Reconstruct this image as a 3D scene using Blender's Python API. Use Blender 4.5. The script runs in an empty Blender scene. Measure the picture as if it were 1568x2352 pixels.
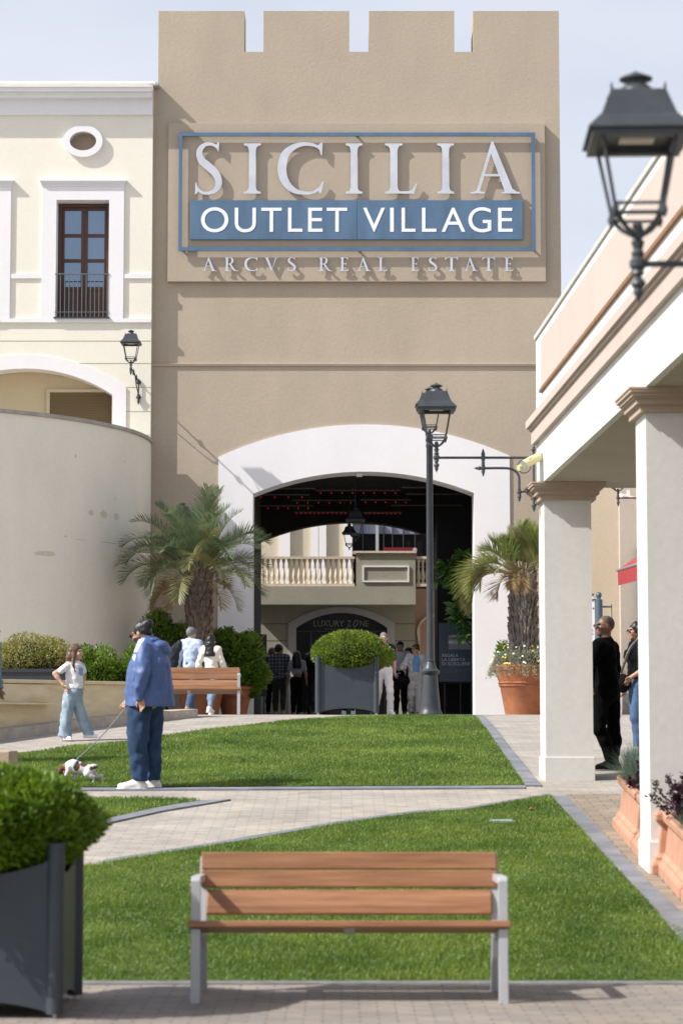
import bpy, bmesh, math, random
import numpy as np
from mathutils import Vector, Matrix
from mathutils.geometry import tessellate_polygon
SC = bpy.context.scene
COL = SC.collection
R = math.radians
# ------------------------------------------------------------------ camera, sky, sun, exposure
EYE = 1.5
PITCH = math.atan(519 / 5500)
cd = bpy.data.cameras.new('camera'); cam = bpy.data.objects.new('camera', cd); COL.objects.link(cam)
cam.location = (0, 0, EYE); cam.rotation_euler = (R(90) + PITCH, 0, 0)
cd.sensor_fit = 'HORIZONTAL'; cd.sensor_width = 24; cd.lens = 24 * 5500 / 1568
cd.clip_start = 0.1; cd.clip_end = 2000
cd.dof.use_dof = True; cd.dof.focus_distance = 40; cd.dof.aperture_fstop = 3.2
SC.camera = cam
LIGHT = Vector((1, 0.35, -1)).normalized()
w = bpy.data.worlds.new('World'); SC.world = w; w.use_nodes = True
nt = w.node_tree; bg = nt.nodes['Background']
sky = nt.nodes.new('ShaderNodeTexSky'); sky.sky_type = 'NISHITA'; sky.sun_disc = False
sky.sun_elevation = math.asin(-LIGHT.z); sky.sun_rotation = math.atan2(-LIGHT.x, -LIGHT.y)
sky.air_density = 1.0; sky.dust_density = 3.0; sky.ozone_density = 1.2
# thin high haze over the blue, densest towards the horizon and broken up a little
tcw = nt.nodes.new('ShaderNodeTexCoord'); sxw = nt.nodes.new('ShaderNodeSeparateXYZ'); nt.links.new(tcw.outputs['Generated'], sxw.inputs[0])
rw = nt.nodes.new('ShaderNodeValToRGB'); nt.links.new(sxw.outputs['Z'], rw.inputs[0])
for p_, v_ in ((0.0, .93), (0.18, .90), (0.34, .74), (0.7, .25)):
    e_ = rw.color_ramp.elements.new(p_); e_.color = (v_, v_, v_, 1)
rw.color_ramp.elements.remove(rw.color_ramp.elements[-1]); rw.color_ramp.elements.remove(rw.color_ramp.elements[0])
mpw = nt.nodes.new('ShaderNodeMapping'); mpw.inputs['Scale'].default_value = (1.2, 1.2, 4.5); nt.links.new(tcw.outputs['Generated'], mpw.inputs[0])
nw_ = nt.nodes.new('ShaderNodeTexNoise'); nw_.inputs['Scale'].default_value = 2.6; nw_.inputs['Detail'].default_value = 6; nw_.inputs['Roughness'].default_value = .5; nt.links.new(mpw.outputs[0], nw_.inputs['Vector'])
mrw = nt.nodes.new('ShaderNodeMapRange'); mrw.inputs[1].default_value = .3; mrw.inputs[2].default_value = .7; mrw.inputs[3].default_value = -.14; mrw.inputs[4].default_value = .10; nt.links.new(nw_.outputs['Fac'], mrw.inputs[0])
adw = nt.nodes.new('ShaderNodeMath'); adw.operation = 'ADD'; adw.use_clamp = True; nt.links.new(rw.outputs[0], adw.inputs[0]); nt.links.new(mrw.outputs[0], adw.inputs[1])
mxw = nt.nodes.new('ShaderNodeMixRGB'); nt.links.new(adw.outputs[0], mxw.inputs[0]); nt.links.new(sky.outputs[0], mxw.inputs[1]); mxw.inputs[2].default_value = (5.75, 5.98, 6.62, 1)
nt.links.new(mxw.outputs[0], bg.inputs[0]); bg.inputs[1].default_value = 0.12
sd = bpy.data.lights.new('sun', 'SUN'); sd.energy = 5.0; sd.angle = R(0.5); sd.color = (1, 0.965, 0.915)
sun = bpy.data.objects.new('sun', sd); COL.objects.link(sun)
sun.rotation_euler = LIGHT.to_track_quat('-Z', 'Y').to_euler()
SC.view_settings.view_transform = 'Standard'; SC.view_settings.look = 'None'
SC.view_settings.exposure = 0.33; SC.view_settings.gamma = 1.0

# ------------------------------------------------------------------ where a sight line meets a depth or the ground
def P(px, py, Y):
    yc = (1176 - py) / 5500; den = math.cos(PITCH) - yc * math.sin(PITCH)
    return Vector(((px - 784) / 5500 * Y / den, Y, EYE + Y * (math.sin(PITCH) + yc * math.cos(PITCH)) / den))
def PX(px, py, Y): p = P(px, py, Y); return (p.x, p.z)
def sp(x, w_): return w_ * math.log1p(math.exp(max(-60, min(60, x / w_)))) if x / w_ < 50 else x
def g(Y):
    return 0.085 * sp(Y - 14.6, 0.25) - 0.0765 * sp(Y - 36.4, 0.9)
def G(px, py):
    prev = None; Y = 6.0
    while Y < 60:
        if P(px, py, Y).z <= g(Y):
            a, b = Y - 0.1, Y
            for _ in range(20):
                m = (a + b) / 2
                if P(px, py, m).z <= g(m): b = m
                else: a = m
            return P(px, py, b)
        Y += 0.1
    return P(px, py, 37.0)
def gx(px, Y): return Vector((P(px, 1650, Y).x, Y, g(Y)))

# ------------------------------------------------------------------ materials
MATS = {}
def mat(name, col, rough=0.7, var=0.0, vscale=3.0, bump=0.0, bscale=40.0, metal=0.0, spec=None, col2=None, stretch=None, detail=4):
    if name in MATS: return MATS[name]
    m = bpy.data.materials.new(name); m.use_nodes = True; n = m.node_tree.nodes; l = m.node_tree.links
    b = n['Principled BSDF']; b.inputs['Roughness'].default_value = rough; b.inputs['Metallic'].default_value = metal
    if spec is not None: b.inputs['Specular IOR Level'].default_value = spec
    b.inputs['Base Color'].default_value = (*col, 1)
    if var or col2 or bump:
        tc = n.new('ShaderNodeTexCoord'); mp = n.new('ShaderNodeMapping'); l.new(tc.outputs['Object'], mp.inputs[0])
        if stretch: mp.inputs['Scale'].default_value = stretch
    if var or col2:
        no = n.new('ShaderNodeTexNoise'); no.inputs['Scale'].default_value = vscale; no.inputs['Detail'].default_value = detail
        no.inputs['Roughness'].default_value = 0.6
        l.new(mp.outputs[0], no.inputs['Vector'])
        cr = n.new('ShaderNodeValToRGB'); l.new(no.outputs['Fac'], cr.inputs[0])
        c2 = col2 if col2 else tuple(min(1, c * (1 + var)) for c in col)
        c1 = col if col2 else tuple(c * (1 - var) for c in col)
        cr.color_ramp.elements[0].position = 0.3; cr.color_ramp.elements[0].color = (*c1, 1)
        cr.color_ramp.elements[1].position = 0.7; cr.color_ramp.elements[1].color = (*c2, 1)
        l.new(cr.outputs[0], b.inputs['Base Color'])
    if bump:
        n2 = n.new('ShaderNodeTexNoise'); n2.inputs['Scale'].default_value = bscale; n2.inputs['Detail'].default_value = 5
        l.new(mp.outputs[0], n2.inputs['Vector'])
        bu = n.new('ShaderNodeBump'); bu.inputs['Strength'].default_value = bump; bu.inputs['Distance'].default_value = 0.02
        l.new(n2.outputs['Fac'], bu.inputs['Height']); l.new(bu.outputs[0], b.inputs['Normal'])
    MATS[name] = m
    return m
def mat_emit(name, col, s):
    m = mat(name, col); b = m.node_tree.nodes['Principled BSDF']
    b.inputs['Emission Color'].default_value = (*col, 1); b.inputs['Emission Strength'].default_value = s
    return m
def mat_leaf(name, c1, c2, scale=6.0, rough=0.5, trans=0.25):
    m = mat(name, c1, rough, col2=c2, vscale=scale, detail=6); n = m.node_tree.nodes; l = m.node_tree.links
    b = n['Principled BSDF']; out = n['Material Output']
    tr = n.new('ShaderNodeBsdfTranslucent'); mx = n.new('ShaderNodeMixShader'); mx.inputs[0].default_value = trans
    src = b.inputs['Base Color'].links[0].from_socket
    hs = n.new('ShaderNodeHueSaturation'); hs.inputs['Value'].default_value = 1.6; hs.inputs['Hue'].default_value = 0.485
    l.new(src, hs.inputs['Color']); l.new(hs.outputs[0], tr.inputs[0])
    l.new(b.outputs[0], mx.inputs[1]); l.new(tr.outputs[0], mx.inputs[2]); l.new(mx.outputs[0], out.inputs[0])
    return m
def mat_pavers(name, c1, c2, mortar, bw=0.22, bh=0.11, rot=0.0, dirt=0.25):
    m = mat(name, c1, 0.85); n = m.node_tree.nodes; l = m.node_tree.links; b = n['Principled BSDF']
    tc = n.new('ShaderNodeTexCoord'); mp = n.new('ShaderNodeMapping'); mp.inputs['Rotation'].default_value = (0, 0, rot)
    l.new(tc.outputs['Object'], mp.inputs[0])
    br = n.new('ShaderNodeTexBrick'); br.inputs['Scale'].default_value = 1.0
    br.inputs['Color1'].default_value = (*c1, 1); br.inputs['Color2'].default_value = (*c2, 1); br.inputs['Mortar'].default_value = (*mortar, 1)
    br.inputs['Brick Width'].default_value = bw; br.inputs['Row Height'].default_value = bh
    br.inputs['Mortar Size'].default_value = 0.005; br.inputs['Mortar Smooth'].default_value = 0.2; br.inputs['Bias'].default_value = 0.0
    l.new(mp.outputs[0], br.inputs['Vector'])
    no = n.new('ShaderNodeTexNoise'); no.inputs['Scale'].default_value = 1.1; no.inputs['Detail'].default_value = 8
    no.inputs['Roughness'].default_value = 0.65
    l.new(tc.outputs['Object'], no.inputs['Vector'])
    cr = n.new('ShaderNodeValToRGB'); l.new(no.outputs['Fac'], cr.inputs[0])
    cr.color_ramp.elements[0].position = 0.3; cr.color_ramp.elements[0].color = (1 - dirt, 1 - dirt, 1 - dirt, 1)
    cr.color_ramp.elements[1].position = 0.7; cr.color_ramp.elements[1].color = (1.1, 1.1, 1.1, 1)
    nf = n.new('ShaderNodeTexNoise'); nf.inputs['Scale'].default_value = 9; nf.inputs['Detail'].default_value = 7; nf.inputs['Roughness'].default_value = .7; l.new(tc.outputs['Object'], nf.inputs['Vector'])
    mr = n.new('ShaderNodeMapRange'); mr.inputs[1].default_value = .35; mr.inputs[2].default_value = .7; mr.inputs[3].default_value = .003; mr.inputs[4].default_value = .010; l.new(nf.outputs['Fac'], mr.inputs[0]); l.new(mr.outputs[0], br.inputs['Mortar Size'])
    vo = n.new('ShaderNodeTexNoise'); vo.inputs['Scale'].default_value = 3.2; vo.inputs['Detail'].default_value = 9; vo.inputs['Roughness'].default_value = .75; l.new(tc.outputs['Object'], vo.inputs['Vector'])
    c2 = n.new('ShaderNodeValToRGB'); l.new(vo.outputs['Fac'], c2.inputs[0]); c2.color_ramp.elements[0].position = .3; c2.color_ramp.elements[0].color = (.82, .83, .86, 1); c2.color_ramp.elements[1].position = .68; c2.color_ramp.elements[1].color = (1.12, 1.08, 1.05, 1)
    m0 = n.new('ShaderNodeMixRGB'); m0.blend_type = 'MULTIPLY'; m0.inputs[0].default_value = 1; l.new(br.outputs['Color'], m0.inputs[1]); l.new(c2.outputs[0], m0.inputs[2])
    mu = n.new('ShaderNodeMixRGB'); mu.blend_type = 'MULTIPLY'; mu.inputs[0].default_value = 1
    l.new(m0.outputs[0], mu.inputs[1]); l.new(cr.outputs[0], mu.inputs[2]); l.new(mu.outputs[0], b.inputs['Base Color'])
    bu = n.new('ShaderNodeBump'); bu.inputs['Strength'].default_value = 0.6; bu.inputs['Distance'].default_value = 0.01; bu.invert = True
    l.new(br.outputs['Fac'], bu.inputs['Height']); l.new(bu.outputs[0], b.inputs['Normal'])
    return m
def mat_wall(name, col, var=0.06, bump=0.25, stain=0.12, rough=0.9):
    """painted render: fine grain, broad weathering and faint vertical streaks"""
    m = mat(name, col, rough); n = m.node_tree.nodes; l = m.node_tree.links; b = n['Principled BSDF']
    tc = n.new('ShaderNodeTexCoord')
    n1 = n.new('ShaderNodeTexNoise'); n1.inputs['Scale'].default_value = 0.55; n1.inputs['Detail'].default_value = 7; n1.inputs['Roughness'].default_value = 0.6
    l.new(tc.outputs['Object'], n1.inputs['Vector'])
    mp = n.new('ShaderNodeMapping'); mp.inputs['Scale'].default_value = (1.1, 1.1, 0.3); l.new(tc.outputs['Object'], mp.inputs[0])
    n2 = n.new('ShaderNodeTexNoise'); n2.inputs['Scale'].default_value = 1.5; n2.inputs['Detail'].default_value = 5; l.new(mp.outputs[0], n2.inputs['Vector'])
    n3 = n.new('ShaderNodeTexNoise'); n3.inputs['Scale'].default_value = 14; n3.inputs['Detail'].default_value = 6; n3.inputs['Roughness'].default_value = 0.7
    l.new(tc.outputs['Object'], n3.inputs['Vector'])
    def ramp(src, lo, hi):
        cr = n.new('ShaderNodeValToRGB'); l.new(src, cr.inputs[0])
        cr.color_ramp.elements[0].position = 0.3; cr.color_ramp.elements[0].color = (lo, lo, lo, 1)
        cr.color_ramp.elements[1].position = 0.7; cr.color_ramp.elements[1].color = (hi, hi, hi, 1); return cr.outputs[0]
    a = ramp(n1.outputs['Fac'], 1 - var, 1 + var); c = ramp(n2.outputs['Fac'], 1 - stain * .6, 1.0); d = ramp(n3.outputs['Fac'], 1 - var, 1 + var)
    prev = None
    base = n.new('ShaderNodeRGB'); base.outputs[0].default_value = (*col, 1); prev = base.outputs[0]
    for s in (a, c, d):
        mu = n.new('ShaderNodeMixRGB'); mu.blend_type = 'MULTIPLY'; mu.inputs[0].default_value = 1
        l.new(prev, mu.inputs[1]); l.new(s, mu.inputs[2]); prev = mu.outputs[0]
    l.new(prev, b.inputs['Base Color'])
    bu = n.new('ShaderNodeBump'); bu.inputs['Strength'].default_value = bump; bu.inputs['Distance'].default_value = 0.015
    ad = n.new('ShaderNodeMath'); ad.operation = 'ADD'; l.new(n3.outputs['Fac'], ad.inputs[0]); l.new(n1.outputs['Fac'], ad.inputs[1])
    l.new(ad.outputs[0], bu.inputs['Height']); l.new(bu.outputs[0], b.inputs['Normal'])
    return m

# ------------------------------------------------------------------ mesh builder
def link(name, me, m=None, parent=None, smooth=False):
    o = bpy.data.objects.new(name, me); COL.objects.link(o)
    if m is not None:
        for mm in (m if isinstance(m, (list, tuple)) else [m]): me.materials.append(mm)
    if parent is not None:
        o.parent = parent
        if parent.name in WORLD: o.matrix_parent_inverse = parent.matrix_basis.inverted()
    if smooth:
        for p in me.polygons: p.use_smooth = True
    return o
WORLD = set()      # Empties whose parts are modelled in world coordinates
class MB:
    def __init__(s): s.v = []; s.f = []; s.mi = []; s.cur = 0; s.M = None
    def pt(s, p):
        p = Vector(p)
        if s.M is not None: p = s.M @ p
        s.v.append(tuple(p)); return len(s.v) - 1
    def face(s, ids): s.f.append(tuple(ids)); s.mi.append(s.cur)
    def poly(s, pts): s.face([s.pt(p) for p in pts])
    def box(s, x0, x1, y0, y1, z0, z1):
        i = [s.pt(p) for p in ((x0, y0, z0), (x1, y0, z0), (x1, y1, z0), (x0, y1, z0), (x0, y0, z1), (x1, y0, z1), (x1, y1, z1), (x0, y1, z1))]
        for q in ((3, 2, 1, 0), (4, 5, 6, 7), (0, 1, 5, 4), (1, 2, 6, 5), (2, 3, 7, 6), (3, 0, 4, 7)): s.face([i[k] for k in q])
        return s
    def prism(s, loops, y0, y1, ax='y'):
        """loops of (x,z): outer first, then holes; extruded y0..y1"""
        def mk(a, b, t): return (a, t, b) if ax == 'y' else ((a, b, t) if ax == 'z' else (t, a, b))
        flat = [p for lp in loops for p in lp]
        tri = tessellate_polygon([[Vector((p[0], p[1], 0)) for p in lp] for lp in loops])
        A = [s.pt(mk(p[0], p[1], y0)) for p in flat]; B = [s.pt(mk(p[0], p[1], y1)) for p in flat]
        for t in tri:
            s.face([A[k] for k in t]); s.face([B[k] for k in reversed(t)])
        o = 0
        for lp in loops:
            n = len(lp)
            for k in range(n):
                a, b = o + k, o + (k + 1) % n
                s.face([A[a], B[a], B[b], A[b]])
            o += n
        return s
    def tube(s, pts, rad, n=8, cap=True, flat=1.0):
        pts = [Vector(p) for p in pts]
        if not hasattr(rad, '__len__'): rad = [rad] * len(pts)
        rings = []; up = None
        for k, p in enumerate(pts):
            t = (pts[min(k + 1, len(pts) - 1)] - pts[max(k - 1, 0)])
            if t.length < 1e-9: t = Vector((0, 0, 1))
            t.normalize()
            if up is None:
                up = Vector((0, 0, 1)) if abs(t.z) < 0.9 else Vector((1, 0, 0))
            u = (up - t * up.dot(t)); u.normalize(); up = u; v = t.cross(u)
            rings.append([s.pt(p + (u * math.cos(2 * math.pi * j / n) + v * math.sin(2 * math.pi * j / n) * flat) * rad[k]) for j in range(n)])
        for a, b in zip(rings, rings[1:]):
            for j in range(n): s.face([a[j], a[(j + 1) % n], b[(j + 1) % n], b[j]])
        if cap:
            s.face(list(reversed(rings[0]))); s.face(rings[-1])
        return s
    def lathe(s, prof, c=(0, 0, 0), n=20, sq=False, rot=0.0):
        """profile of (r,z) round the vertical through c; sq: 4-sided"""
        m = 4 if sq else n; off = (math.pi / 4 if sq else 0) + rot; k2 = math.sqrt(2) if sq else 1
        rings = []
        for r, z in prof:
            rings.append([s.pt((c[0] + r * k2 * math.cos(off + 2 * math.pi * j / m), c[1] + r * k2 * math.sin(off + 2 * math.pi * j / m), c[2] + z)) for j in range(m)])
        for a, b in zip(rings, rings[1:]):
            for j in range(m): s.face([a[j], a[(j + 1) % m], b[(j + 1) % m], b[j]])
        s.face(list(reversed(rings[0]))); s.face(rings[-1])
        return s
    def build(s, name, m=None, parent=None, smooth=False, bevel=0.0, auto=False):
        me = bpy.data.meshes.new(name); me.from_pydata(s.v, [], s.f)
        o = link(name, me, m, parent, smooth)
        if isinstance(m, (list, tuple)) and len(m) > 1: me.polygons.foreach_set('material_index', s.mi)
        me.update()
        bm = bmesh.new(); bm.from_mesh(me)
        bmesh.ops.recalc_face_normals(bm, faces=bm.faces); bm.to_mesh(me); bm.free()
        if auto: me.set_sharp_from_angle(angle=R(40)); [setattr(p, 'use_smooth', True) for p in me.polygons]
        if bevel:
            b = o.modifiers.new('bevel', 'BEVEL'); b.width = bevel; b.segments = 2; b.limit_method = 'ANGLE'; b.angle_limit = R(40)
        return o
def tag(o, label=None, cat=None, group=None, kind=None):
    if label: o['label'] = label
    if cat: o['category'] = cat
    if group: o['group'] = group
    if kind: o['kind'] = kind
    return o
def empty(name, loc, label=None, cat=None, group=None, rz=0.0):
    o = bpy.data.objects.new(name, None); COL.objects.link(o); o.location = loc; o.rotation_euler = (0, 0, rz); o.empty_display_size = 0.2
    return tag(o, label, cat, group)
def wempty(name, loc, label=None, cat=None, group=None):
    o = empty(name, loc, label, cat, group); WORLD.add(o.name); return o
def kids(o): return [c for c in bpy.data.objects if c.parent == o]
def copy_tree(o, parent=None):
    c = o.copy(); COL.objects.link(c)
    if parent is not None: c.parent = parent
    for ch in kids(o): copy_tree(ch, c)
    return c
def rect(px0, px1, py0, py1, Y):
    a = P(px0, py0, Y); b = P(px1, py1, Y); return a.x, b.x, b.z, a.z       # x0,x1,z0,z1
def cr_spline(pts, sub=6):
    pts = [np.array(p, float) for p in pts]; out = []
    n = len(pts)
    for i in range(n - 1):
        p0, p1, p2, p3 = pts[max(i - 1, 0)], pts[i], pts[i + 1], pts[min(i + 2, n - 1)]
        for k in range(sub):
            t = k / sub
            out.append(0.5 * ((2 * p1) + (-p0 + p2) * t + (2 * p0 - 5 * p1 + 4 * p2 - p3) * t * t + (-p0 + 3 * p1 - 3 * p2 + p3) * t ** 3))
    out.append(pts[-1]); return out
def arc_pts(p0, pm, p1, n=16):
    """circle arc through three (x,z) points"""
    (ax, ay), (bx, by), (cx, cy) = p0, pm, p1
    d = 2 * (ax * (by - cy) + bx * (cy - ay) + cx * (ay - by))
    ux = ((ax * ax + ay * ay) * (by - cy) + (bx * bx + by * by) * (cy - ay) + (cx * cx + cy * cy) * (ay - by)) / d
    uy = ((ax * ax + ay * ay) * (cx - bx) + (bx * bx + by * by) * (ax - cx) + (cx * cx + cy * cy) * (bx - ax)) / d
    r = math.hypot(ax - ux, ay - uy); t0 = math.atan2(ay - uy, ax - ux); t1 = math.atan2(cy - uy, cx - ux); tm = math.atan2(by - uy, bx - ux)
    if not (min(t0, t1) <= tm <= max(t0, t1)):
        if t0 < t1: t0 += 2 * math.pi
        else: t1 += 2 * math.pi
    return [(ux + r * math.cos(t0 + (t1 - t0) * k / n), uy + r * math.sin(t0 + (t1 - t0) * k / n)) for k in range(n + 1)]
# text in the built-in face, as mesh glyphs
def glyph_mesh(ch, mirror=False):
    cu = bpy.data.curves.new('glyph', 'FONT'); cu.body = ch; cu.fill_mode = 'FRONT'; cu.resolution_u = 6
    o = bpy.data.objects.new('glyph', cu); COL.objects.link(o)
    dg = bpy.context.evaluated_depsgraph_get(); dg.update()
    me = bpy.data.meshes.new_from_object(o.evaluated_get(dg))
    v = [tuple(x.co) for x in me.vertices]; f = [tuple(p.vertices) for p in me.polygons]
    COL.objects.unlink(o); bpy.data.objects.remove(o); bpy.data.curves.remove(cu); bpy.data.meshes.remove(me)
    return v, f
def text_mb(mb, txt, x0, x1, z0, z1, y, th=0.0, bold=0.0):
    """fit the text's bounding box to x0..x1, z0..z1 on the plane y (facing -y)"""
    v, f = glyph_mesh(txt)
    xs = [p[0] for p in v]; ys = [p[1] for p in v]
    ax, bx, ay, by = min(xs), max(xs), min(ys), max(ys)
    ids = [mb.pt((x0 + (p[0] - ax) / (bx - ax) * (x1 - x0), y, z0 + (p[1] - ay) / max(by - ay, 1e-6) * (z1 - z0))) for p in v]
    for q in f: mb.face([ids[k] for k in q])
    if th:
        ed = {}
        for q in f:
            for a, b in zip(q, q[1:] + q[:1]):
                if (b, a) in ed: del ed[(b, a)]
                else: ed[(a, b)] = 1
        ids2 = [mb.pt((x0 + (p[0] - ax) / (bx - ax) * (x1 - x0), y + th, z0 + (p[1] - ay) / max(by - ay, 1e-6) * (z1 - z0))) for p in v]
        for (a, b) in ed: mb.face([ids[a], ids[b], ids2[b], ids2[a]])
    return mb
# ------------------------------------------------------------------ draped ground sheets
def inside(poly, x, y):
    n = len(poly); c = np.zeros(len(x), bool)
    for i in range(n):
        x1, y1 = poly[i]; x2, y2 = poly[(i + 1) % n]
        cond = ((y1 > y) != (y2 > y)) & (x < (x2 - x1) * (y - y1) / (y2 - y1 + 1e-12) + x1)
        c ^= cond
    return c
def drape(name, poly, dz, m, th=0.06, kind='structure'):
    bm = bmesh.new()
    tri = tessellate_polygon([[Vector((p[0], p[1], 0)) for p in poly]])
    vs = [bm.verts.new((p[0], p[1], 0)) for p in poly]
    for t in tri: bm.faces.new([vs[k] for k in t])
    y0 = min(p[1] for p in poly); y1 = max(p[1] for p in poly); y = math.floor(y0)
    cuts = []
    while y < y1:
        cuts.append(y); y += 0.25 if (13.5 < y < 16 or 33.5 < y < 41) else 1.0
    for c in cuts:
        if c > y0 + 1e-4: bmesh.ops.bisect_plane(bm, geom=bm.verts[:] + bm.edges[:] + bm.faces[:], plane_co=(0, c, 0), plane_no=(0, 1, 0))
    for v in bm.verts: v.co.z = g(v.co.y) + dz
    if th:
        be = [e for e in bm.edges if e.is_boundary]
        r = bmesh.ops.extrude_edge_only(bm, edges=be)
        for v in [x for x in r['geom'] if isinstance(x, bmesh.types.BMVert)]: v.co.z -= th
    bmesh.ops.recalc_face_normals(bm, faces=bm.faces)
    me = bpy.data.meshes.new(name); bm.to_mesh(me); bm.free()
    o = link(name, me, m)
    if kind: o['kind'] = kind
    return o
# ================================================================== materials of the place
M_TAN = mat_wall('tan_render', (0.44, 0.37, 0.285), 0.05, 0.42, 0.10)
M_TAN2 = mat_wall('pale_tan_render', (0.54, 0.46, 0.36), 0.05, 0.4, 0.08)
M_CREAM = mat_wall('cream_render', (0.80, 0.765, 0.66), 0.025, 0.15, 0.04)
M_CURVE = mat_wall('grey_cream_render', (0.82, 0.775, 0.66), 0.035, 0.10, 0.08)
M_WHITE = mat_wall('white_render', (0.80, 0.79, 0.80), 0.02, 0.12, 0.04)
M_GREYW = mat_wall('off_white_render', (0.69, 0.68, 0.65), 0.045, 0.14, 0.14)
M_PINK = mat_wall('pale_pink_render', (0.47, 0.395, 0.35), 0.03, 0.15, 0.10)
M_PINKD = mat_wall('pink_brown_stone', (0.44, 0.345, 0.27), 0.05, 0.2, 0.12)
M_OLIVE = mat_wall('olive_grey_render', (0.33, 0.315, 0.255), 0.06, 0.4, 0.12)
M_OCHRE = mat_wall('ochre_render', (0.60, 0.49, 0.32), 0.04, 0.15, 0.08)
M_DARKIN = mat('charcoal_and_shade', (0.012, 0.011, 0.011), 0.9, 0.3, 2)  # passage shade put into a near-black colour; also plain charcoal on the poster
M_IRON = mat('dark_grey_iron', (0.045, 0.052, 0.06), 0.42, 0.15, 8, 0.1, 60, spec=0.4)
M_IRON2 = mat('slate_grey_metal', (0.042, 0.052, 0.065), 0.5, 0.08, 5, spec=0.4)
M_BLUE = mat('blue_painted_metal', (0.085, 0.155, 0.25), 0.5, 0.14, 3, stretch=(1, 1, 0.3))
M_SILVER = mat('silver_letter_metal', (0.57, 0.60, 0.655), 0.4, 0.10, 2.5, metal=0.15)
M_LETTER = mat('white_letter_enamel', (0.82, 0.84, 0.88), 0.5)
M_WOODD = mat('dark_brown_wood', (0.075, 0.028, 0.016), 0.45, 0.35, 12, stretch=(6, 6, 0.6))
M_STONEG = mat('grey_stone_coping', (0.36, 0.34, 0.31), 0.85, 0.15, 6, 0.3, 40)
M_CREAMST = mat('cream_cast_stone', (0.62, 0.53, 0.42), 0.8, 0.12, 7, 0.2, 50)
M_TERRA = mat('terracotta', (0.33, 0.125, 0.056), 0.75, 0.18, 6, 0.2, 50)
M_TERRA2 = mat('pale_terracotta', (0.44, 0.235, 0.155), 0.8, 0.14, 5, 0.25, 60)
M_GLASS = mat('window_glass', (0.20, 0.27, 0.36), 0.05, metal=0.75)
M_SHOPGL = mat('dark_shop_glass', (0.012, 0.012, 0.013), 0.25, spec=0.15)
M_LAMP = mat('led_plate', (0.55, 0.53, 0.45), 0.5)
M_SLATE = mat('blue_grey_kerb_stone', (0.175, 0.185, 0.205), 0.8, 0.3, 2.5, 0.3, 40)
M_CONC = mat('pale_kerb_concrete', (0.17, 0.172, 0.172), 0.85, 0.3, 6, 0.2, 40)
M_PAVE = mat_pavers('beige_pavers', (0.425, 0.385, 0.33), (0.335, 0.315, 0.285), (0.30, 0.27, 0.235))
M_PAVE3 = mat_pavers('grey_brown_pavers', (0.31, 0.27, 0.23), (0.235, 0.215, 0.195), (0.165, 0.148, 0.13), 0.2, 0.10)
M_PAVE2 = mat_pavers('brown_pavers', (0.33, 0.27, 0.205), (0.25, 0.21, 0.165), (0.16, 0.135, 0.105), 0.24, 0.16)
M_SOIL = mat('lawn_soil', (0.07, 0.11, 0.025), 0.95, 0.3, 8)

# ================================================================== ground, paths, lawns
def ground():
    ys = list(np.arange(-20, 13, 3.0)) + list(np.arange(13, 16.5, 0.25)) + list(np.arange(16.5, 33, 1.5)) + list(np.arange(33, 42, 0.3)) + list(np.arange(42, 130, 6.0)) + [400.0]
    xs = [-300, -60, -30, -15, -8, -4, 0, 4, 8, 15, 30, 60, 300]
    mb = MB(); idx = [[mb.pt((x, y, g(y) if y < 60 else g(60))) for x in xs] for y in ys]
    for a, b in zip(idx, idx[1:]):
        for k in range(len(xs) - 1): mb.face((a[k], a[k + 1], b[k + 1], b[k]))
    o = mb.build('plaza_paving', M_PAVE); o['kind'] = 'structure'
ground()
def gp(*pts): return [(lambda q: (q.x, q.y))(G(*p)) for p in pts]
LAWN_A = gp((1205, 1806), (1147, 1722)) + [(gx(1089, 36.6).x, 36.6), (gx(968, 36.9).x, 36.9)] + gp((800, 1648), (608, 1663), (480, 1680), (368, 1694), (295, 1706), (155, 1719), (31, 1735)) + gp((-260, 1785), (-260, 1812))
LAWN_B = gp((1264, 1832), (1326, 1899), (1401, 1984), (1451, 2036), (1526, 2121)) + [(2.75, 14.72), (-5.2, 14.72)] + gp((-200, 2060), (240, 1988), (470, 1951), (640, 1922), (816, 1891), (969, 1871), (1070, 1864), (1150, 1851))
LAWN_C = gp((460, 1843), (350, 1838), (-300, 1836), (-300, 1960), (60, 1918), (245, 1884), (350, 1861))
for nm, pl in (('lawn_soil', LAWN_A), ('lawn_soil', LAWN_B), ('lawn_soil', LAWN_C)): drape(nm, pl, 0.012, M_SOIL, 0.0)
# kerb strips
def strip(name, px_in, px_out, m, dz=0.022): drape(name, gp(*px_in) + list(reversed(gp(*px_out))), dz, m, 0.05)
strip('kerb_strip', [(1207, 1808), (1147, 1722), (1092, 1641)], [(1243, 1808), (1172, 1722), (1106, 1641)], M_SLATE)
strip('kerb_strip', [(1205, 1808), (700, 1811), (-200, 1815)], [(1205, 1813), (700, 1816), (-200, 1820)], M_SLATE, 0.018)
strip('kerb_strip', [(1264, 1832), (1326, 1899), (1401, 1984), (1451, 2036), (1526, 2121), (1640, 2255)], [(1300, 1832), (1366, 1899), (1444, 1984), (1488, 2030), (1575, 2112), (1700, 2240)], M_SLATE)
strip('kerb_strip', [(1262, 1831), (1070, 1863), (969, 1870), (816, 1890), (470, 1950), (240, 1987)], [(1262, 1827), (1070, 1858), (969, 1865), (816, 1884), (470, 1943), (240, 1979)], M_SLATE, 0.018)
strip('kerb_strip', [(455, 1842), (350, 1861), (245, 1885), (-100, 1950)], [(530, 1840), (370, 1867), (245, 1895), (-100, 1962)], M_SLATE, 0.018)
drape('kerb_strip', [(-5.4, 14.72), (2.95, 14.72), (2.95, 14.61), (-5.4, 14.61)], 0.012, M_CONC, 0.05)
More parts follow.
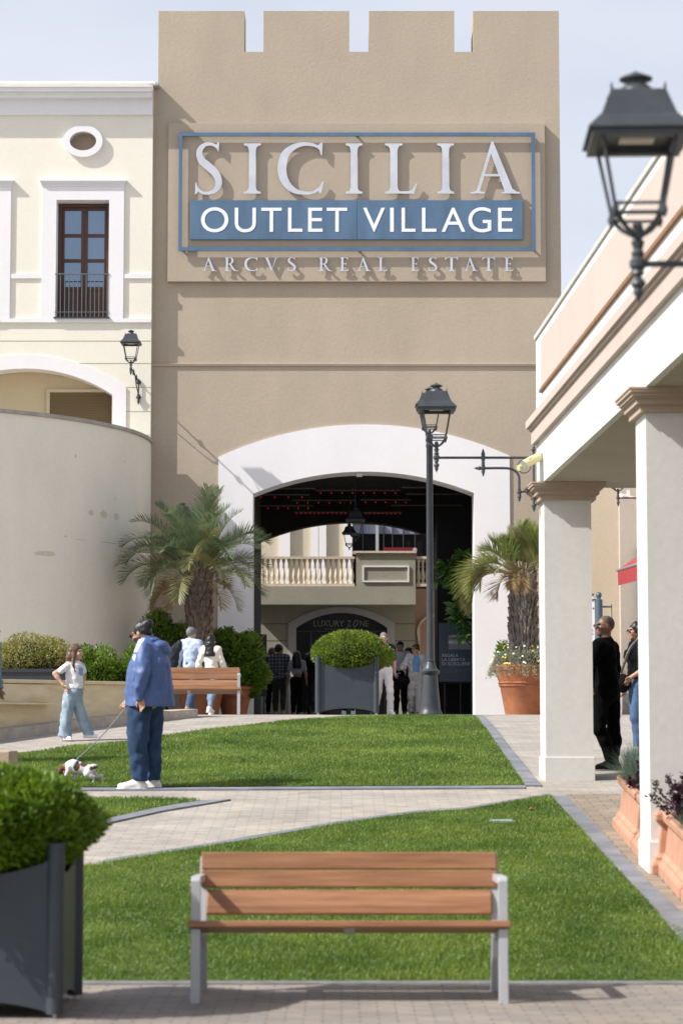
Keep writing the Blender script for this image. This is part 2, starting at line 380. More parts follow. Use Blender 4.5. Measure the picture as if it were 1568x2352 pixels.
drape('front_pavement', [(-40, -10), (40, -10), (40, 12.95), (6.5, 12.95), (3.0, 14.59), (-40, 14.59)], 0.006, M_PAVE3, 0.0)
a = gp((1300, 1832), (1366, 1899), (1444, 1984), (1488, 2030), (1575, 2112), (1700, 2240))
drape('arcade_pavement', a + [(6.5, 13.0), (6.5, 25.4), gp((1300, 1826))[0]], 0.006, M_PAVE2, 0.0)

# ================================================================== the battlemented tower
YT = 52.0
tower = wempty('tower', (0, YT, g(YT)), 'tan battlemented tower with a wide white-trimmed arched passage', 'tower')
def tx(px, py=700): return P(px, py, YT).x
def tz(py): return P(800, py, YT).z
zb = g(YT) - 0.3
AX0, AX1 = tx(580, 1400), tx(1089, 1400)
arch_in = arc_pts((AX0, tz(1134)), ((AX0 + AX1) / 2, tz(1083)), (AX1, tz(1132)), 22)
OX0, OX1 = tx(500, 1400), tx(1172, 1400)
arch_out = arc_pts((OX0, tz(1050)), ((OX0 + OX1) / 2, tz(975)), (OX1, tz(1047)), 22)
mx = [364, 561, 605, 802, 847, 1043, 1086, 1283]; zt = tz(24); zn = tz(118)
prof = [(tx(325), zb), (tx(325), tz(192)), (tx(364, 100), tz(192))]
for k in range(0, 8, 2):
    prof += [(tx(mx[k], 70), zt), (tx(mx[k + 1], 70), zt)]
    if k < 6: prof += [(tx(mx[k + 1], 70), zn), (tx(mx[k + 2], 70), zn)]
XR = tx(1286, 400)
prof[-1] = (XR, zt)
prof += [(XR, zb), (AX1, zb)] + list(reversed(arch_in)) + [(AX0, zb)]
MB().prism([prof], YT, YT + 0.8).build('wall', M_TAN, tower)
b = MB()                                     # rear walls, sides and roof of the tower
b.box(tx(364), tx(364) + 0.4, YT + 0.8, YT + 5.5, tz(1075) + 0.2, zn); b.box(XR - 0.4, XR, YT + 0.8, YT + 5.5, zb, zn)
b.box(tx(364) + 0.4, XR - 0.4, YT + 0.8, YT + 5.5, zn - 1.0, zn - 0.7)
b.build('rear_wall', M_TAN, tower)
MB().prism([[(OX0, zb)] + arch_out + [(OX1, zb), (AX1 - 0.004, zb)] + list(reversed([(p[0], p[1] - 0.004) for p in arch_in])) + [(AX0 + 0.004, zb)]], YT - 0.03, YT + 0.78).build('arch_surround', M_WHITE, tower)
s = MB(); s.box(tx(325), XR + 0.02, YT - 0.035, YT + 0.1, tz(840.5), tz(837)); s.box(tx(325), XR + 0.02, YT - 0.05, YT + 0.1, tz(837), tz(835.5)); s.build('string_course', M_TAN2, tower)
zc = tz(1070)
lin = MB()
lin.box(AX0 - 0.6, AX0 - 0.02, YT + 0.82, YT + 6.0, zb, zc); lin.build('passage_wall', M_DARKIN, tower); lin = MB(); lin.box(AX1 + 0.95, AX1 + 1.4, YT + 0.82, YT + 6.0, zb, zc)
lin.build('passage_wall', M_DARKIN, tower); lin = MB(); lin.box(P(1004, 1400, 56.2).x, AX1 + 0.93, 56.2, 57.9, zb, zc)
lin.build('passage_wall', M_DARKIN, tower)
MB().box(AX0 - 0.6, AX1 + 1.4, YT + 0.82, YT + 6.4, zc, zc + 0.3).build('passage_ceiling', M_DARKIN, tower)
YB = 58.0
bx = lambda px: P(px, 1400, YB).x
bz = lambda py: P(800, py, YB).z
barch = arc_pts((bx(598), bz(1243)), (bx(808), bz(1199)), (bx(1018), bz(1243)), 18)
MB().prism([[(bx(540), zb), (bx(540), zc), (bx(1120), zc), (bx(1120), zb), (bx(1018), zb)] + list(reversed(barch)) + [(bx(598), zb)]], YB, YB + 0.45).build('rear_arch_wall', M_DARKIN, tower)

# the sign on the tower ------------------------------------------------
def sgx(c): return 344.5 + c * 0.6151
def sgy(c): return 229.6 + c * 0.6151
sign = wempty('building_sign', P(820, 640, YT), 'big SICILIA OUTLET VILLAGE sign with silver letters and blue frame on the tower', 'sign')
x0, x1, z0, z1 = rect(sgx(71), sgx(1476), sgy(90), sgy(681), YT)
YP = YT - 0.12
pb = MB().box(x0, x1, YP, YT - 0.002, z0, z1).build('backing_panel', mat_wall('sign_panel_render', (0.42, 0.35, 0.27), 0.03, 0.3, 0.08), sign, bevel=0.004)
fx0, fx1, fz0, fz1 = rect(sgx(108), sgx(1440), sgy(120), sgy(562), YP - 0.12)
ix0, ix1, iz0, iz1 = rect(sgx(121), sgx(1426), sgy(133), sgy(549), YP - 0.12)
fr = MB().prism([[(fx0, fz0), (fx1, fz0), (fx1, fz1), (fx0, fz1)], [(ix0, iz0), (ix0, iz1), (ix1, iz1), (ix1, iz0)]], YP - 0.12, YP - 0.07)
fr.build('frame', M_BLUE, sign)
st = MB()
for (sx, sz) in ((fx0 + .06, fz0 + .06), (fx1 - .06, fz0 + .06), (fx0 + .06, fz1 - .06), (fx1 - .06, fz1 - .06), ((fx0 + fx1) / 2, fz1 - .06), ((fx0 + fx1) / 2, fz0 + .06)):
    st.box(sx - .02, sx + .02, YP - 0.068, YP, sz - .02, sz + .02)
st.build('standoff', M_IRON, sign)
for c0, c1 in ((150, 771.4), (772.6, 1392)):
    q = rect(sgx(c0), sgx(c1), sgy(372), sgy(519), YP - 0.1)
    MB().box(q[0], q[1], YP - 0.078, YP - 0.002, q[2], q[3]).build('name_panel', M_BLUE, sign, bevel=0.004)

# serif capitals drawn as strokes of changing width in a unit box ---------------
def stroke(mb, pts, y, th, sub=7, spline=True):
    """pts: (x, z, width) centre line -> extruded ribbon; y = front plane"""
    q = cr_spline(pts, sub) if spline and len(pts) > 2 else [np.array(p, float) for p in pts]
    L = []; Rr = []
    for k in range(len(q)):
        t = q[min(k + 1, len(q) - 1)][:2] - q[max(k - 1, 0)][:2]; n = np.array((-t[1], t[0])); n /= (np.linalg.norm(n) + 1e-9)
        L.append(q[k][:2] + n * q[k][2] / 2); Rr.append(q[k][:2] - n * q[k][2] / 2)
    return L + list(reversed(Rr))
def serif_stem(xc, w, a, z0=0.0, z1=1.0, t=0.035, bot=True, top=True):
    """upright with bracketed serifs; a = serif half length"""
    h = w / 2; p = []
    def br(z, sg):  # right side bracket from the serif up to the stem
        return [(xc + a, z), (xc + a, z + sg * t), (xc + h + (a - h) * 0.35, z + sg * (t + 0.02)), (xc + h + (a - h) * 0.08, z + sg * (t + 0.065)), (xc + h, z + sg * (t + 0.13))]
    def bl(z, sg): return [(2 * xc - x, zz) for x, zz in br(z, sg)]
    p += (br(z0, 1) if bot else [(xc + h, z0)]); p += (list(reversed(br(z1, -1))) if top else [(xc + h, z1)])
    p += (bl(z1, -1) if top else [(xc - h, z1)]); p += (list(reversed(bl(z0, 1))) if bot else [(xc - h, z0)])
    return p
def letter_polys(ch):
    st_ = lambda pts, sp_=True: stroke(None, pts, 0, 0, spline=sp_)
    if ch == 'I': return [serif_stem(0.17, 0.135, 0.17)]
    if ch == 'L': return [serif_stem(0.17, 0.14, 0.17), [(0.17, 0.0), (0.56, 0.0), (0.62, 0.20), (0.595, 0.20), (0.52, 0.075), (0.44, 0.048), (0.17, 0.045)]]
    if ch == 'S': return [st_([(.475, .84, .012), (.43, .915, .05), (.33, .965, .055), (.20, .955, .075), (.105, .87, .11), (.085, .76, .125), (.14, .645, .145), (.26, .545, .155), (.39, .43, .155), (.465, .31, .14), (.475, .19, .125), (.41, .085, .095), (.29, .03, .06), (.16, .035, .055), (.065, .10, .045), (.02, .21, .012)]),
                          [(.455, .83), (.475, .83), (.485, 1.0), (.465, 1.0), (.43, .96)], [(.0, .0), (.02, .0), (.07, .06), (.03, .23), (.012, .23)]]
    if ch == 'C': return [st_([(.80, .83, .012), (.73, .92, .05), (.60, .965, .06), (.44, .965, .075), (.27, .90, .115), (.14, .77, .145), (.085, .56, .16), (.095, .38, .155), (.17, .20, .135), (.31, .075, .10), (.48, .03, .065), (.63, .035, .055), (.75, .10, .05), (.83, .21, .014)]),
                          [(.795, .76), (.815, .76), (.825, 1.0), (.80, 1.0), (.74, .95)], [(.77, .02), (.80, .02), (.845, .25), (.822, .25), (.74, .09)]]
    if ch == 'A': return [[(.10, .0), (.17, .0), (.43, .87), (.45, 1.04), (.42, 1.04)], [(.42, 1.04), (.455, 1.04), (.87, .0), (.70, .0), (.40, .83)], [(.21, .345), (.62, .345), (.60, .39), (.22, .39)],
                          [(.0, .0), (.28, .0), (.28, .03), (.20, .045), (.17, .09), (.11, .06), (.07, .035), (.0, .03)], [(.62, .0), (.98, .0), (.98, .03), (.91, .04), (.85, .09), (.72, .09), (.70, .04), (.62, .03)]]
    if ch == 'V': return [[(x, 1.0 - z) for x, z in pl] for pl in ([(.70, .0), (.765, .0), (.47, .90), (.45, 1.02), (.43, 1.02)], [(.42, 1.02), (.46, 1.02), (.47, .80), (.22, .0), (.06, .0)], [(.0, .0), (.34, .0), (.34, .035), (.0, .035)], [(.60, .0), (.86, .0), (.86, .035), (.60, .035)])]
    if ch == 'T': return [serif_stem(0.36, 0.14, 0.17, top=False), [(0, 1), (.72, 1), (.735, .80), (.71, .80), (.64, .92), (.54, .945), (.18, .945), (.08, .92), (.01, .80), (-.015, .80)]]
    if ch == 'E': return [serif_stem(0.17, 0.14, 0.17), [(.17, 0), (.54, 0), (.60, .19), (.575, .19), (.50, .07), (.42, .05), (.17, .05)], [(.17, 1), (.53, 1), (.54, .82), (.515, .82), (.46, .93), (.40, .95), (.17, .95)], [(.17, .495), (.38, .495), (.40, .42), (.425, .42), (.425, .62), (.40, .62), (.38, .545), (.17, .545)]]
    if ch == 'R': return [serif_stem(0.17, 0.14, 0.17), st_([(.20, .975, .05), (.36, .975, .055), (.47, .93, .085), (.525, .80, .13), (.50, .65, .12), (.42, .55, .07), (.30, .515, .045), (.20, .515, .04)]), [(.30, .50), (.42, .53), (.62, .20), (.74, .06), (.88, .03), (.88, .0), (.66, .0), (.55, .09)]]
def put_letter(ch, bx0, bx1, bz0, bz1, y, th, m, parent):
    pls = letter_polys(ch); xs = [p[0] for pl in pls for p in pl]; zs = [p[1] for pl in pls for p in pl]
    ax, bx_, az, bz_ = min(xs), max(xs), min(zs), max(zs); mb = MB()
    for k, pl in enumerate(pls):
        mb.prism([[(bx0 + (p[0] - ax) / (bx_ - ax) * (bx1 - bx0), bz0 + (p[1] - az) / (bz_ - az) * (bz1 - bz0)) for p in pl]], y - 0.0012 * k, y + th + 0.0012 * k)
    return mb.build('letter', m, parent)
for ch, a0, a1, top in (('S', 168, 268, 155), ('I', 350, 413, 159), ('C', 476, 648, 155), ('I', 730, 793, 159), ('L', 877, 997, 159), ('I', 1072, 1135, 159), ('A', 1195, 1381, 152)):
    q = rect(sgx(a0), sgx(a1), sgy(top), sgy(351 if ch in 'SC' else 347), YP - 0.13)
    put_letter(ch, q[0], q[1], q[2], q[3], YP - 0.092, 0.035, M_SILVER, sign)
for ch, a0, a1 in (('A', 195, 247), ('R', 277, 328), ('C', 352, 401), ('V', 426, 479), ('S', 513, 544), ('R', 629, 679), ('E', 708, 742), ('A', 773, 823), ('L', 851, 887), ('E', 973, 1005), ('S', 1040, 1072), ('T', 1101, 1150), ('A', 1172, 1222), ('T', 1240, 1288), ('E', 1322, 1357)):
    q = rect(sgx(a0), sgx(a1), sgy(585), sgy(637), YP - 0.1)
    put_letter(ch, q[0], q[1], q[2], q[3], YP - 0.068, 0.025, M_SILVER, sign)
for ch, a0, a1 in (('O', 190, 292), ('U', 316, 395), ('T', 415, 491), ('L', 515, 569), ('E', 590, 644), ('T', 660, 736), ('V', 795, 877), ('I', 896, 910), ('L', 939, 991), ('L', 1015, 1069), ('A', 1088, 1177), ('G', 1188, 1274), ('E', 1299, 1354)):
    q = rect(sgx(a0), sgx(a1), sgy(398 if ch in 'OG' else 400), sgy(492 if ch in 'OGU' else 490), YP - 0.12)
    text_mb(MB(), ch, q[0], q[1], q[2], q[3], YP - 0.085, 0.0065).build('letter', M_LETTER, sign)

# ================================================================== cream building on the left
YL = 51.8
cb = wempty('cream_building', (-8, YL, g(YL)), 'cream two-storey building with white mouldings left of the tower', 'building')
def lr(a0, a1, b0, b1, Y=YL): return rect(a0, a1, b0, b1, Y)
lx = lambda px, py=600: P(px, py, YL).x
lz = lambda py: P(250, py, YL).z
XE = lx(348.5); XW = -16.0
win = lr(130, 249, 459, 732)
lwin = (win[0] - (lx(130) - lx(-130)), win[1] - (lx(130) - lx(-130)), win[2], win[3])
LA0, LA1 = lx(-140), lx(261)
larch = arc_pts((LA0, lz(906)), ((LA0 + LA1) / 2, lz(846)), (LA1, lz(906)), 24)
oc = (lx(188.6), lz(325)); orx, orz = 30.7 * (lx(200) - lx(199)), 21.6 * (lz(300) - lz(301))
oval = [(oc[0] + orx * math.cos(t), oc[1] + orz * math.sin(t)) for t in np.linspace(0, -2 * math.pi, 33)[:-1]]
outer = [(XW, zb), (XW, lz(189)), (XE, lz(189)), (XE, zb), (LA1, zb)] + list(reversed(larch)) + [(LA0, zb)]
holes = [[(q[0], q[2]), (q[0], q[3]), (q[1], q[3]), (q[1], q[2])] for q in (win, lwin)] + [oval]
# rusticated base: joints are thin strips, with the groove shadow put in their colour
MB().prism([outer] + holes, YL, YL + 0.55).build('wall', M_CREAM, cb)
MB().box(XW, XE - 0.05, YL + 5.22, YL + 10.2, zb, 8.6).build('added_shade_wing', M_OCHRE, cb)  # unseen wing, added and sized to shade the group beyond the passage
MB().box(XW, XE - 0.05, YL + 0.56, YL + 5.2, zb, lz(200)).build('rear_wall', M_OCHRE, cb)
gm = MB()
for py, c0 in ((782.6, -200), (834, 184), (889, 293), (944.6, 293), (999, 293)):
    gm.box(lx(c0), XE, YL - 0.004, YL + 0.02, lz(py + 0.9), lz(py - 0.6))
gm.build('joint_line', mat('joint_shadow_tone', (0.42, 0.36, 0.24), 0.9), cb)
c = MB()
for a_, b_, d in ((208.5, 217.5, 0.34), (217.5, 229, 0.24), (229, 264.5, 0.06)): c.box(XW, XE + 0.0, YL - d, YL + 0.05, lz(b_), lz(a_))
c.box(XW, XE, YL - 0.37, YL + 0.05, lz(208.5), lz(207))
c.build('cornice', M_WHITE, cb)
c = MB(); c.box(XW, XE + 0.02, YL - 0.06, YL + 0.5, lz(191), lz(187)); c.build('coping', M_WHITE, cb)
MB().box(XE + 0.02, XE + 0.14, YL - 0.1, YL + 0.2, lz(198), lz(190)).build('gutter_end', mat('crumpled_flashing', (0.5, 0.5, 0.5), 0.4, 0.3, 30, metal=0.6), cb, bevel=0.02)
ro = [(oc[0] + orx * 1.48 * math.cos(t), oc[1] + orz * 1.69 * math.sin(t)) for t in np.linspace(0, 2 * math.pi, 49)[:-1]]
ri = [(p[0], p[1]) for p in oval]
MB().prism([ro, ri], YL - 0.085, YL + 0.3).build('oval_ring', M_WHITE, cb, bevel=0.008)
MB().prism([[(oc[0] + orx * 1.1 * math.cos(t), oc[1] + orz * 1.1 * math.sin(t)) for t in np.linspace(0, 2 * math.pi, 33)[:-1]]], YL + 0.26, YL + 0.34).build('oval_panel', mat_wall('tan_niche', (0.46, 0.35, 0.26)), cb)
def window_set(q, dx):
    """white surround with a moulded head, dark wooden casement, railing"""
    o0, o1 = lx(96) + dx, lx(284) + dx; zt_, zb_ = lz(428), lz(731.8)
    MB().prism([[(o0, zb_), (o1, zb_), (o1, zt_), (o0, zt_)], [(q[0] + .003, zb_ - .0), (q[0] + .003, q[3] - .003), (q[1] - .003, q[3] - .003), (q[1] - .003, zb_)]] if False else
               [[(o0, zb_), (q[0] + .003, zb_), (q[0] + .003, q[3] - .003), (q[1] - .003, q[3] - .003), (q[1] - .003, zb_), (o1, zb_), (o1, zt_), (o0, zt_)]], YL - 0.045, YL + 0.4).build('window_surround', M_WHITE, cb)
    hm = MB()
    for a_, b_, e, d in ((414, 417.5, 6, .12), (417.5, 421, 4.4, .10), (421, 424.5, 2.6, .075), (424.5, 428.4, 1.2, .06)):
        k = (lx(101) - lx(100)) * e; hm.box(o0 - k, o1 + k, YL - d, YL + .04, lz(b_), lz(a_))
    hm.build('window_head', M_WHITE, cb)
    cx = (q[0] + q[1]) / 2; w_ = (q[1] - q[0]); yf = YL + 0.36
    f = MB(); z0_, z1_ = q[2], q[3] - .02
    f.box(q[0], q[0] + .09, yf - .04, yf + .1, z0_, z1_); f.box(q[1] - .09, q[1], yf - .04, yf + .1, z0_, z1_); f.box(q[0] + .09, q[1] - .09, yf - .04, yf + .1, z1_ - .07, z1_)
    for k in (0, 1):
        a0_ = q[0] + .095 if k == 0 else cx + .003; a1_ = cx - .003 if k == 0 else q[1] - .095
        f.box(a0_, a0_ + (.045 if k == 0 else .07), yf, yf + .08, z0_, z1_ - .075); f.box(a1_ - (.07 if k == 0 else .045), a1_, yf, yf + .08, z0_, z1_ - .075)
        for zz in (lz(532.5), lz(590.5), lz(655), lz(724)): f.box(a0_ + .04, a1_ - .04, yf + .002, yf + .078, zz - .035, zz + .035)
        f.box(a0_ + .04, a1_ - .04, yf + .002, yf + .078, z1_ - .13, z1_ - .075)
        f.box(a0_ + .04, a1_ - .04, yf + .02, yf + .06, z0_, lz(655))
    wo = f.build('window', M_WOODD, cb)
    MB().box(q[0] + .08, q[1] - .08, yf + .035, yf + .05, lz(657), z1_ - .08).build('pane', M_GLASS, wo)
    MB().box(q[0] + .0, q[1] - .0, yf + .11, yf + .16, z0_, z1_).build('dark_room_sheet', M_DARKIN, wo)  # dark sheet standing in for the unlit room behind the pane
    r = MB(); ry = YL - 0.05
    r.box(q[0] - .01, q[1] + .01, ry - .015, ry + .015, lz(631), lz(628.6)); r.box(q[0] - .01, q[1] + .01, ry - .012, ry + .012, lz(718), lz(716.5))
    for k in range(13):
        xx = q[0] + .02 + (w_ - .04) * k / 12; r.box(xx - .008, xx + .008, ry - .008, ry + .008, z0_ + .02, lz(630))
    r.build('railing', mat('grey_railing', (0.16, 0.18, 0.2), 0.45, metal=0.5), cb)
    MB().box(q[0] - .03, q[1] + .03, YL - .09, YL + .3, z0_ - .0, z0_ + .03).build('window_sill', M_IRON, cb)
window_set(win, 0.0); window_set(lwin, -(lx(130) - lx(-130)))
m_ = MB()
m_.box(lx(284) + .002, XE, YL - .035, YL + .03, lz(639.5), lz(629)); m_.box(lx(22), lx(96) - .002, YL - .035, YL + .03, lz(639.5), lz(629))
m_.box(XW, XE, YL - .05, YL + .03, lz(740.8), lz(731.8))
m_.build('moulding', M_WHITE, cb)
lo = arc_pts((lx(-172), lz(889.5)), ((LA0 + LA1) / 2, lz(815)), (lx(292.5), lz(889.5)), 24)
MB().prism([[(lx(-172), zb)] + lo + [(lx(292.5), zb), (LA1 - .004, zb)] + list(reversed([(p[0], p[1] - .004) for p in larch])) + [(LA0 + .004, zb)]], YL - 0.03, YL + 0.53).build('arch_surround', M_WHITE, cb)
q = lr(100, 262, 886, 1010); lv = MB(); q2 = lr(108, 250.6, 893, 966)
lv.prism([[(q[0], q[2]), (q[1], q[2]), (q[1], q[3]), (q[0], q[3])], [(q2[0], q2[2]), (q2[0], q2[3]), (q2[1], q2[3]), (q2[1], q2[2])]], YL + 0.50, YL + 0.555)
MBf = lv.build('louvre_frame', mat('tan_frame', (0.55, 0.47, 0.31), 0.7), cb)
sl = MB(); n = 18
for k in range(n):
    z_ = q2[2] + (q2[3] - q2[2]) * (k + .5) / n; h = (q2[3] - q2[2]) / n
    sl.poly([(q2[0], YL + .505, z_ - h * .5), (q2[1], YL + .505, z_ - h * .5), (q2[1], YL + .55, z_ + h * .55), (q2[0], YL + .55, z_ + h * .55)])
sl.build('louvre_slats', mat('brown_louvre', (0.32, 0.235, 0.13), 0.6), MBf)

# curved garden wall ------------------------------------------------------
cw = wempty('curved_wall', (-6, 47, g(47)), 'tall plain grey-cream wall curving out from the tower corner', 'wall')
cc = (-10.34, 51.75); RR = 6.2; ZW = P(344, 1012, YL).z
def ring(r0, r1, z0, z1, name, m, a0=-100, a1=90.0, n=64):
    mb = MB(); rows = []
    for k in range(n + 1):
        t = R(a0 + (a1 - a0) * k / n); s_, c_ = math.sin(t), -math.cos(t)
        rows.append([mb.pt((cc[0] + r * s_, cc[1] + r * c_, z)) for r, z in ((r0, z0), (r1, z0), (r1, z1), (r0, z1))])
    for a_, b_ in zip(rows, rows[1:]):
        for j in range(4): mb.face((a_[j], a_[(j + 1) % 4], b_[(j + 1) % 4], b_[j]))
    mb.face(rows[0]); mb.face(list(reversed(rows[-1])))
    return mb.build(name, m, cw, auto=True)
def wall_patch(px, py, wpx, hpx, m, seed):
    """a thin mark of its own outline lying on the curved face"""
    rr = random.Random(seed); Y = 47.0
    for _ in range(12):
        x = (px - 784) / 5500 * Y * .9965; Y = cc[1] - math.sqrt(max(0, RR * RR - (x - cc[0]) ** 2))
    c = P(px, py, Y); sc_ = 5500 / Y; a0 = math.atan2(c.x - cc[0], cc[1] - Y); mb = MB(); pts = []
    for k in range(18):
        t = 2 * math.pi * k / 18; q = rr.uniform(.75, 1.1); da = math.cos(t) * wpx / 2 / sc_ * q / RR / max(.35, math.cos(a0)); z = c.z + math.sin(t) * hpx / 2 / sc_ * q
        pts.append((cc[0] + (RR + .003) * math.sin(a0 + da), cc[1] - (RR + .003) * math.cos(a0 + da), z))
    mb.face([mb.pt(p) for p in pts]); return mb.build('filler_patch', m, cw)
MP = mat_wall('old_filler', (0.66, 0.60, 0.47), 0.08, 0.2, 0.1); MC = mat('hairline_crack', (0.42, 0.39, 0.33), .9)
for a in ((206, 1178, 12, 14), (235, 1181, 16, 18), (264, 1187, 9, 16), (101, 1272, 48, 13)): wall_patch(*a, MP, int(a[0]))
for a in ((170, 1048, 2.0, 9), (229, 1200, 1.5, 4), (262, 1146, 1.5, 3), (250, 1247, 34, 1.3), (148, 1232, 5, 3), (185, 1240, 22, 1.1), (282, 1060, 2, 3)): wall_patch(*a, MC, int(a[1]))
ring(RR - 0.3, RR, zb, ZW - 0.075, 'wall', M_CURVE); ring(RR - 0.34, RR + 0.05, ZW - 0.073, ZW, 'coping', M_STONEG)

# ================================================================== courtyard seen through the passage
YC = 66.0
cy = wempty('terrace_building', (0, YC, g(YC)), 'olive-grey terrace building with balustrade seen through the archway', 'building')
def cxz(a0, a1, b0, b1, Y=YC): return rect(a0, a1, b0, b1, Y)
cx_ = lambda px: P(px, 1400, YC).x
cz_ = lambda py: P(800, py, YC).z
gA = arc_pts((cx_(680), cz_(1442)), (cx_(784.5), cz_(1407)), (cx_(889), cz_(1442)), 16)
wl = [(cx_(500), zb), (cx_(500), cz_(1391)), (cx_(953), cz_(1391)), (cx_(953), zb), (cx_(889), zb)] + list(reversed(gA)) + [(cx_(680), zb)]
MB().prism([wl], YC, YC + .4).build('wall', M_OLIVE, cy)
tA = arc_pts((cx_(662), cz_(1432)), (cx_(784), cz_(1394)), (cx_(906), cz_(1432)), 16)
MB().prism([[(cx_(662), zb)] + tA + [(cx_(906), zb), (cx_(889) - .004, zb)] + list(reversed([(p[0], p[1] - .004) for p in gA])) + [(cx_(680) + .004, zb)]], YC - .04, YC + .3).build('arch_surround', mat_wall('grey_render', (0.40, 0.40, 0.42)), cy)
jm = MB()
for py in (1433, 1472, 1511):
    for a0, a1 in ((500, 660), (908, 953)): jm.box(cx_(a0), cx_(a1), YC - .004, YC + .02, cz_(py + .8), cz_(py - .8))
jm.build('joint_line', mat('dark_joint', (0.1, 0.09, 0.06), 0.9), cy)
q = cxz(560, 953, 1349.5, 1391); fb = MB(); fb.box(q[0], q[1], YC - .55, YC + 3.5, q[2], q[3])
q = cxz(817.5, 952.7, 1274, 1349.5); fb.box(q[0], q[1], YC - .551, YC - .15, q[2], q[3]); fb.build('terrace_band', M_OLIVE, cy)
q = cxz(810, 954.5, 1269.5, 1274); MB().box(q[0], q[1], YC - .62, YC - .1, q[2], q[3]).build('coping', M_CREAMST, cy)
o_ = cxz(832, 939, 1300, 1338, YC - .45); i_ = cxz(835.5, 935.5, 1303.5, 1334.5, YC - .45)
MB().prism([[(o_[0], o_[2]), (o_[1], o_[2]), (o_[1], o_[3]), (o_[0], o_[3])], [(i_[0], i_[2]), (i_[0], i_[3]), (i_[1], i_[3]), (i_[1], i_[2])]], YC - .59, YC - .552).build('panel_moulding', M_WHITE, cy)
def balustrade(a0, a1, n):
    q = cxz(a0, a1, 1281, 1286.5); MB().box(q[0], q[1], YC - .46, YC - .24, q[2], q[3]).build('handrail', M_CREAMST, cy)
    q3 = cxz(a0, a1, 1345, 1349.3); MB().box(q3[0], q3[1], YC - .5, YC - .2, q3[2], q3[3] + .02).build('bottom_rail', M_CREAMST, cy)
    h = q[2] - q3[3] - .02
    me = None
    for k in range(n):
        x_ = q[0] + (q[1] - q[0]) * (k + .5) / n
        prof_ = [(.05, 0), (.05, .06), (.035, .07), (.033, .10), (.052, .17), (.056, .24), (.045, .33), (.028, .45), (.026, .5), (.04, .53), (.028, .56), (.03, .66), (.045, .70), (.05, .72), (.05, .78)]
        if me is None:
            o = MB().lathe([(r, z / .78 * h) for r, z in prof_], n=10).build('baluster', M_CREAMST, cy, auto=True); me = o.data
            o.location = (x_, YC - .35, q3[3] + .02)
        else:
            o = link('baluster', me, None, cy); o.location = (x_, YC - .35, q3[3] + .02)
balustrade(562, 814, 21); balustrade(954.5, 984, 3)
pk = cxz(953.5, 1090, 1352, 1700); pa = MB(); pa.box(pk[0], pk[1], YC + .1, YC + .4, zb, pk[3]); pa.build('pink_wall', mat_wall('dusty_pink_render', (0.42, 0.26, 0.20)), cy)
nb = arc_pts((cx_(960), cz_(1470)), (cx_(1000), cz_(1410)), (cx_(1040), cz_(1470)), 12); ni = [(p[0] * .999 + .0, p[1] - .07) for p in nb]
MB().prism([[(cx_(960), zb)] + nb + [(cx_(1040), zb), (cx_(1036), zb)] + [(min(max(p[0], cx_(964)), cx_(1036)), p[1] - .08) for p in reversed(nb)] + [(cx_(964), zb)]], YC + .02, YC + .098).build('niche_surround', M_CREAMST, cy)
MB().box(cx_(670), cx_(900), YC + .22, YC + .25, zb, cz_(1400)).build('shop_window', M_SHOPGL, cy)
sw = MB(); sw.box(cx_(680), cx_(889), YC + .1, YC + .215, cz_(1452), cz_(1448.5)); sw.box(cx_(712), cx_(716), YC + .1, YC + .215, zb, cz_(1452)); sw.box(cx_(850), cx_(854), YC + .1, YC + .215, zb, cz_(1452)); sw.build('shopfront_frame', M_IRON, cy)
q = cxz(720, 846, 1424.5, 1438.5, YC); tt = wempty('shop_lettering', P(783, 1440, YC), 'grey LUXURY ZONE lettering across the dark arched shopfront', 'sign')
mt = mat('dim_silver_lettering', (0.26, 0.25, 0.235), 0.5)
lw = [('LUXURY', 720, 790), ('Z', 797, 806), ('NE', 826, 846)]
for t_, a0, a1 in lw:
    q = cxz(a0, a1, 1424.5, 1438.5); text_mb(MB(), t_, q[0], q[1], q[2], q[3], YC + .205, .01).build('lettering', mt, tt)
om = MB(); q = cxz(810, 823, 1423, 1440); ocx, ocz = (q[0] + q[1]) / 2, (q[2] + q[3]) / 2
def rotel(rx, rz, n=24, a=R(-24)): return [(ocx + rx * math.cos(t) * math.cos(a) - rz * math.sin(t) * math.sin(a), ocz + rx * math.cos(t) * math.sin(a) + rz * math.sin(t) * math.cos(a)) for t in np.linspace(0, 2 * math.pi, n + 1)[:-1]]
om.prism([rotel(.062, .112), list(reversed(rotel(.034, .088)))], YC + .205, YC + .215); om.build('lettering', mt, tt)
q = cxz(745, 818, 1442.3, 1446.8); text_mb(MB(), 'JEWELRY & WATCHES', q[0], q[1], q[2], q[3], YC + .205, .006).build('lettering', mt, tt)
sw_ = MB(); sw_.box(-3.9, -3.4, YB + .5, YC - .02, zb, 5.2); sw_.build('added_shade_wall', M_OLIVE, cy)  # both courtyard side walls are unseen, added to block sun and sky light
MB().box(4.9, 5.3, YB + .5, YC - .02, zb, 9.5).build('added_shade_wall', M_OLIVE, cy)
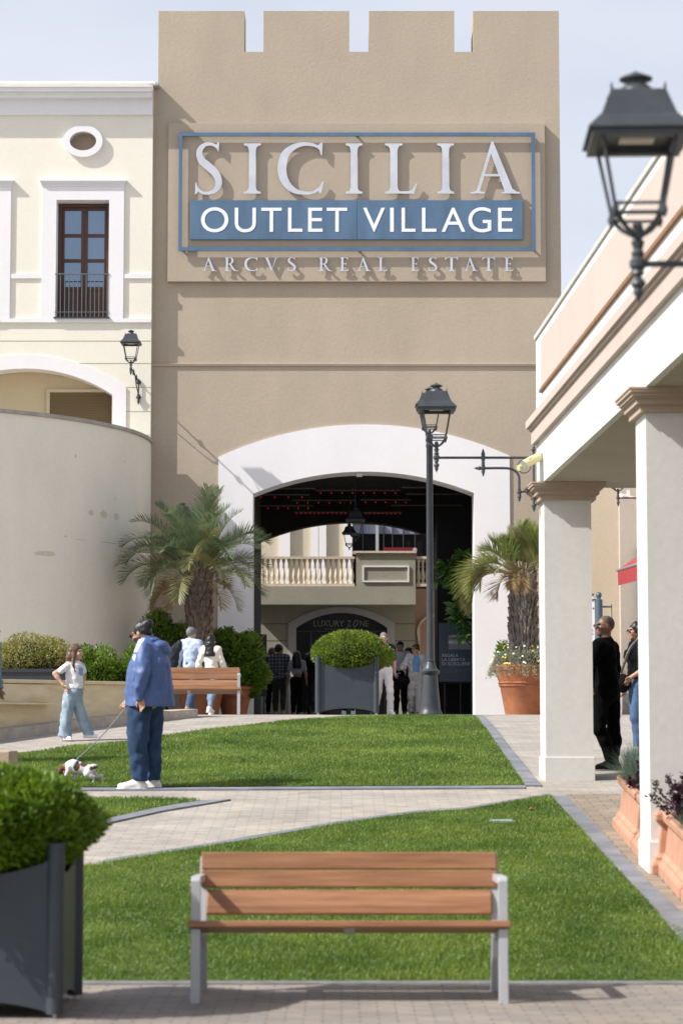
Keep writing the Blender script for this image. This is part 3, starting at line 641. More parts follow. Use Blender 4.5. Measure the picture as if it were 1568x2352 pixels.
# building above the terrace
YU = 74.0
ub = wempty('upper_building', (0, YU, g(YU)), 'beige building with white pilasters and dark glazing above the terrace', 'building')
ux = lambda px: P(px, 1280, YU).x
uz = lambda py: P(800, py, YU).z
MB().box(ux(470), ux(808), YU, YU + 4, zb, uz(1000)).build('wall', mat_wall('beige_render', (0.56, 0.50, 0.39)), ub)
MB().box(ux(808), ux(1120), YU + .3, YU + 4, zb, uz(1000)).build('wall', mat_wall('grey_wall', (0.25, 0.25, 0.26)), ub)
for a0, a1 in ((641, 666), (714, 731), (732, 749), (790, 808.6)): MB().box(ux(a0), ux(a1), YU - .14, YU - .002, zb, uz(1000)).build('pilaster', M_WHITE, ub)
MB().box(ux(809), ux(1100), YU + .2, YU + .29, zb, uz(1226)).build('glazing', M_SHOPGL, ub)
tp = MB(); tp.box(ux(809), ux(1100), YU + .12, YU + .2, uz(1225), uz(1205)); tp.build('clerestory_pane', mat('pale_blue_glass', (0.25, 0.27, 0.36), 0.15), ub)
for a0, a1 in ((862.5, 869.5),): MB().box(ux(a0), ux(a1), YU + .02, YU + .11, zb, uz(1200)).build('mullion', mat('brushed_steel', (0.55, 0.57, 0.6), 0.4, metal=0.5), ub)
fm = MB()
for px in (832, 880, 900, 925, 952): fm.box(ux(px), ux(px + 2), YU + .05, YU + .119, uz(1350), uz(1205))
fm.build('window_frame', M_IRON, ub)
rs = wempty('red_shop_sign', P(920, 1282, YU), 'small red shop sign with a registered mark above the terrace parapet', 'sign')
q = rect(880, 957, 1258, 1283, YU); MB().box(q[0], q[1], YU - .1, YU - .04, q[2], q[3]).build('panel', mat('red_enamel', (0.16, 0.01, 0.014), 0.4), rs)
q = rect(949, 955, 1260, 1267.5, YU); rg = MB()
cxr, czr, rr = (q[0] + q[1]) / 2, (q[2] + q[3]) / 2, .062
rg.prism([[(cxr + rr * math.cos(t), czr + rr * math.sin(t)) for t in np.linspace(0, 2 * math.pi, 21)[:-1]], [(cxr + rr * .82 * math.cos(t), czr + rr * .82 * math.sin(t)) for t in np.linspace(0, -2 * math.pi, 21)[:-1]]], YU - .115, YU - .105)
text_mb(rg, 'R', cxr - .025, cxr + .028, czr - .035, czr + .035, YU - .115, .01); rg.build('registered_mark', M_LETTER, rs)

# ================================================================== shop walls beyond the arcade, red awning
YS = 49.0
sh = wempty('side_shop', (6, YS, g(YS)), 'beige side shop wall with grey plinth beyond the arcade columns', 'building')
sx = lambda px: P(px, 1400, YS).x
sz_ = lambda py: P(1400, py, YS).z
MB().box(sx(1296), sx(1422), YS, YS + .8, zb, sz_(1010)).build('wall', M_TAN2, sh)
MB().box(sx(1422), sx(1760), YS - .22, YS + .8, zb, sz_(1010)).build('wall', mat_wall('greige_render', (0.47, 0.42, 0.37)), sh)
MB().box(sx(1424), sx(1760), YS - .26, YS - .221, zb, sz_(1593)).build('plinth', mat('speckled_granite', (0.2, 0.2, 0.21), 0.7, 0.5, 90), sh)
MB().box(sx(1459), sx(1468), YS - .4, YS - .27, zb, sz_(1262)).build('door_frame', M_IRON2, sh)
aw = wempty('awning', P(1440, 1330, 45), 'red fabric awning with grey front bar beside the second column', 'awning')
F0, F1 = P(1419, 1310, 45.5), P(1530, 1276, 41); off = Vector((1.1, 0.05, 0.75)); M_RED = mat('red_canvas', (0.30, 0.03, 0.036), 0.8, 0.08, 5)
fa = MB(); n = 6
def sheet(mb, a, b, c, d, t=.012):
    nrm = (b - a).cross(d - a).normalized() * t
    A = [mb.pt(p) for p in (a, b, c, d)]; B = [mb.pt(p + nrm) for p in (a, b, c, d)]
    mb.face(A); mb.face(list(reversed(B)))
    for k in range(4): mb.face((A[k], B[k], B[(k + 1) % 4], A[(k + 1) % 4]))
sheet(fa, F0, F1, F1 + off, F0 + off); fa.build('canopy', M_RED, aw)
va = MB(); dn = Vector((0, 0, -.29)); sheet(va, F0 + Vector((-.01, 0, -.03)), F1 + Vector((-.01, 0, -.03)), F1 + dn, F0 + dn); va.build('valance', M_RED, aw)
MB().tube([F0 - (F1 - F0).normalized() * .05, F1], .03, 8).build('front_bar', mat('grey_alu', (0.25, 0.25, 0.26), 0.5, metal=0.4), aw)
ar = MB(); ar.tube([F0 + Vector((.02, 0, -.02)), F0 + off + Vector((0, 0, -.5))], .018, 6); ar.tube([F1 + Vector((.02, 0, -.02)), F1 + off + Vector((0, 0, -.5))], .018, 6); ar.build('arm', M_IRON, aw)
MB().box(F0.x + 1.1, F0.x + 1.5, 40.2, YS - .24, zb - .5, sz_(1010)).build('wall', M_TAN2, sh)
# ================================================================== colonnade on the right
UX = -0.03036                                        # the colonnade runs almost straight away from us
AR = Matrix(((1, UX, 0, 0), (-UX, 1, 0, 0), (0, 0, 1, 0), (0, 0, 0, 1)))
pA = P(1251.7, 1794, 26.65)                            # near left corner of the far column's foot
AO = Matrix.Translation((pA.x, pA.y, 0)) @ AR          # local: x across, y along (away), z world height
arc = wempty('arcade', (pA.x, pA.y, g(pA.y)), 'off-white colonnade with pink cornice and square columns along the right side', 'arcade')
def ab(): m = MB(); m.M = AO; return m
zf = EYE + 2.845; zcap = EYE + 2.648; YN = -24.0; YF = 0.56; SHX = -0.005
def H(h): return EYE + h
ab().box(SHX, 0.06, YN, YF, zf, H(3.86)).build('beam', M_GREYW, arc)
ab().box(0.061, 4.6, YN, YF - 0.02, zf, zf + 0.2).build('soffit', mat_wall('soffit_shade_tone', (0.40, 0.365, 0.30)), arc)  # the soffit's shade is put into this darker colour
ab().box(4.6, 5.0, YN, YF, g(8) - 1, H(4.4)).build('rear_wall', M_PINK, arc)
c = ab()
for (z0, z1, d) in ((H(3.34), H(3.50), .055), (H(3.50), H(3.53), .08), (H(3.53), H(3.617), .112)):
    c.box(SHX - d, 0.45, YN, YF + d, z0, z1)
c.build('cornice', M_PINK, arc)
p = ab(); p.box(SHX + .002, 0.4, YN, YF - .003, H(3.861), H(4.55)); p.build('parapet', M_GREYW, arc)
p = ab(); p.box(SHX - .006, 0.2, YN, YF - .52, H(3.90), H(4.46)); p.build('parapet_panel', M_PINK, arc)
p = ab(); p.box(SHX - .03, 0.2, YN, YF - .54, H(3.862), H(3.898)); p.build('parapet_moulding', mat('brown_moulding', (0.21, 0.115, 0.055), 0.8, 0.15, 8), arc)
p = ab(); p.box(SHX - .02, 0.45, YN, YF + .02, H(4.552), H(4.60)); p.build('coping', mat('pale_metal_coping', (0.5, 0.5, 0.48), 0.5, 0.1, 3), arc)
def column(y):
    zb_ = g(pA.y + y) - 0.15; zg = g(pA.y + y + .02); cw_, cd_ = 0.54, 0.54
    col = ab().box(0.012, cw_, y + .012, y + cd_, zb_, zcap + .02).build('column', M_GREYW, arc)
    ab().box(-0.004, cw_ + .016, y - .006, y + cd_ + .016, zb_, zg + 0.26).build('plinth', M_GREYW, col, bevel=0.006)
    k = ab()
    for z0, z1, d in ((zcap, zcap + .05, .05), (zcap + .05, zcap + .062, .065), (zcap + .062, zcap + .105, .085), (zcap + .105, zcap + .122, .105), (zcap + .122, zcap + .15, .125), (zcap + .15, zcap + .178, .145), (zcap + .178, zf - .003, .155)):
        k.box(0.012 - d, cw_ + d, y + .012 - d, y + cd_ + d, z0, z1)
    k.build('capital', M_PINKD, col)
for y in (0, -7.25, -14.6, -21.9): column(y)

# ================================================================== lanterns
def lantern(parent, z0=0.0):
    """square street lantern, joint of its arms at z0"""
    r = MB()
    r.lathe([(.2225, .43), (.2225, .437), (.17, .497), (.163, .503), (.12, .62), (.112, .625), (.09, .628)], (0, 0, z0), sq=True)
    for sx in (-1, 1):
        for sy in (-1, 1): r.lathe([(.006, .615), (.006, .64), (.001, .655)], (sx * .115, sy * .115, z0), 6)
    r.lathe([(.085, .626), (.078, .645), (.06, .662), (.043, .67), (.045, .68), (.073, .692), (.073, .699), (.045, .712), (.012, .727), (.004, .732)], (0, 0, z0), 20)
    ho = r.build('hood', M_IRON2 if False else M_IRON, parent, bevel=0.003)
    u = MB().box(-.075, .075, -.05, .05, z0 + .418, z0 + .43).build('led_panel', M_LAMP, ho)
    f = MB()
    f.prism([[(-.205, -.205), (.205, -.205), (.205, .205), (-.205, .205)], [(-.15, -.15), (-.15, .15), (.15, .15), (.15, -.15)]], z0 + .40, z0 + .429, 'z')
    f.box(-.15, .15, -.15, .15, z0 + .431, z0 + .436)
    for sx in (-1, 1):
        for sy in (-1, 1):
            f.tube([(sx * .162, sy * .162, z0 + .43), (sx * .104, sy * .104, z0 + .11)], .0085, 6)
            f.tube([(sx * .104, sy * .104, z0 + .13), (sx * .10, sy * .10, z0 + .085), (sx * .06, sy * .06, z0 + .035), (sx * .015, sy * .015, z0 + .0)], [.012, .014, .011, .010], 6)
            f.lathe([(.004, .06), (.013, .085), (.012, .10), (.004, .125)], (sx * .108, sy * .108, z0), 6)
    for zz in (.125, .085):
        for s in (-1, 1): f.box(-.1, .1, s * .1 - .006, s * .1 + .006, z0 + zz - .006, z0 + zz + .006); f.box(s * .1 - .006, s * .1 + .006, -.1, .1, z0 + zz - .006, z0 + zz + .006)
    f.build('lantern_cage', M_IRON, parent)
def knob(mb, c, sc=1.0, up=True, n=10):
    s = sc if up else -sc
    mb.lathe([(.012 * sc, 0), (.03 * sc, .02 * s), (.034 * sc, .035 * s), (.02 * sc, .055 * s), (.022 * sc, .07 * s), (.008 * sc, .10 * s), (.002 * sc, .115 * s)], c, n)
def knot(mb, c, sc=1.0): mb.lathe([(.012 * sc, -.05 * sc), (.026 * sc, -.04 * sc), (.022 * sc, -.025 * sc), (.034 * sc, -.01 * sc), (.034 * sc, .012 * sc), (.022 * sc, .026 * sc), (.027 * sc, .042 * sc), (.012 * sc, .052 * sc)], c, 10)
def bracket_lamp(loc, L=1.12, label='', rz=0.0, group='iron lanterns on long arcade brackets'):
    t = empty('bracket_lamp', loc, label, 'wall lamp', group, rz)
    lantern(t)
    b = MB()
    b.lathe([(.012, .06), (.022, .05), (.026, .02), (.018, -.01), (.03, -.03), (.02, -.06), (.028, -.075), (.02, -.09), (.02, -.1)], (0, 0, 0), 12)
    b.tube([(0, 0, 0), (0, 0, -.2)], .017, 10); knot(b, (0, 0, -.125), 1.1); knob(b, (0, 0, -.18), 1.0, False)
    b.tube([(0, 0, -.125), (L, 0, -.125)], .0145, 10)
    xn = L * .48
    knot(b, (xn, 0, -.125), .9); knob(b, (xn, 0, -.10), .7); b.tube([(xn, 0, -.12), (xn, 0, -.27)], .012, 8); knot(b, (xn, 0, -.185), .6); knot(b, (xn, 0, -.245), .9); knob(b, (xn, 0, -.275), .6, False)
    hk = MB(); hk.M = Matrix.Translation((xn, 0, -.245)) @ Matrix.Rotation(R(-90), 4, 'Y'); knob(hk, (0, 0, .02), .75); b.v += []
    off = len(b.v); b.v += hk.v; b.f += [tuple(k + off for k in q) for q in hk.f]; b.mi += hk.mi
    cur = cr_spline([(xn, 0, -.245), (L * .72, 0, -.245), (L * .80, 0, -.27), (L * .845, 0, -.33), (L * .85, 0, -.42), (L * .85, 0, -.52)], 6)
    b.tube(cur, .0145, 8); knot(b, (L * .85, 0, -.52), .8); knob(b, (L * .85, 0, -.545), .75, False)
    b.tube([(L * .85, 0, -.515), (L, 0, -.505)], .012, 8); knot(b, (L * .93, 0, -.51), .6)
    b.tube([(L, 0, -.06), (L, 0, -.66)], .014, 8); knob(b, (L, 0, -.06), .8); knob(b, (L, 0, -.64), .9, False)
    b.tube([(L * .9 + .075 * math.cos(q), 0, -.225 + .075 * math.sin(q)) for q in np.linspace(0, 2 * math.pi, 21)], .006, 6, cap=False)
    b.tube([(L, 0, -.125), (L + .14, 0, -.125)], .02, 8); b.tube([(L, 0, -.56), (L + .14, 0, -.56)], .02, 8)
    b.build('bracket', M_IRON, t)
    return t
bracket_lamp(P(1002, 1026, 26.95), 1.10, 'dark iron lantern on a long horizontal bracket at the far arcade column')
pl = P(1464, 541, 10.25)
bracket_lamp(pl, 1.22, 'big blurred dark lantern on a bracket at upper right near the camera', rz=R(-2))
# lantern on its post behind
Ypost = 36.9; jp = P(986, 996, Ypost); gz = g(Ypost)
t = empty('street_lamp', (jp.x, Ypost, gz), 'tall dark grey lamp post with lantern standing at the far edge of the lawn', 'lamp post')
lantern(t, jp.z - gz)
b = MB(); zt_ = jp.z - gz
b.lathe([(.19, -.15), (.19, .045), (.18, .06), (.165, .085), (.155, .12), (.15, .16), (.118, .52), (.115, .60), (.11, .635), (.13, .655), (.146, .675), (.146, .70), (.12, .715), (.095, .75), (.08, .80), (.066, .84), (.072, .85), (.072, .862), (.058, .875), (.0545, 1.4), (.050, zt_ - .22), (.058, zt_ - .21), (.058, zt_ - .16), (.048, zt_ - .15), (.05, zt_ - .06), (.06, zt_ - .05), (.05, zt_ - .02), (.025, zt_ - .01), (.028, zt_ + .04), (.012, zt_ + .07)], (0, 0, 0), 24)
b.build('post', M_IRON, t, auto=True)
# lamps on walls: the arm comes towards us
def wall_lamp(loc, ywall, label, dx=0.09, group='iron lanterns on wall brackets'):
    t = empty('wall_lamp', loc, label, 'wall lamp', group); lantern(t); b = MB(); D = ywall - loc[1]
    b.lathe([(.012, .06), (.026, .03), (.02, -.01), (.03, -.04), (.02, -.07), (.03, -.1), (.03, -.14), (.016, -.18)], (0, 0, 0), 12); knob(b, (0, 0, -.16), .9, False)
    cur = cr_spline([(0, 0, -.1), (dx * .3, D * .3, -.14), (dx * .7, D * .7, -.23), (dx, D - .03, -.28)], 6); b.tube(cur, .017, 8)
    for f_ in (.35, .7): knot(b, (dx * f_, D * f_, -.10 - .19 * f_), .9); knob(b, (dx * f_, D * f_, -.08 - .19 * f_), .7)
    b.tube([(dx, D - .04, -.2), (dx, D - .04, -.68)], .016, 8); knot(b, (dx, D - .04, -.60), 1.3); knob(b, (dx, D - .04, -.66), 1.0, False)
    cur = cr_spline([(dx * .55, D * .55, -.2), (dx * .75, D * .62, -.38), (dx, D - .05, -.55)], 6); b.tube(cur, .012, 8)
    for z_ in (-.27, -.6):
        m2 = MB(); m2.M = Matrix.Translation((dx, D, z_)) @ Matrix.Rotation(R(90), 4, 'X'); m2.lathe([(.055, 0), (.055, .012), (.03, .03), (.02, .06)], (0, 0, 0), 14)
        o_ = len(b.v); b.v += m2.v; b.f += [tuple(k + o_ for k in q) for q in m2.f]; b.mi += m2.mi
    b.build('bracket', M_IRON, t); return t
wall_lamp(P(300.5, 834, YL - .95), YL, 'dark iron wall lantern on the cream building beside the tower edge')
wall_lamp(P(419, 1232, YT - .95), YT, 'dark iron wall lantern half hidden behind the left palm fronds', .05)
bracket_lamp(P(1419, 1129, 46.0), 1.3, 'dark lantern bracket seen under the arcade soffit between the columns')
# hanging lanterns in the passage
for (px, py, Y, s, lb) in ((802, 1258, 57.2, 0.80, 'lower lantern hanging in the dark passage in front of the rear arch'), (816, 1238, 55.0, 1.0, 'upper lantern hanging in the dark passage partly behind the lower one')):
    q_ = P(px, py, Y); t = empty('hanging_lantern', q_, lb, 'lantern', 'lanterns hanging in the passage'); lantern(t); t.scale = (s, s, s)
    b = MB(); knob(b, (0, 0, .02), .9, False); b.tube([(0, 0, .72), (0, 0, (zc - q_.z) / s)], .012, 6); b.build('hanging_rod', M_IRON, t)

# ================================================================== benches
M_BWOOD = mat('oiled_bench_wood', (0.20, 0.086, 0.038), 0.5, col2=(0.36, 0.178, 0.085), vscale=2.2, stretch=(0.9, 14, 14), bump=0.12, bscale=8, detail=8)
M_BLEG = mat('pale_grey_bench_metal', (0.40, 0.41, 0.43), 0.42, 0.04, 6, spec=0.5)
def bench(loc, rz, label):
    t = empty('park_bench', loc, label, 'bench', 'wooden slatted benches', rz); Lh = 0.90
    for k, (y, z, hgt, tilt) in enumerate(((.36, .776, .100, 8), (.335, .671, .101, 12), (.29, .538, .163, 24))):
        b = MB(); b.M = Matrix.Translation((0, y, z)) @ Matrix.Rotation(R(-tilt), 4, 'X')
        hl = Lh - .03 if k < 2 else Lh - .065
        if k == 2:
            pr = [(-.015, -.075), (.02, -.075), (.012, -.03), (.012, .03), (.022, .075), (-.013, .075), (-.026, .03), (-.026, -.03)]
            b.prism([[(p[0] * .8, p[1]) for p in pr]], -hl, hl, 'x')
        else: b.box(-hl, hl, -.016, .016, -hgt / 2, hgt / 2)
        b.build('back_slat', M_BWOOD, t, bevel=0.006)
    for y in (-.17, -.05, .07, .19):
        b = MB(); b.M = Matrix.Translation((0, y, .443 - (y + .17) * .15)) @ Matrix.Rotation(R(-8.5), 4, 'X'); b.box(-Lh - .015, Lh + .015, -.056, .056, -.019, .019); b.build('seat_slat', M_BWOOD, t, bevel=0.008)
    for s in (-1, 1):
        x0, x1 = (Lh - .055, Lh - .003) if s > 0 else (-Lh + .003, -Lh + .055)
        a = MB(); pr = [(-.20, .463), (-.20, .69), (-.185, .712), (-.16, .715), (.33, .70), (.33, .66), (-.145, .668), (-.14, .463)]
        a.prism([pr], x0, x1, 'x'); a.build('armrest', M_BLEG, t, bevel=0.008)
        l = MB(); l.prism([[(-.225, 0), (-.165, 0), (-.14, .415), (-.20, .423)]], x0, x1, 'x'); l.build('leg', M_BLEG, t, bevel=0.006)
        l = MB(); l.prism([[(.36, 0), (.41, 0), (.32, .46), (.42, .80), (.38, .80), (.26, .423)]], x0 + .004 - s * .014, x1 - .004 - s * .014, 'x'); l.build('rear_leg', M_BLEG, t, bevel=0.006)
        l = MB(); l.prism([[(-.195, .40), (-.195, .42), (.30, .35), (.30, .32)]], x0 + .006, x1 - .006, 'x'); l.build('seat_support', M_BLEG, t)
    MB().prism([[(-.11, .413), (-.11, .424), (.26, .366), (.26, .352)]], -.03, .03, 'x').build('centre_support', M_BLEG, t)
    return t
q = G(801, 2302)
bench((P(802, 2300, 13.88).x, 13.92, 0), 0, 'brown wooden slatted bench with pale metal legs in the foreground')
bench((P(433, 1637, 41.6).x, 41.6, g(41.6)), R(1), 'brown wooden slatted bench behind the man in the blue jacket')

# ================================================================== steel tree tubs with clipped shrubs
def shell_leaves(mb, n, rad, cen, lo, hi, rng, depth=0.22, aspect=0.42, zmin=None, up=0.35, lump=0.12, nl=14, ex=6):
    """n leaf blades through the outer part of a lumpy ellipsoid, pointing outwards"""
    L = [np.array([rng.gauss(0, 1) for _ in range(3)]) for _ in range(nl)]; L = [l / np.linalg.norm(l) for l in L]; A = [rng.uniform(-lump, lump) for _ in L]
    for _ in range(n):
        d = np.array([rng.gauss(0, 1) for _ in range(3)]); d /= np.linalg.norm(d)
        k = 1 + sum(a * max(0, (d @ l)) ** ex for a, l in zip(A, L))
        k *= 1 - depth * rng.random() ** 1.6
        p = np.array(cen) + d * np.array(rad) * k
        if zmin is not None and p[2] < zmin: continue
        o = d * 0.9 + np.array([rng.gauss(0, .55), rng.gauss(0, .55), rng.gauss(0, .55) + up]); o /= np.linalg.norm(o)
        leaf(mb, p, o, rng.uniform(lo, hi), aspect, rng)
def leaf(mb, p, o, l, aspect, rng, fold=0.25):
    s = np.cross(o, [rng.gauss(0, 1), rng.gauss(0, 1), rng.gauss(0, 1)]); s /= (np.linalg.norm(s) + 1e-9); nn = np.cross(o, s)
    w_ = l * aspect / 2; m = p + o * l * .5
    a = mb.pt(p); b = mb.pt(m + s * w_ + nn * w_ * fold); c_ = mb.pt(p + o * l - nn * l * .08); d_ = mb.pt(m - s * w_ + nn * w_ * fold)
    mb.face((a, b, c_)); mb.face((a, c_, d_))
M_BOX = mat_leaf('box_leaf', (0.05, 0.105, 0.006), (0.22, 0.30, 0.02), 5, 0.42, 0.22)
M_BOXD = mat_leaf('box_leaf_dark', (0.045, 0.11, 0.005), (0.175, 0.29, 0.016), 5, 0.42, 0.22)
M_TWIG = mat('brown_twigs', (0.06, 0.035, 0.02), 0.9, 0.3, 20)
M_CORE = mat('inner_shade_core', (0.018, 0.026, 0.008), 1.0, 0.4, 9)  # solid dark core: shade inside the foliage put into its colour
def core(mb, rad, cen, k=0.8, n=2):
    bm = bmesh.new(); bmesh.ops.create_icosphere(bm, subdivisions=3, radius=1.0); rr = random.Random(4)
    off = len(mb.v)
    for v in bm.verts:
        f_ = k * (1 + rr.uniform(-.07, .07)); mb.pt((cen[0] + v.co.x * rad[0] * f_, cen[1] + v.co.y * rad[1] * f_, cen[2] + v.co.z * rad[2] * f_))
    for f_ in bm.faces: mb.face([off + v.index for v in f_.verts])
    bm.free()
def sprigs(mb, n, rad, cen, lo, hi, rng, L0=.10):
    for _ in range(n):
        a = rng.uniform(0, 6.28); e = rng.uniform(-.1, 1.4); d = np.array((math.cos(a) * math.cos(e), math.sin(a) * math.cos(e), math.sin(e))); q = np.array(cen) + d * np.array(rad) * .97
        o = d * .7 + np.array((rng.gauss(0, .3), rng.gauss(0, .3), .7)); o /= np.linalg.norm(o); L = L0 * rng.uniform(.5, 1.3)
        for k in range(8):
            a2 = k * 2.4; s = o * .7 + np.array((math.cos(a2), math.sin(a2), .2)) * .7; leaf(mb, q + o * L * k / 8, s / np.linalg.norm(s), rng.uniform(lo, hi), .42, rng)
def tub(loc, rz, label, size=1.0, hgt=.89):
    t = empty('metal_planter', loc, label, 'planter', 'square slate-grey metal tubs', rz); h = size / 2
    for k in range(4):
        b = MB(); b.M = Matrix.Rotation(R(90 * k), 4, 'Z')
        n = 14; top = [(-h + .05 + (size - .1) * i / n, hgt - .03 - .10 * math.sin(math.pi * i / n) ** .8) for i in range(n + 1)]
        bot = [(-h + .05 + (size - .1) * i / n, .025 + .075 * math.sin(math.pi * i / n) ** .7) for i in range(n + 1)]
        b.prism([bot + list(reversed(top))], -h + .03, -h + .042); b.build('panel', M_IRON2, t)
        c = MB(); c.M = Matrix.Rotation(R(90 * k), 4, 'Z'); c.lathe([(.046, .03), (.046, hgt + .005), (.047, hgt + .006), (.047, hgt + .05), (.03, hgt + .055)], (-h + .04, -h + .04, 0), 14)
        po = c.build('corner_post', M_IRON2, t, auto=True)
        f = MB(); f.M = Matrix.Rotation(R(90 * k), 4, 'Z'); f.lathe([(.03, -.03), (.03, .01), (.012, .012), (.012, .032)], (-h + .04, -h + .04, 0), 10); f.build('foot', mat('bright_steel', (0.5, 0.5, 0.5), 0.3, metal=0.9), po)
    MB().box(-h + .07, h - .07, -h + .07, h - .07, .1, hgt - .18).build('soil_box', mat('dark_inner_box', (0.02, 0.02, 0.022), 0.9), t)
    return t
Y1 = 13.35
qf = P(132, 2335, 12.95)
tub((qf.x - .5, 12.95 + .52, 0), R(0), 'slate metal tub in the near left corner under a round green shrub', 1.04, .885)
s1 = empty('clipped_shrub', (qf.x - .46, 13.40, .78), 'large round green clipped shrub in the near left corner', 'shrub', 'round clipped shrubs in metal tubs')
rng = random.Random(3); mb = MB(); shell_leaves(mb, 28000, (.60, .70, .30), (0, 0, .245), .03, .062, rng, .32, .40, up=.5, lump=.13, nl=60, ex=26)
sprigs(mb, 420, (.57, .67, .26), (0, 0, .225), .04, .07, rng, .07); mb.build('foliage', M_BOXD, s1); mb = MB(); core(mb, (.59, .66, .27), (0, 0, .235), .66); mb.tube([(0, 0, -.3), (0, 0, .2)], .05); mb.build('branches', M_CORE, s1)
Y2 = 38.4; x2 = P(797, 1600, Y2).x
tub((x2, Y2 + .5, g(Y2 + .5)), 0, 'slate metal tub standing before the passage beside the lamp post', 1.01, .87)
s2 = empty('clipped_shrub', (P(807, 1500, Y2).x, Y2 + .5, g(Y2) + .76), 'bright green dome-shaped clipped shrub in front of the passage', 'shrub', 'round clipped shrubs in metal tubs')
mb = MB(); shell_leaves(mb, 15000, (.645, .645, .36), (0, 0, .24), .022, .05, rng, .22, .5, up=.35, lump=.08, nl=50, ex=24); sprigs(mb, 160, (.62, .62, .345), (0, 0, .24), .022, .04, rng, .06); mb.build('foliage', M_BOX, s2)
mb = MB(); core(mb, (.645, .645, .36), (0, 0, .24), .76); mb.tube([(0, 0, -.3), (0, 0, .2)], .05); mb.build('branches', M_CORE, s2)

# ================================================================== pots
def round_pot(loc, label, r=.57, h=.92, group='big round terracotta pots'):
    t = empty('terracotta_pot', loc, label, 'plant pot', group); k = r / .57
    MB().lathe([(.34 * k, -.05), (.345 * k, 0), (.35 * k, .02), (.44 * k, h * .55), (.455 * k, h * .57), (.475 * k, h * .585), (.455 * k, h * .61), (.465 * k, h * .62), (.485 * k, h * .64), (.465 * k, h * .665), (.47 * k, h * .68), (.535 * k, h * .86), (.54 * k, h * .87), (.575 * k, h * .90), (.58 * k, h * .97), (.56 * k, h), (.51 * k, h), (.49 * k, h * .9), (.3 * k, h * .88)], (0, 0, 0), 48).build('body', M_TERRA, t, auto=True)
    MB().lathe([(.495 * k, h * .86), (.49 * k, h * .9), (.25 * k, h * .93), (.02, h * .94)], (0, 0, 0), 24).build('soil', mat('potting_soil', (0.035, 0.025, 0.018), 1, 0.4, 30), t)
    return t
YPR = 47.0; pr_ = gx(1203, YPR)
round_pot(pr_, 'big terracotta pot with daisies under the right palm', .60, .97)
YPL = 48.9; plc = gx(460, YPL)
round_pot(plc, 'big terracotta pot behind the far bench under the left palm', .60, .9)
YPO = 49.6; poc = gx(538, YPO)
round_pot(poc, 'terracotta pot holding a leafy shrub left of the arch', .42, .6)
def trough(i, y0, y1, label):
    """long box pot lying along the sloping arcade edge"""
    n_ = 'terracotta_trough'
    (ax, ay), (bx, by) = y0, y1
    d = Vector((bx - ax, by - ay, 0)); L = d.length; ang = math.atan2(d.y, d.x)
    t = empty(n_, ((ax + bx) / 2, (ay + by) / 2, (g(ay) + g(by)) / 2), label, 'plant pot', 'long terracotta troughs between the columns')
    t.rotation_euler = (0, -math.atan2(g(by) - g(ay), L), ang)
    h, w_ = .50, .27; b = MB()
    lv_ = [(0, .0, .06), (.09, .0, .06), (.10, -.01, .05), (.11, .035, .03), (.14, .04, .028), (.17, .01, .0), (.40, -.02, -.025), (.41, .0, .0), (.44, .03, .02), (.49, .035, .022), (.50, .02, .01), (.50, -.03, -.04), (.42, -.05, -.06)]
    rows = []
    for (z, dx, dw) in [(z_, a_, b_) for z_, a_, b_ in lv_]:
        e = dw + .0
        rows.append([b.pt(p) for p in ((-L / 2 - e, -w_ - e, z), (L / 2 + e, -w_ - e, z), (L / 2 + e, w_ + e, z), (-L / 2 - e, w_ + e, z))])
    for a_, c_ in zip(rows, rows[1:]):
        for j in range(4): b.face((a_[j], a_[(j + 1) % 4], c_[(j + 1) % 4], c_[j]))
    b.face(rows[0]); b.face(list(reversed(rows[-1])))
    b.build('body', M_TERRA2, t, bevel=0.014)
    MB().box(-L / 2 + .05, L / 2 - .05, -w_ + .05, w_ - .05, .38, .455).build('soil', MATS['potting_soil'], t)
    return t
def tp_(px, py, w_=.31):
    q = G(px, py); return (q.x + w_, q.y)
TA = trough(0, tp_(1412, 1904), tp_(1450, 1950), 'pale terracotta trough with blue-grey tufts behind the nearer column')
TB = trough(1, tp_(1456, 1957), tp_(1500, 2010), 'pale terracotta trough mostly hidden behind the nearer column')
TC = trough(2, tp_(1507, 2000), tp_(1563, 2066), 'pale terracotta trough with purple plants in front of the nearer column')
TD = trough(3, tp_(1571, 2076), tp_(1650, 2170), 'pale terracotta trough cut off by the right edge of the picture')

# ================================================================== low travertine wall of the raised bed
M_TRAV = mat('travertine', (0.64, 0.50, 0.30), 0.75, col2=(0.80, 0.67, 0.45), vscale=2.0, stretch=(1.0, 1.0, 5.0), bump=0.25, bscale=30, detail=9)
M_TRAVW = mat('pale_travertine_kerb', (0.46, 0.40, 0.33), 0.8, 0.2, 6, 0.4, 35)
lwl = wempty('low_wall', (-4, 33.5, g(33.5)), 'low travertine wall with flat coping round the planting bed', 'wall')
wa = G(-160, 1716); wb = G(0, 1688); wc = G(310, 1648)
wd = Vector((P(440, 1637, 36.6).x, 36.6, 0))
A_, C_ = Vector((wa.x, wa.y, 0)), Vector((wd.x - .55, wd.y - 1.15, 0))
dv = (C_ - A_).normalized(); nv = Vector((-dv.y, dv.x, 0))
ZTOP = P(150, 1568, 33.6).z
def wallseg(name, a, b_, off0, off1, z0, z1, m, bev=.006):
    mb = MB(); pts = [a + nv * off0, b_ + nv * off0, b_ + nv * off1, a + nv * off1]
    mb.prism([[(p.x, p.y) for p in pts]], z0, z1, 'z'); mb.v = [(x, y, z + max(0, ((x - A_.x) * dv.x + (y - A_.y) * dv.y) - 2.0) * .016 if z > 1.7 else z) for x, y, z in mb.v]; return mb.build(name, m, lwl, bevel=bev)
wallseg('wall', A_, C_, .10, .5, 0.6, ZTOP - .05, M_TRAV)
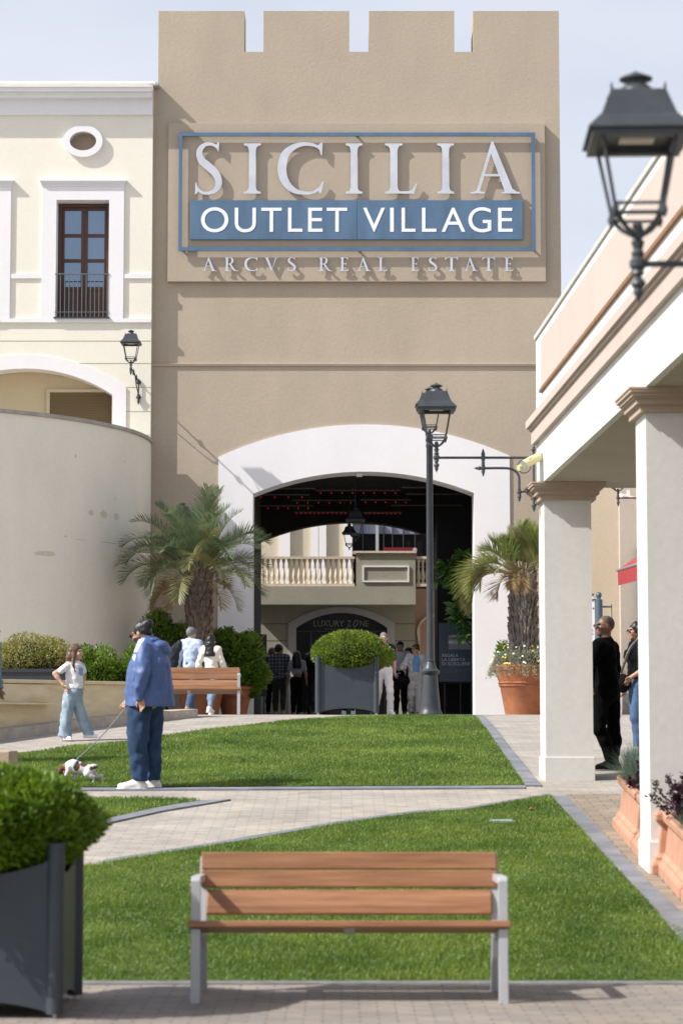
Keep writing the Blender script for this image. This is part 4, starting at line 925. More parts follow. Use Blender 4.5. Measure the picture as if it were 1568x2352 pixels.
wallseg('coping', A_ - dv * .02, C_ + dv * .03, .06, .56, ZTOP - .049, ZTOP, M_TRAV)
# the footing follows the slope
drape('low_wall_kerb', [(p.x, p.y) for p in (A_ - nv * .16, C_ + dv * 1.1 - nv * .16, C_ + dv * 1.1 + nv * .098, A_ + nv * .098)], .13, M_TRAVW, .3, None)
tag(bpy.data.objects['low_wall_kerb'], 'rough pale stone kerb sloping along the foot of the low wall', 'kerb'); bpy.data.objects['low_wall_kerb'].name = 'stone_kerb'
E_ = A_ + (C_ - A_) * ((P(115, 1590, 33).x - A_.x) / (C_.x - A_.x))
wallseg('ledge', A_, E_ + dv * .02, -.06, .099, P(0, 1620, 32.6).z, P(0, 1615, 32.6).z, M_TRAV, .004)
wallseg('upper_block', A_, E_ - dv * .0, .05, .099, P(0, 1614, 32.6).z, ZTOP - .052, M_TRAV, .004)
# low stone seat corner at far left
q = G(-60, 1752); sb = wempty('stone_block', (q.x, q.y, q.z), 'plain tan stone block at the left edge behind the near shrub', 'stone block')
MB().box(q.x - .6, P(23, 1740, 24.5).x, 24.5, 25.1, g(24.5) - .1, P(20, 1725, 24.5).z).build('block', mat('tan_stone', (0.45, 0.33, 0.24), 0.85, 0.1, 6, 0.2, 40), sb, bevel=.015)
# planter with the pinkish bush
bp = wempty('bush_trough', (-4.6, 35, g(35)), 'dark grey metal trough under the pinkish round bush', 'planter')
q0 = rect(-60, 165, 1540, 1570, 35.0); b = MB(); b.box(q0[0], q0[1], 34.9, 35.7, g(35), q0[3] - .03); b.box(q0[0] - .02, q0[1] + .02, 34.88, 35.72, q0[3] - .03, q0[3] + .02)
b.build('body', mat('dark_navy_metal', (0.022, 0.027, 0.036), 0.5), bp); b = MB(); b.box(q0[1] - .04, q0[1] + .03, 34.84, 34.88, g(35), q0[3] + .05); b.build('corner_post', M_IRON2, bp)

# ================================================================== cameras, totem, panels, strings of lights
cv = wempty('security_camera', P(1215, 1062, 26.7), 'pale yellow cylinder security camera on the arcade corner', 'camera')
a_, b_ = P(1203, 1067, 26.48), P(1238, 1049, 26.58)
MB().tube([a_, b_], .05, 20).build('housing', mat('cream_plastic', (0.62, 0.58, 0.30), 0.5), cv, auto=True)
MB().tube([a_ - (b_ - a_) * .012, a_], .047, 20).build('lens_cover', mat('grey_glass', (0.3, 0.35, 0.36), 0.2), cv)
MB().tube([P(1190, 1075, 26.6), P(1210, 1069, 26.66)], .032, 14).build('sensor', MATS['cream_plastic'], cv)
m = MB(); m.tube([P(1212, 1053, 26.47), P(1243, 1040, 26.6)], .012, 6); m.box(b_.x + .005, b_.x + .045, 26.6, 26.72, b_.z - .3, b_.z + .06); m.build('mount', M_WHITE, cv)
cv = wempty('security_camera', P(1440, 1142, 47.2), 'white boxy security camera under the arcade beyond the columns', 'camera')
a_, b_ = P(1424, 1139, 47.0), P(1457, 1146, 47.3); MB().tube([a_, b_], [.06, .06], 4).build('housing', mat('white_housing', (0.7, 0.7, 0.7), 0.5, 0.2, 20), cv)
MB().tube([b_, b_ + Vector((.3, .5, .05)), b_ + Vector((.5, 1.6, .05))], .02, 6).build('mount', M_IRON, cv)
MB().box(P(1439, 1125, 47.2).x, P(1446, 1125, 47.2).x, 47.2, 47.25, P(1440, 1138, 47.2).z, P(1440, 1125, 47.2).z).build('junction_box', MATS['white_housing'], cv)
sb = wempty('wall_sensor', P(825, 1090, YT + .3), 'small white box sensor under the crown of the arch', 'sensor')
q = rect(818, 832, 1087.5, 1094.5, YT + .3); MB().box(q[0], q[1], YT + .25, YT + .4, q[2], q[3]).build('housing', MATS['white_housing'], sb)
q = rect(832, 838, 1088.5, 1090, YT + .3); MB().box(q[0], q[1], YT + .28, YT + .34, q[2], q[3]).build('mount', MATS['white_housing'], sb)
YTO = 37.4
to = wempty('info_totem', gx(1373, YTO), 'slate-blue information post with ball top and white panel behind the column', 'sign post')
q = P(1374.5, 1366.6, YTO); zg = g(YTO)
MB().lathe([(.058, zg - q.z - .1), (.058, -.075), (.03, -.06), (.03, -.045), (.046, -.02), (.048, 0), (.034, .034), (.01, .048)], q, 18).build('post', mat('slate_blue_paint', (0.07, 0.105, 0.14), 0.45), to, auto=True)
q1 = rect(1255, 1365, 1380, 1486, YTO); MB().box(q1[0], q1[1], YTO - .02, YTO + .02, q1[2], q1[3]).build('panel', M_LETTER, to)
q2_ = rect(1255, 1367, 1376, 1379.5, YTO); MB().box(q2_[0], q2_[1], YTO - .03, YTO + .03, q2_[2], q2_[3]).build('panel_frame', MATS['slate_blue_paint'], to)
cxp = P(1320, 1368, YTO); MB().prism([[(P(1282, 1376, YTO).x, cxp.z - .06)] + [(cxp.x + (P(1363, 1368, YTO).x - cxp.x) * math.cos(a), cxp.z - .06 + .22 * math.sin(a)) for a in np.linspace(math.pi, 0, 15)]], YTO - .015, YTO + .015).build('header_plate', M_LETTER, to)
mk = MB()
for a0, a1, b0, b1 in ((1356, 1363, 1364, 1368.5), (1360, 1363.5, 1396, 1399), (1357.5, 1360, 1446, 1450), (1358, 1361, 1455, 1457)):
    q = rect(a0, a1, b0, b1, YTO); mk.box(q[0], q[1], YTO - .026, YTO - .0205, q[2], q[3])
mk.build('printed_mark', M_IRON, to)
bk = MB(); q = rect(1381, 1404, 1392, 1396, YTO); bk.box(q[0], q[1], YTO - .02, YTO + .02, q[2], q[3]); q = rect(1403.5, 1405.5, 1388, 1440, YTO); bk.box(q[0], q[1], YTO - .02, YTO + .02, q[2], q[3]); bk.build('side_bracket', MATS['slate_blue_paint'], to)

YPO_ = 55.4
po = wempty('advertising_panel', gx(1048, YPO_), 'dark blue REGALA LA LIBERTÀ gift card poster on a stand in the passage', 'poster')
q = rect(1004, 1092, 1428, 1571, YPO_); MB().box(q[0], q[1], YPO_, YPO_ + .08, q[2], q[3]).build('frame', M_DARKIN, po)
q = rect(1007.5, 1089, 1431.5, 1566, YPO_); MB().box(q[0], q[1], YPO_ - .008, YPO_ - .001, q[2], q[3]).build('poster_sheet', mat('navy_print', (0.02, 0.045, 0.075), 0.35, col2=(0.035, 0.085, 0.13), vscale=1.2, stretch=(3, 1, .2)), po)
mp_ = mat('pale_print', (0.55, 0.57, 0.6), 0.6); mpd = mat('grey_print', (0.22, 0.22, 0.28), 0.6)
yy = YPO_ - .0115
def ptext(tx_, a0, a1, b0, b1, m, y=yy):
    q = rect(999 + a0 * .1, 999 + a1 * .1, 1406.5 + b0 * .1, 1406.5 + b1 * .1, YPO_); return text_mb(MB(), tx_, q[0], q[1], q[2], q[3], y).build('lettering', m, po)
ptext('REGALA', 155, 530, 958, 1030, mp_); ptext('LA LIBERTÀ', 155, 690, 1038, 1124, mp_); ptext('DI SCEGLIERE', 155, 797, 1148, 1222, mp_)
q = rect(1029.5, 1080.6, 1459, 1492, YPO_); MB().box(q[0], q[1], YPO_ - .0105, YPO_ - .0085, q[2], q[3]).build('gift_card', mpd, po)
q = rect(1029.5, 1080.6, 1472, 1478.7, YPO_); MB().box(q[0], q[1], YPO_ - .0125, YPO_ - .0107, q[2], q[3]).build('gift_card_band', mp_, po)
ptext('GIFT CARD', 400, 712, 673, 708, M_DARKIN, YPO_ - .0128); ptext('SICILIA', 480, 640, 550, 580, mp_, YPO_ - .0122); ptext('SICILIA', 465, 680, 335, 365, mp_)
for zz in (1300, 1325, 1350, 1376): ptext('GIFT CARD e regala shopping in oltre', 155, 860 if zz < 1376 else 545, zz, zz + 16, mpd)
ptext('siciliaoutletvillage.com', 155, 435, 1545, 1560, mpd)
st = MB()
for px in (1020, 1056, 1080):
    q = rect(px, px + 2.5, 1571, 1660, YPO_); st.box(q[0], q[1], YPO_ + .02, YPO_ + .06, g(YPO_) - .02, q[3])
st.build('stand', M_IRON, po)
dp = wempty('display_panel', gx(598, 54.2), 'plain dark navy display panel inside the left side of the passage', 'panel')
q = rect(584, 612, 1457, 1600, 54.2); MB().box(q[0], q[1], 54.2, 54.28, q[2], q[3]).build('panel', mat('navy_panel', (0.008, 0.011, 0.022), 0.4), dp)
st = MB(); q = rect(590, 606, 1600, 1660, 54.2)
for xx in (q[0], q[1]): st.box(xx - .02, xx + .02, 54.22, 54.26, g(54.2) - .02, q[3])
st.build('stand', M_IRON, dp)
M_RLED = mat_emit('red_led', (1, 0.02, 0.04), 0.28); M_BAR = mat('dim_grey_bar', (0.05, 0.05, 0.05), 0.6)
bars = [(150, 455, 183, 0, 53.4), (1055, 1235, 176, 0, 53.8), (455, 1050, 196, 8, 54.6), (30, 410, 226, 4, 54.2), (1085, 1490, 222, 0, 54.8), (290, 740, 265, 6, 55.6), (770, 1120, 262, 5, 55.4), (20, 440, 303, 6, 55.9), (985, 1480, 300, 0, 56.0), (310, 680, 348, 12, 56.7), (790, 1060, 350, 9, 56.6)]
for i, (a0, a1, b, n, Y) in enumerate(bars):
    x0, x1 = 574 + a0 * .3295, 574 + a1 * .3295; y = 1062 + b * .3295
    t = wempty('light_string', P((x0 + x1) / 2, y, Y), 'thin ceiling bar hung with tiny red lights in the dark passage' if n else 'thin unlit grey bar hung from the dark passage ceiling', 'light string', 'bars of lights hung in the passage' if n else 'unlit bars hung in the passage')
    q = rect(x0, x1, y - 1.6, y + 1.2, Y); MB().box(q[0], q[1], Y - .02, Y + .02, q[2], q[3]).build('bar', M_BAR, t)
    hg = MB()
    for f_ in (.08, .92): xx = q[0] + (q[1] - q[0]) * f_; hg.tube([(xx, Y, q[3]), (xx, Y, zc)], .006, 4)
    hg.build('suspension_wire', M_IRON, t)
    me = None
    for k in range(n):
        xx = q[0] + (q[1] - q[0]) * (k + .5) / n; zz = P(800, y + (13 if i not in (9, 10) else 5) * .42, Y).z
        if me is None: o = MB().lathe([(.004, -.02), (.008, -.01), (.008, .01), (.004, .02)], (0, 0, 0), 6).build('red_light', M_RLED, t); me = o.data
        else: o = link('red_light', me, None, t)
        o.location = (xx, Y, zz)
# fallen leaf, drain plate
q = G(1220, 1871); lf = MB(); lf.M = Matrix.Translation((q.x, q.y, q.z + .05)) @ Matrix.Rotation(R(35), 4, 'X'); 
lf.prism([[(.019 * math.cos(t) * (1 + .15 * math.sin(5 * t)), .015 * math.sin(t) * (1 + .15 * math.cos(4 * t))) for t in np.linspace(0, 2 * math.pi, 19)[:-1]]], -.004, .004)
tag(lf.build('fallen_leaf', mat('orange_brown_leaf', (0.45, 0.2, 0.09), 0.7)), 'orange-brown fallen leaf on the near lawn close to its far corner', 'leaf')
q = G(1152, 1893); dp = MB(); dp.M = Matrix.Translation((q.x, q.y, q.z + .018)) @ Matrix.Rotation(math.atan(.085), 4, 'X'); dp.box(-.12, .12, -.09, .09, 0, .012)
dp.box(-.10, .10, -.07, .07, .013, .018); tag(dp.build('drain_cover', mat('grey_green_plastic', (0.25, 0.31, 0.29), 0.6)), 'small pale green utility cover set in the near lawn', 'drain cover')
# ================================================================== grass
def mat_grass():
    m = mat_leaf('grass_blade', (0.046, 0.122, 0.011), (0.205, 0.305, 0.055), 0.95, 0.5, 0.3)
    n = m.node_tree.nodes; l = m.node_tree.links; b = n['Principled BSDF']
    cr = b.inputs['Base Color'].links[0].from_node
    tc = [x for x in n if x.type == 'TEX_COORD'][0]
    n2 = n.new('ShaderNodeTexNoise'); n2.inputs['Scale'].default_value = 45; n2.inputs['Detail'].default_value = 3; l.new(tc.outputs['Object'], n2.inputs['Vector'])
    r2 = n.new('ShaderNodeValToRGB'); l.new(n2.outputs['Fac'], r2.inputs[0])
    r2.color_ramp.elements[0].position = .3; r2.color_ramp.elements[0].color = (.5, .55, .5, 1); r2.color_ramp.elements[1].position = .72; r2.color_ramp.elements[1].color = (1.5, 1.35, 1.2, 1)
    mu = n.new('ShaderNodeMixRGB'); mu.blend_type = 'MULTIPLY'; mu.inputs[0].default_value = 1
    l.new(cr.outputs[0], mu.inputs[1]); l.new(r2.outputs[0], mu.inputs[2]); l.new(mu.outputs[0], b.inputs['Base Color'])
    for x in n:
        if x.type == 'HUE_SAT': l.new(mu.outputs[0], x.inputs['Color'])
    return m
M_GRASS = mat_grass()
def grass(poly, dens, hgt, wid, seed, ylim=None):
    r = np.random.default_rng(seed); pa = np.array(poly); x0, y0 = pa.min(0); x1, y1 = pa.max(0)
    x0 = max(x0, -6.5)
    n = int((x1 - x0) * (y1 - y0) * dens); x = r.uniform(x0, x1, n); y = r.uniform(y0, y1, n)
    k = inside(poly, x, y) & (np.abs(x) < y * .155 + 1.7); x, y = x[k], y[k]; n = len(x)
    z = np.array([g(v) for v in np.linspace(y0, y1, 400)]); z = np.interp(y, np.linspace(y0, y1, 400), z) + .008
    # patchy growth
    pat = .5 + .25 * np.sin(x * 2.1 + 1.3 * np.sin(y * 1.7)) + .25 * np.sin(y * 2.9 + 1.1 * np.sin(x * 2.3 + seed))
    h = hgt * (.55 + .5 * pat) * r.uniform(.6, 1.35, n); a = r.uniform(0, 2 * np.pi, n); lean = r.normal(0, .38, (n, 2)) * h[:, None]
    w_ = wid * r.uniform(.7, 1.3, n); dx = np.cos(a) * w_ / 2; dy = np.sin(a) * w_ / 2
    V = np.empty((n, 5, 3)); V[:, 0] = np.stack([x - dx, y - dy, z], 1); V[:, 1] = np.stack([x + dx, y + dy, z], 1)
    V[:, 2] = np.stack([x + dx * .8 + lean[:, 0] * .35, y + dy * .8 + lean[:, 1] * .35, z + h * .6], 1); V[:, 3] = np.stack([x - dx * .8 + lean[:, 0] * .35, y - dy * .8 + lean[:, 1] * .35, z + h * .6], 1)
    V[:, 4] = np.stack([x + lean[:, 0], y + lean[:, 1], z + h * .98], 1)
    me = bpy.data.meshes.new('lawn_grass'); me.vertices.add(n * 5); me.vertices.foreach_set('co', V.reshape(-1))
    i = np.arange(n)[:, None] * 5
    loops = np.concatenate([i + np.array([0, 1, 2, 3]), i + np.array([3, 2, 4])], 1).reshape(-1)
    me.loops.add(n * 7); me.loops.foreach_set('vertex_index', loops.astype(np.int32))
    me.polygons.add(n * 2); st = np.stack([np.arange(n) * 7, np.arange(n) * 7 + 4], 1).reshape(-1)
    me.polygons.foreach_set('loop_start', st.astype(np.int32)); me.update(); me.validate()
    o = link('lawn_grass', me, M_GRASS); o['kind'] = 'stuff'; return o
grass(LAWN_B, 7000, .04, .0052, 1); grass(LAWN_A, 3800, .045, .0068, 2); grass(LAWN_C, 5000, .04, .0065, 3)

# ================================================================== palms
M_FROND = mat_leaf('palm_frond_green', (0.075, 0.12, 0.055), (0.20, 0.26, 0.14), 2.5, 0.42, 0.22)
M_FRONDY = mat_leaf('palm_frond_yellow', (0.13, 0.145, 0.05), (0.26, 0.26, 0.12), 2.5, 0.5, 0.25)
M_FRONDB = mat_leaf('palm_frond_dry', (0.19, 0.125, 0.05), (0.34, 0.25, 0.12), 3, 0.7, 0.2)
M_BARK = mat('palm_bark', (0.085, 0.06, 0.045), 0.95, col2=(0.24, 0.19, 0.15), vscale=9, bump=.5, bscale=30)
M_BARKG = mat('grey_palm_bark', (0.085, 0.075, 0.068), 0.95, col2=(0.25, 0.22, 0.20), vscale=9, bump=.5, bscale=30)
M_RACH = mat('palm_rachis', (0.20, 0.19, 0.09), 0.6, .2, 6)
def frond(parent, base, az, el, L, droop, ll, m, rng, n=40, narrow=1.0, t0=.26):
    mb = MB(); p = np.array(base, float); d = np.array((math.cos(az) * math.cos(el), math.sin(az) * math.cos(el), math.sin(el)))
    pts = [p.copy()]; st = L / 24
    side0 = np.array((-math.sin(az), math.cos(az), 0)); tw = rng.uniform(-.35, .35); curl = rng.uniform(-.25, .25)
    for k in range(24):
        d = d + np.array((0, 0, -droop * st * (0.12 + 3.1 * (k / 24) ** 1.6))) + side0 * curl * st * .5; d /= np.linalg.norm(d); p = p + d * st; pts.append(p.copy())
    mb.cur = 0; mb.tube(pts, [.017 * (1 - k / 24 * .85) for k in range(25)], 5, flat=.6); mb.cur = 1
    for sd_ in (-1, 1):
        for i in range(n):
            t = t0 + (1 - t0) * (i + rng.random() * .5) / n; f = t * 24; k = min(int(f), 23); q = pts[k] + (pts[k + 1] - pts[k]) * (f - k); tg = pts[k + 1] - pts[k]; tg /= np.linalg.norm(tg)
            s = np.cross(tg, (0, 0, 1)); s /= (np.linalg.norm(s) + 1e-6); u = np.cross(s, tg)
            s, u = s * math.cos(tw) + u * math.sin(tw), u * math.cos(tw) - s * math.sin(tw)
            fw = math.radians(34 + 30 * (1 - t) + rng.gauss(0, 4)); l_ = ll * (math.sin(math.pi * min(1, ((t - t0) / (1 - t0) * .74 + .20))) ** .7) * rng.uniform(.85, 1.12)
            o = tg * math.cos(fw) + s * sd_ * math.sin(fw) * narrow + u * (.42 + rng.gauss(0, .08)); o /= np.linalg.norm(o)
            wv = np.cross(o, u); wv /= (np.linalg.norm(wv) + 1e-6); wd_ = .0078
            m1 = q + o * l_ * .5 + np.array((0, 0, -.02 * l_)); e = q + o * l_ * .97 + np.array((0, 0, -.10 * l_ * rng.uniform(.0, 1.5)))
            a = [mb.pt(q + wv * wd_ * .7), mb.pt(q - wv * wd_ * .7), mb.pt(m1 - wv * wd_), mb.pt(m1 + wv * wd_), mb.pt(e)]
            mb.face((a[0], a[1], a[2], a[3])); mb.face((a[3], a[2], a[4]))
    return mb.build('frond', [M_RACH, m], parent)
def palm_trunk(parent, z0, z1, r0, r1, mt, rng, n=170, lean=0.0, stub=.13, sw=.052):
    mb = MB(); N = 14
    prof = [(r0 + (r1 - r0) * k / N + .012 * math.sin(k * 2.2), z0 + (z1 - z0) * k / N) for k in range(N + 1)]
    mb.lathe([(r * .86, z) for r, z in prof] + [(.02, z1 + .02)], (0, 0, 0), 20)
    for i in range(n):
        t = (i + .5) / n; a = i * 2.39996 + rng.gauss(0, .12); z = z0 + (z1 - z0) * t; r = (r0 + (r1 - r0) * t) * .84
        er = np.array((math.cos(a), math.sin(a), 0)); ta = np.array((-math.sin(a), math.cos(a), 0)); h = stub * rng.uniform(.8, 1.4); w_ = sw * rng.uniform(.8, 1.25); out = rng.uniform(.025, .075)
        b0 = er * r + np.array((0, 0, z)); tip = er * (r + out) + np.array((0, 0, z + h)) + ta * rng.gauss(0, .012)
        v = [mb.pt(b0 - ta * w_), mb.pt(b0 + ta * w_), mb.pt(b0 + er * .03 + (0, 0, .0)), mb.pt(tip - ta * w_ * .55), mb.pt(tip + ta * w_ * .55), mb.pt(tip + er * .022 - np.array((0, 0, .015))), mb.pt(tip - er * .04 - np.array((0, 0, .03)))]
        for q in ((0, 2, 5, 3), (2, 1, 4, 5), (3, 5, 4), (0, 3, 6), (1, 6, 4), (3, 4, 6), (0, 1, 2)): mb.face([v[k] for k in q])
    return mb.build('trunk', mt, parent)
rng = random.Random(11)
zc1 = P(455, 1322, YPL).z - plc.z
pt = empty('palm_tree', plc, 'bushy blue-green palm with shaggy brown trunk left of the archway', 'palm tree', 'palms in terracotta pots')
pt.rotation_euler = (0, R(-1.2), 0)
palm_trunk(pt, .72, zc1, .24, .30, M_BARK, rng, 250, stub=.17, sw=.046)
# azimuth (0 = right, 90 = away, 270 = towards us), elevation, length, droop, colour
spec = []
for i in range(50):
    az = i * 2.39996 + rng.gauss(0, .15); t = i / 50
    el = R(80 - 68 * t ** .8 + rng.gauss(0, 5)); L = rng.uniform(1.55, 1.95) * (1 - .10 * t)
    if math.sin(az) > .3: L *= .86
    spec.append((az, el, L, .55 + .52 * t, 0 if rng.random() > (t * .9 - .3) else 1))
for az, el, L, dr, c_ in spec:
    frond(pt, (.12 * math.cos(az), .12 * math.sin(az), zc1 - .02 + .08 * math.sin(el)), az, el, L, dr, .47, (M_FROND, M_FRONDY)[c_], rng, 64)
for k in range(5): az = rng.uniform(3.3, 6.1); frond(pt, (.14 * math.cos(az), .14 * math.sin(az), zc1 - .08), az, R(-10), 1.15, 1.5, .40, M_FRONDB, rng, 46)
for k in range(12): az = k * .55; MBf = MB(); MBf.tube([(.14 * math.cos(az), .14 * math.sin(az), zc1 - .16), (.30 * math.cos(az), .30 * math.sin(az), zc1 + .02), (.40 * math.cos(az), .40 * math.sin(az), zc1 + .10)], [.04, .03, .012], 5); MBf.build('cut_frond_base', M_BARK, pt)
zc2 = P(1203, 1322, YPR).z - pr_.z
pt2 = empty('palm_tree', pr_, 'smaller yellow-green palm with drooping dry fronds in front of the right arch pier', 'palm tree', 'palms in terracotta pots')
palm_trunk(pt2, .84, zc2, .30, .25, M_BARKG, rng, 330, stub=.20, sw=.034)
sp2 = []
for i in range(20):      # upright young fronds
    az = i * 2.39996; el = R(rng.uniform(50, 88)); sp2.append((az, el, rng.uniform(.8, 1.08), .5, 0 if rng.random() < .8 else 1))
for i in range(11): sp2.append((i * 2.39996 + .7, R(rng.uniform(18, 50)), rng.uniform(.95, 1.25), 1.0, 0 if rng.random() < .5 else 1))
for k in range(10): sp2.append((R(180 + rng.uniform(-38, 34)), R(rng.uniform(18, 50)), rng.uniform(1.35, 1.75), rng.uniform(2.0, 2.9), (0, 2, 1)[k % 3]))
for k in range(5): sp2.append((rng.uniform(0, 6.28), R(rng.uniform(0, 25)), 1.0, 2.2, 2))
M_FRONDG = mat_leaf('palm_frond_fresh', (0.10, 0.15, 0.03), (0.25, 0.31, 0.09), 2.5, 0.45, 0.3)
for az, el, L, dr, c_ in sp2:
    frond(pt2, (.08 * math.cos(az), .08 * math.sin(az), zc2 - .02), az, el, L, dr, .46, (M_FRONDG, M_FRONDY, M_FRONDB)[c_], rng, 52, .8, .34)

# ================================================================== hedges and shrubs
M_HEDGE = mat_leaf('hedge_leaf', (0.035, 0.09, 0.006), (0.16, 0.255, 0.02), 3.5, 0.4, 0.22)
M_PINKB = mat_leaf('pinkish_bush_leaf', (0.14, 0.19, 0.02), (0.42, 0.36, 0.14), 9, 0.5, 0.2)
def shrub(name, loc, blobs, label, cat, m, n, lo, hi, seed, aspect=.36, group=None, corek=.72, up=.6, stem=True, depth=.35):
    """blobs: (x,y,z,rx,ry,rz) leafy masses"""
    rng = random.Random(seed); t = empty(name, loc, label, cat, group); mb = MB(); cb_ = MB(); tot = sum(b[3] * b[5] for b in blobs)
    for b in blobs:
        shell_leaves(mb, int(n * b[3] * b[5] / tot), b[3:6], b[:3], lo, hi, rng, depth, aspect, up=up, lump=.28, nl=34, ex=16)
        core(cb_, b[3:6], b[:3], corek)
    # sprigs standing proud
    for _ in range(int(n / 120)):
        b = rng.choice(blobs); a = rng.uniform(0, 6.28); e = rng.uniform(.15, 1.3); d = np.array((math.cos(a) * math.cos(e), math.sin(a) * math.cos(e), math.sin(e)))
        q = np.array(b[:3]) + d * np.array(b[3:6]); o = d * .5 + np.array((rng.gauss(0, .3), rng.gauss(0, .3), .9)); o /= np.linalg.norm(o); L = rng.uniform(.05, .15)
        for k in range(9):
            pp = q + o * L * k / 9; a2 = k * 2.4; s = np.array((math.cos(a2), math.sin(a2), .55)); s /= np.linalg.norm(s); leaf(mb, pp, s, rng.uniform(lo, hi), aspect, rng)
    mb.build('foliage', m, t)
    if stem: cb_.tube([(0, 0, -.02), (blobs[0][0], blobs[0][1], blobs[0][2])], .03, 6)
    cb_.build('branches', M_CORE, t); return t
zbed = ZTOP - .25
bl = []
for k, px in enumerate(np.linspace(-60, 330, 9)):
    x_ = P(px, 1500, 36.6).x; bl.append((x_, 36.6 + .1 * math.sin(k * 2), zbed + .30 + .05 * math.sin(k * 1.7), .36, .42, .45 + .05 * math.cos(k * 2.3)))
shrub('hedge', (0, 0, 0), bl, 'dark green glossy hedge along the low wall in front of the curved wall', 'hedge', M_HEDGE, 26000, .05, .10, 5, stem=False)
c_ = P(80, 1505, 35.3)
shrub('round_bush', (c_.x, c_.y, ZTOP + .0), [(0, 0, .36, .56, .42, .33), (-.3, .05, .30, .38, .36, .28), (.28, 0, .30, .35, .36, .28)], 'round pinkish-yellow twiggy bush in the dark trough at the left', 'bush', M_PINKB, 15000, .025, .05, 6, .5, corek=.8, depth=.25)
YTS = 49.5; c_ = gx(385, YTS); k_ = YTS / 5500
shrub('leafy_shrub', c_, [(-.22, 0, P(0, 1455, YTS).z - c_.z, .30, .3, .42), (.1, .1, P(0, 1478, YTS).z - c_.z, .34, .3, .38), (-.1, 0, P(0, 1530, YTS).z - c_.z, .55, .4, .5), (.3, .1, P(0, 1520, YTS).z - c_.z, .4, .3, .3)], 'tall leafy green shrub at the corner where curved wall meets tower', 'shrub', M_HEDGE, 6500, .07, .13, 7, group='leafy shrubs beside the arch')
z_ = lambda py: P(0, py, YPO).z - poc.z
shrub('leafy_shrub', poc, [(.0, 0, z_(1500), .45, .4, .33), (-.22, 0, z_(1480), .26, .3, .26), (.3, .05, z_(1490), .26, .3, .30), (.1, 0, z_(1560), .52, .4, .40), (.35, 0, z_(1540), .30, .3, .22)], 'spreading dark green shrub in a terracotta pot left of the arch', 'shrub', M_HEDGE, 7500, .08, .15, 8, group='leafy shrubs beside the arch', up=.3)
shrub('leafy_shrub', (pr_.x - .34, pr_.y + .2, pr_.z + .85), [(0, 0, .25, .17, .16, .30), (.62, 0, .28, .15, .16, .26)], 'fresh green sprouts around the trunk of the right palm', 'shrub', mat_leaf('fresh_leaf', (0.06, 0.13, 0.01), (0.17, 0.27, 0.03), 4), 700, .08, .13, 9, up=.6, corek=.4)
# big-leaved plant in the shade of the arch
YM = 53.3; c_ = gx(1080, YM); zz = lambda py: P(0, py, YM).z - c_.z; xx = lambda px: P(px, 1400, YM).x - c_.x
t = empty('big_leaf_plant', c_, 'dark glossy large-leaved plant hanging in the right side of the arch', 'plant'); mb = MB(); rng = random.Random(21); tw = MB()
tw.tube(cr_spline([(.22, -.05, -.05), (.21, -.03, zz(1500)), (.16, 0, zz(1400)), (.1, 0, zz(1300))], 5), .03, 6)
for (px, py, r_, n_) in ((1062, 1285, .20, 26), (1030, 1300, .22, 30), (1075, 1310, .22, 30), (1012, 1330, .15, 18), (1045, 1325, .2, 26), (1060, 1355, .18, 22), (1075, 1385, .2, 26), (1058, 1420, .2, 26), (1080, 1440, .15, 16), (1062, 1460, .14, 14), (1050, 1395, .14, 14)):
    ce = np.array((xx(px), 0, zz(py))); tw.tube([(.05, .03, zz(py + 25)), tuple(ce)], .012, 5)
    for k in range(int(n_ * 1.9)):
        a = rng.uniform(0, 6.28); e = rng.uniform(-.9, .9); d = np.array((math.cos(a) * math.cos(e), math.sin(a) * math.cos(e) * .8, math.sin(e))); o = d + np.array((0, 0, -.25)); o /= np.linalg.norm(o)
        leaf(mb, ce + d * r_ * rng.uniform(.2, .8), o, rng.uniform(.18, .31), .46, rng, .3)
mb.build('foliage', mat_leaf('big_dark_leaf', (0.02, 0.06, 0.01), (0.06, 0.14, 0.025), 3, .3, .12), t); tw.build('branches', M_TWIG, t)
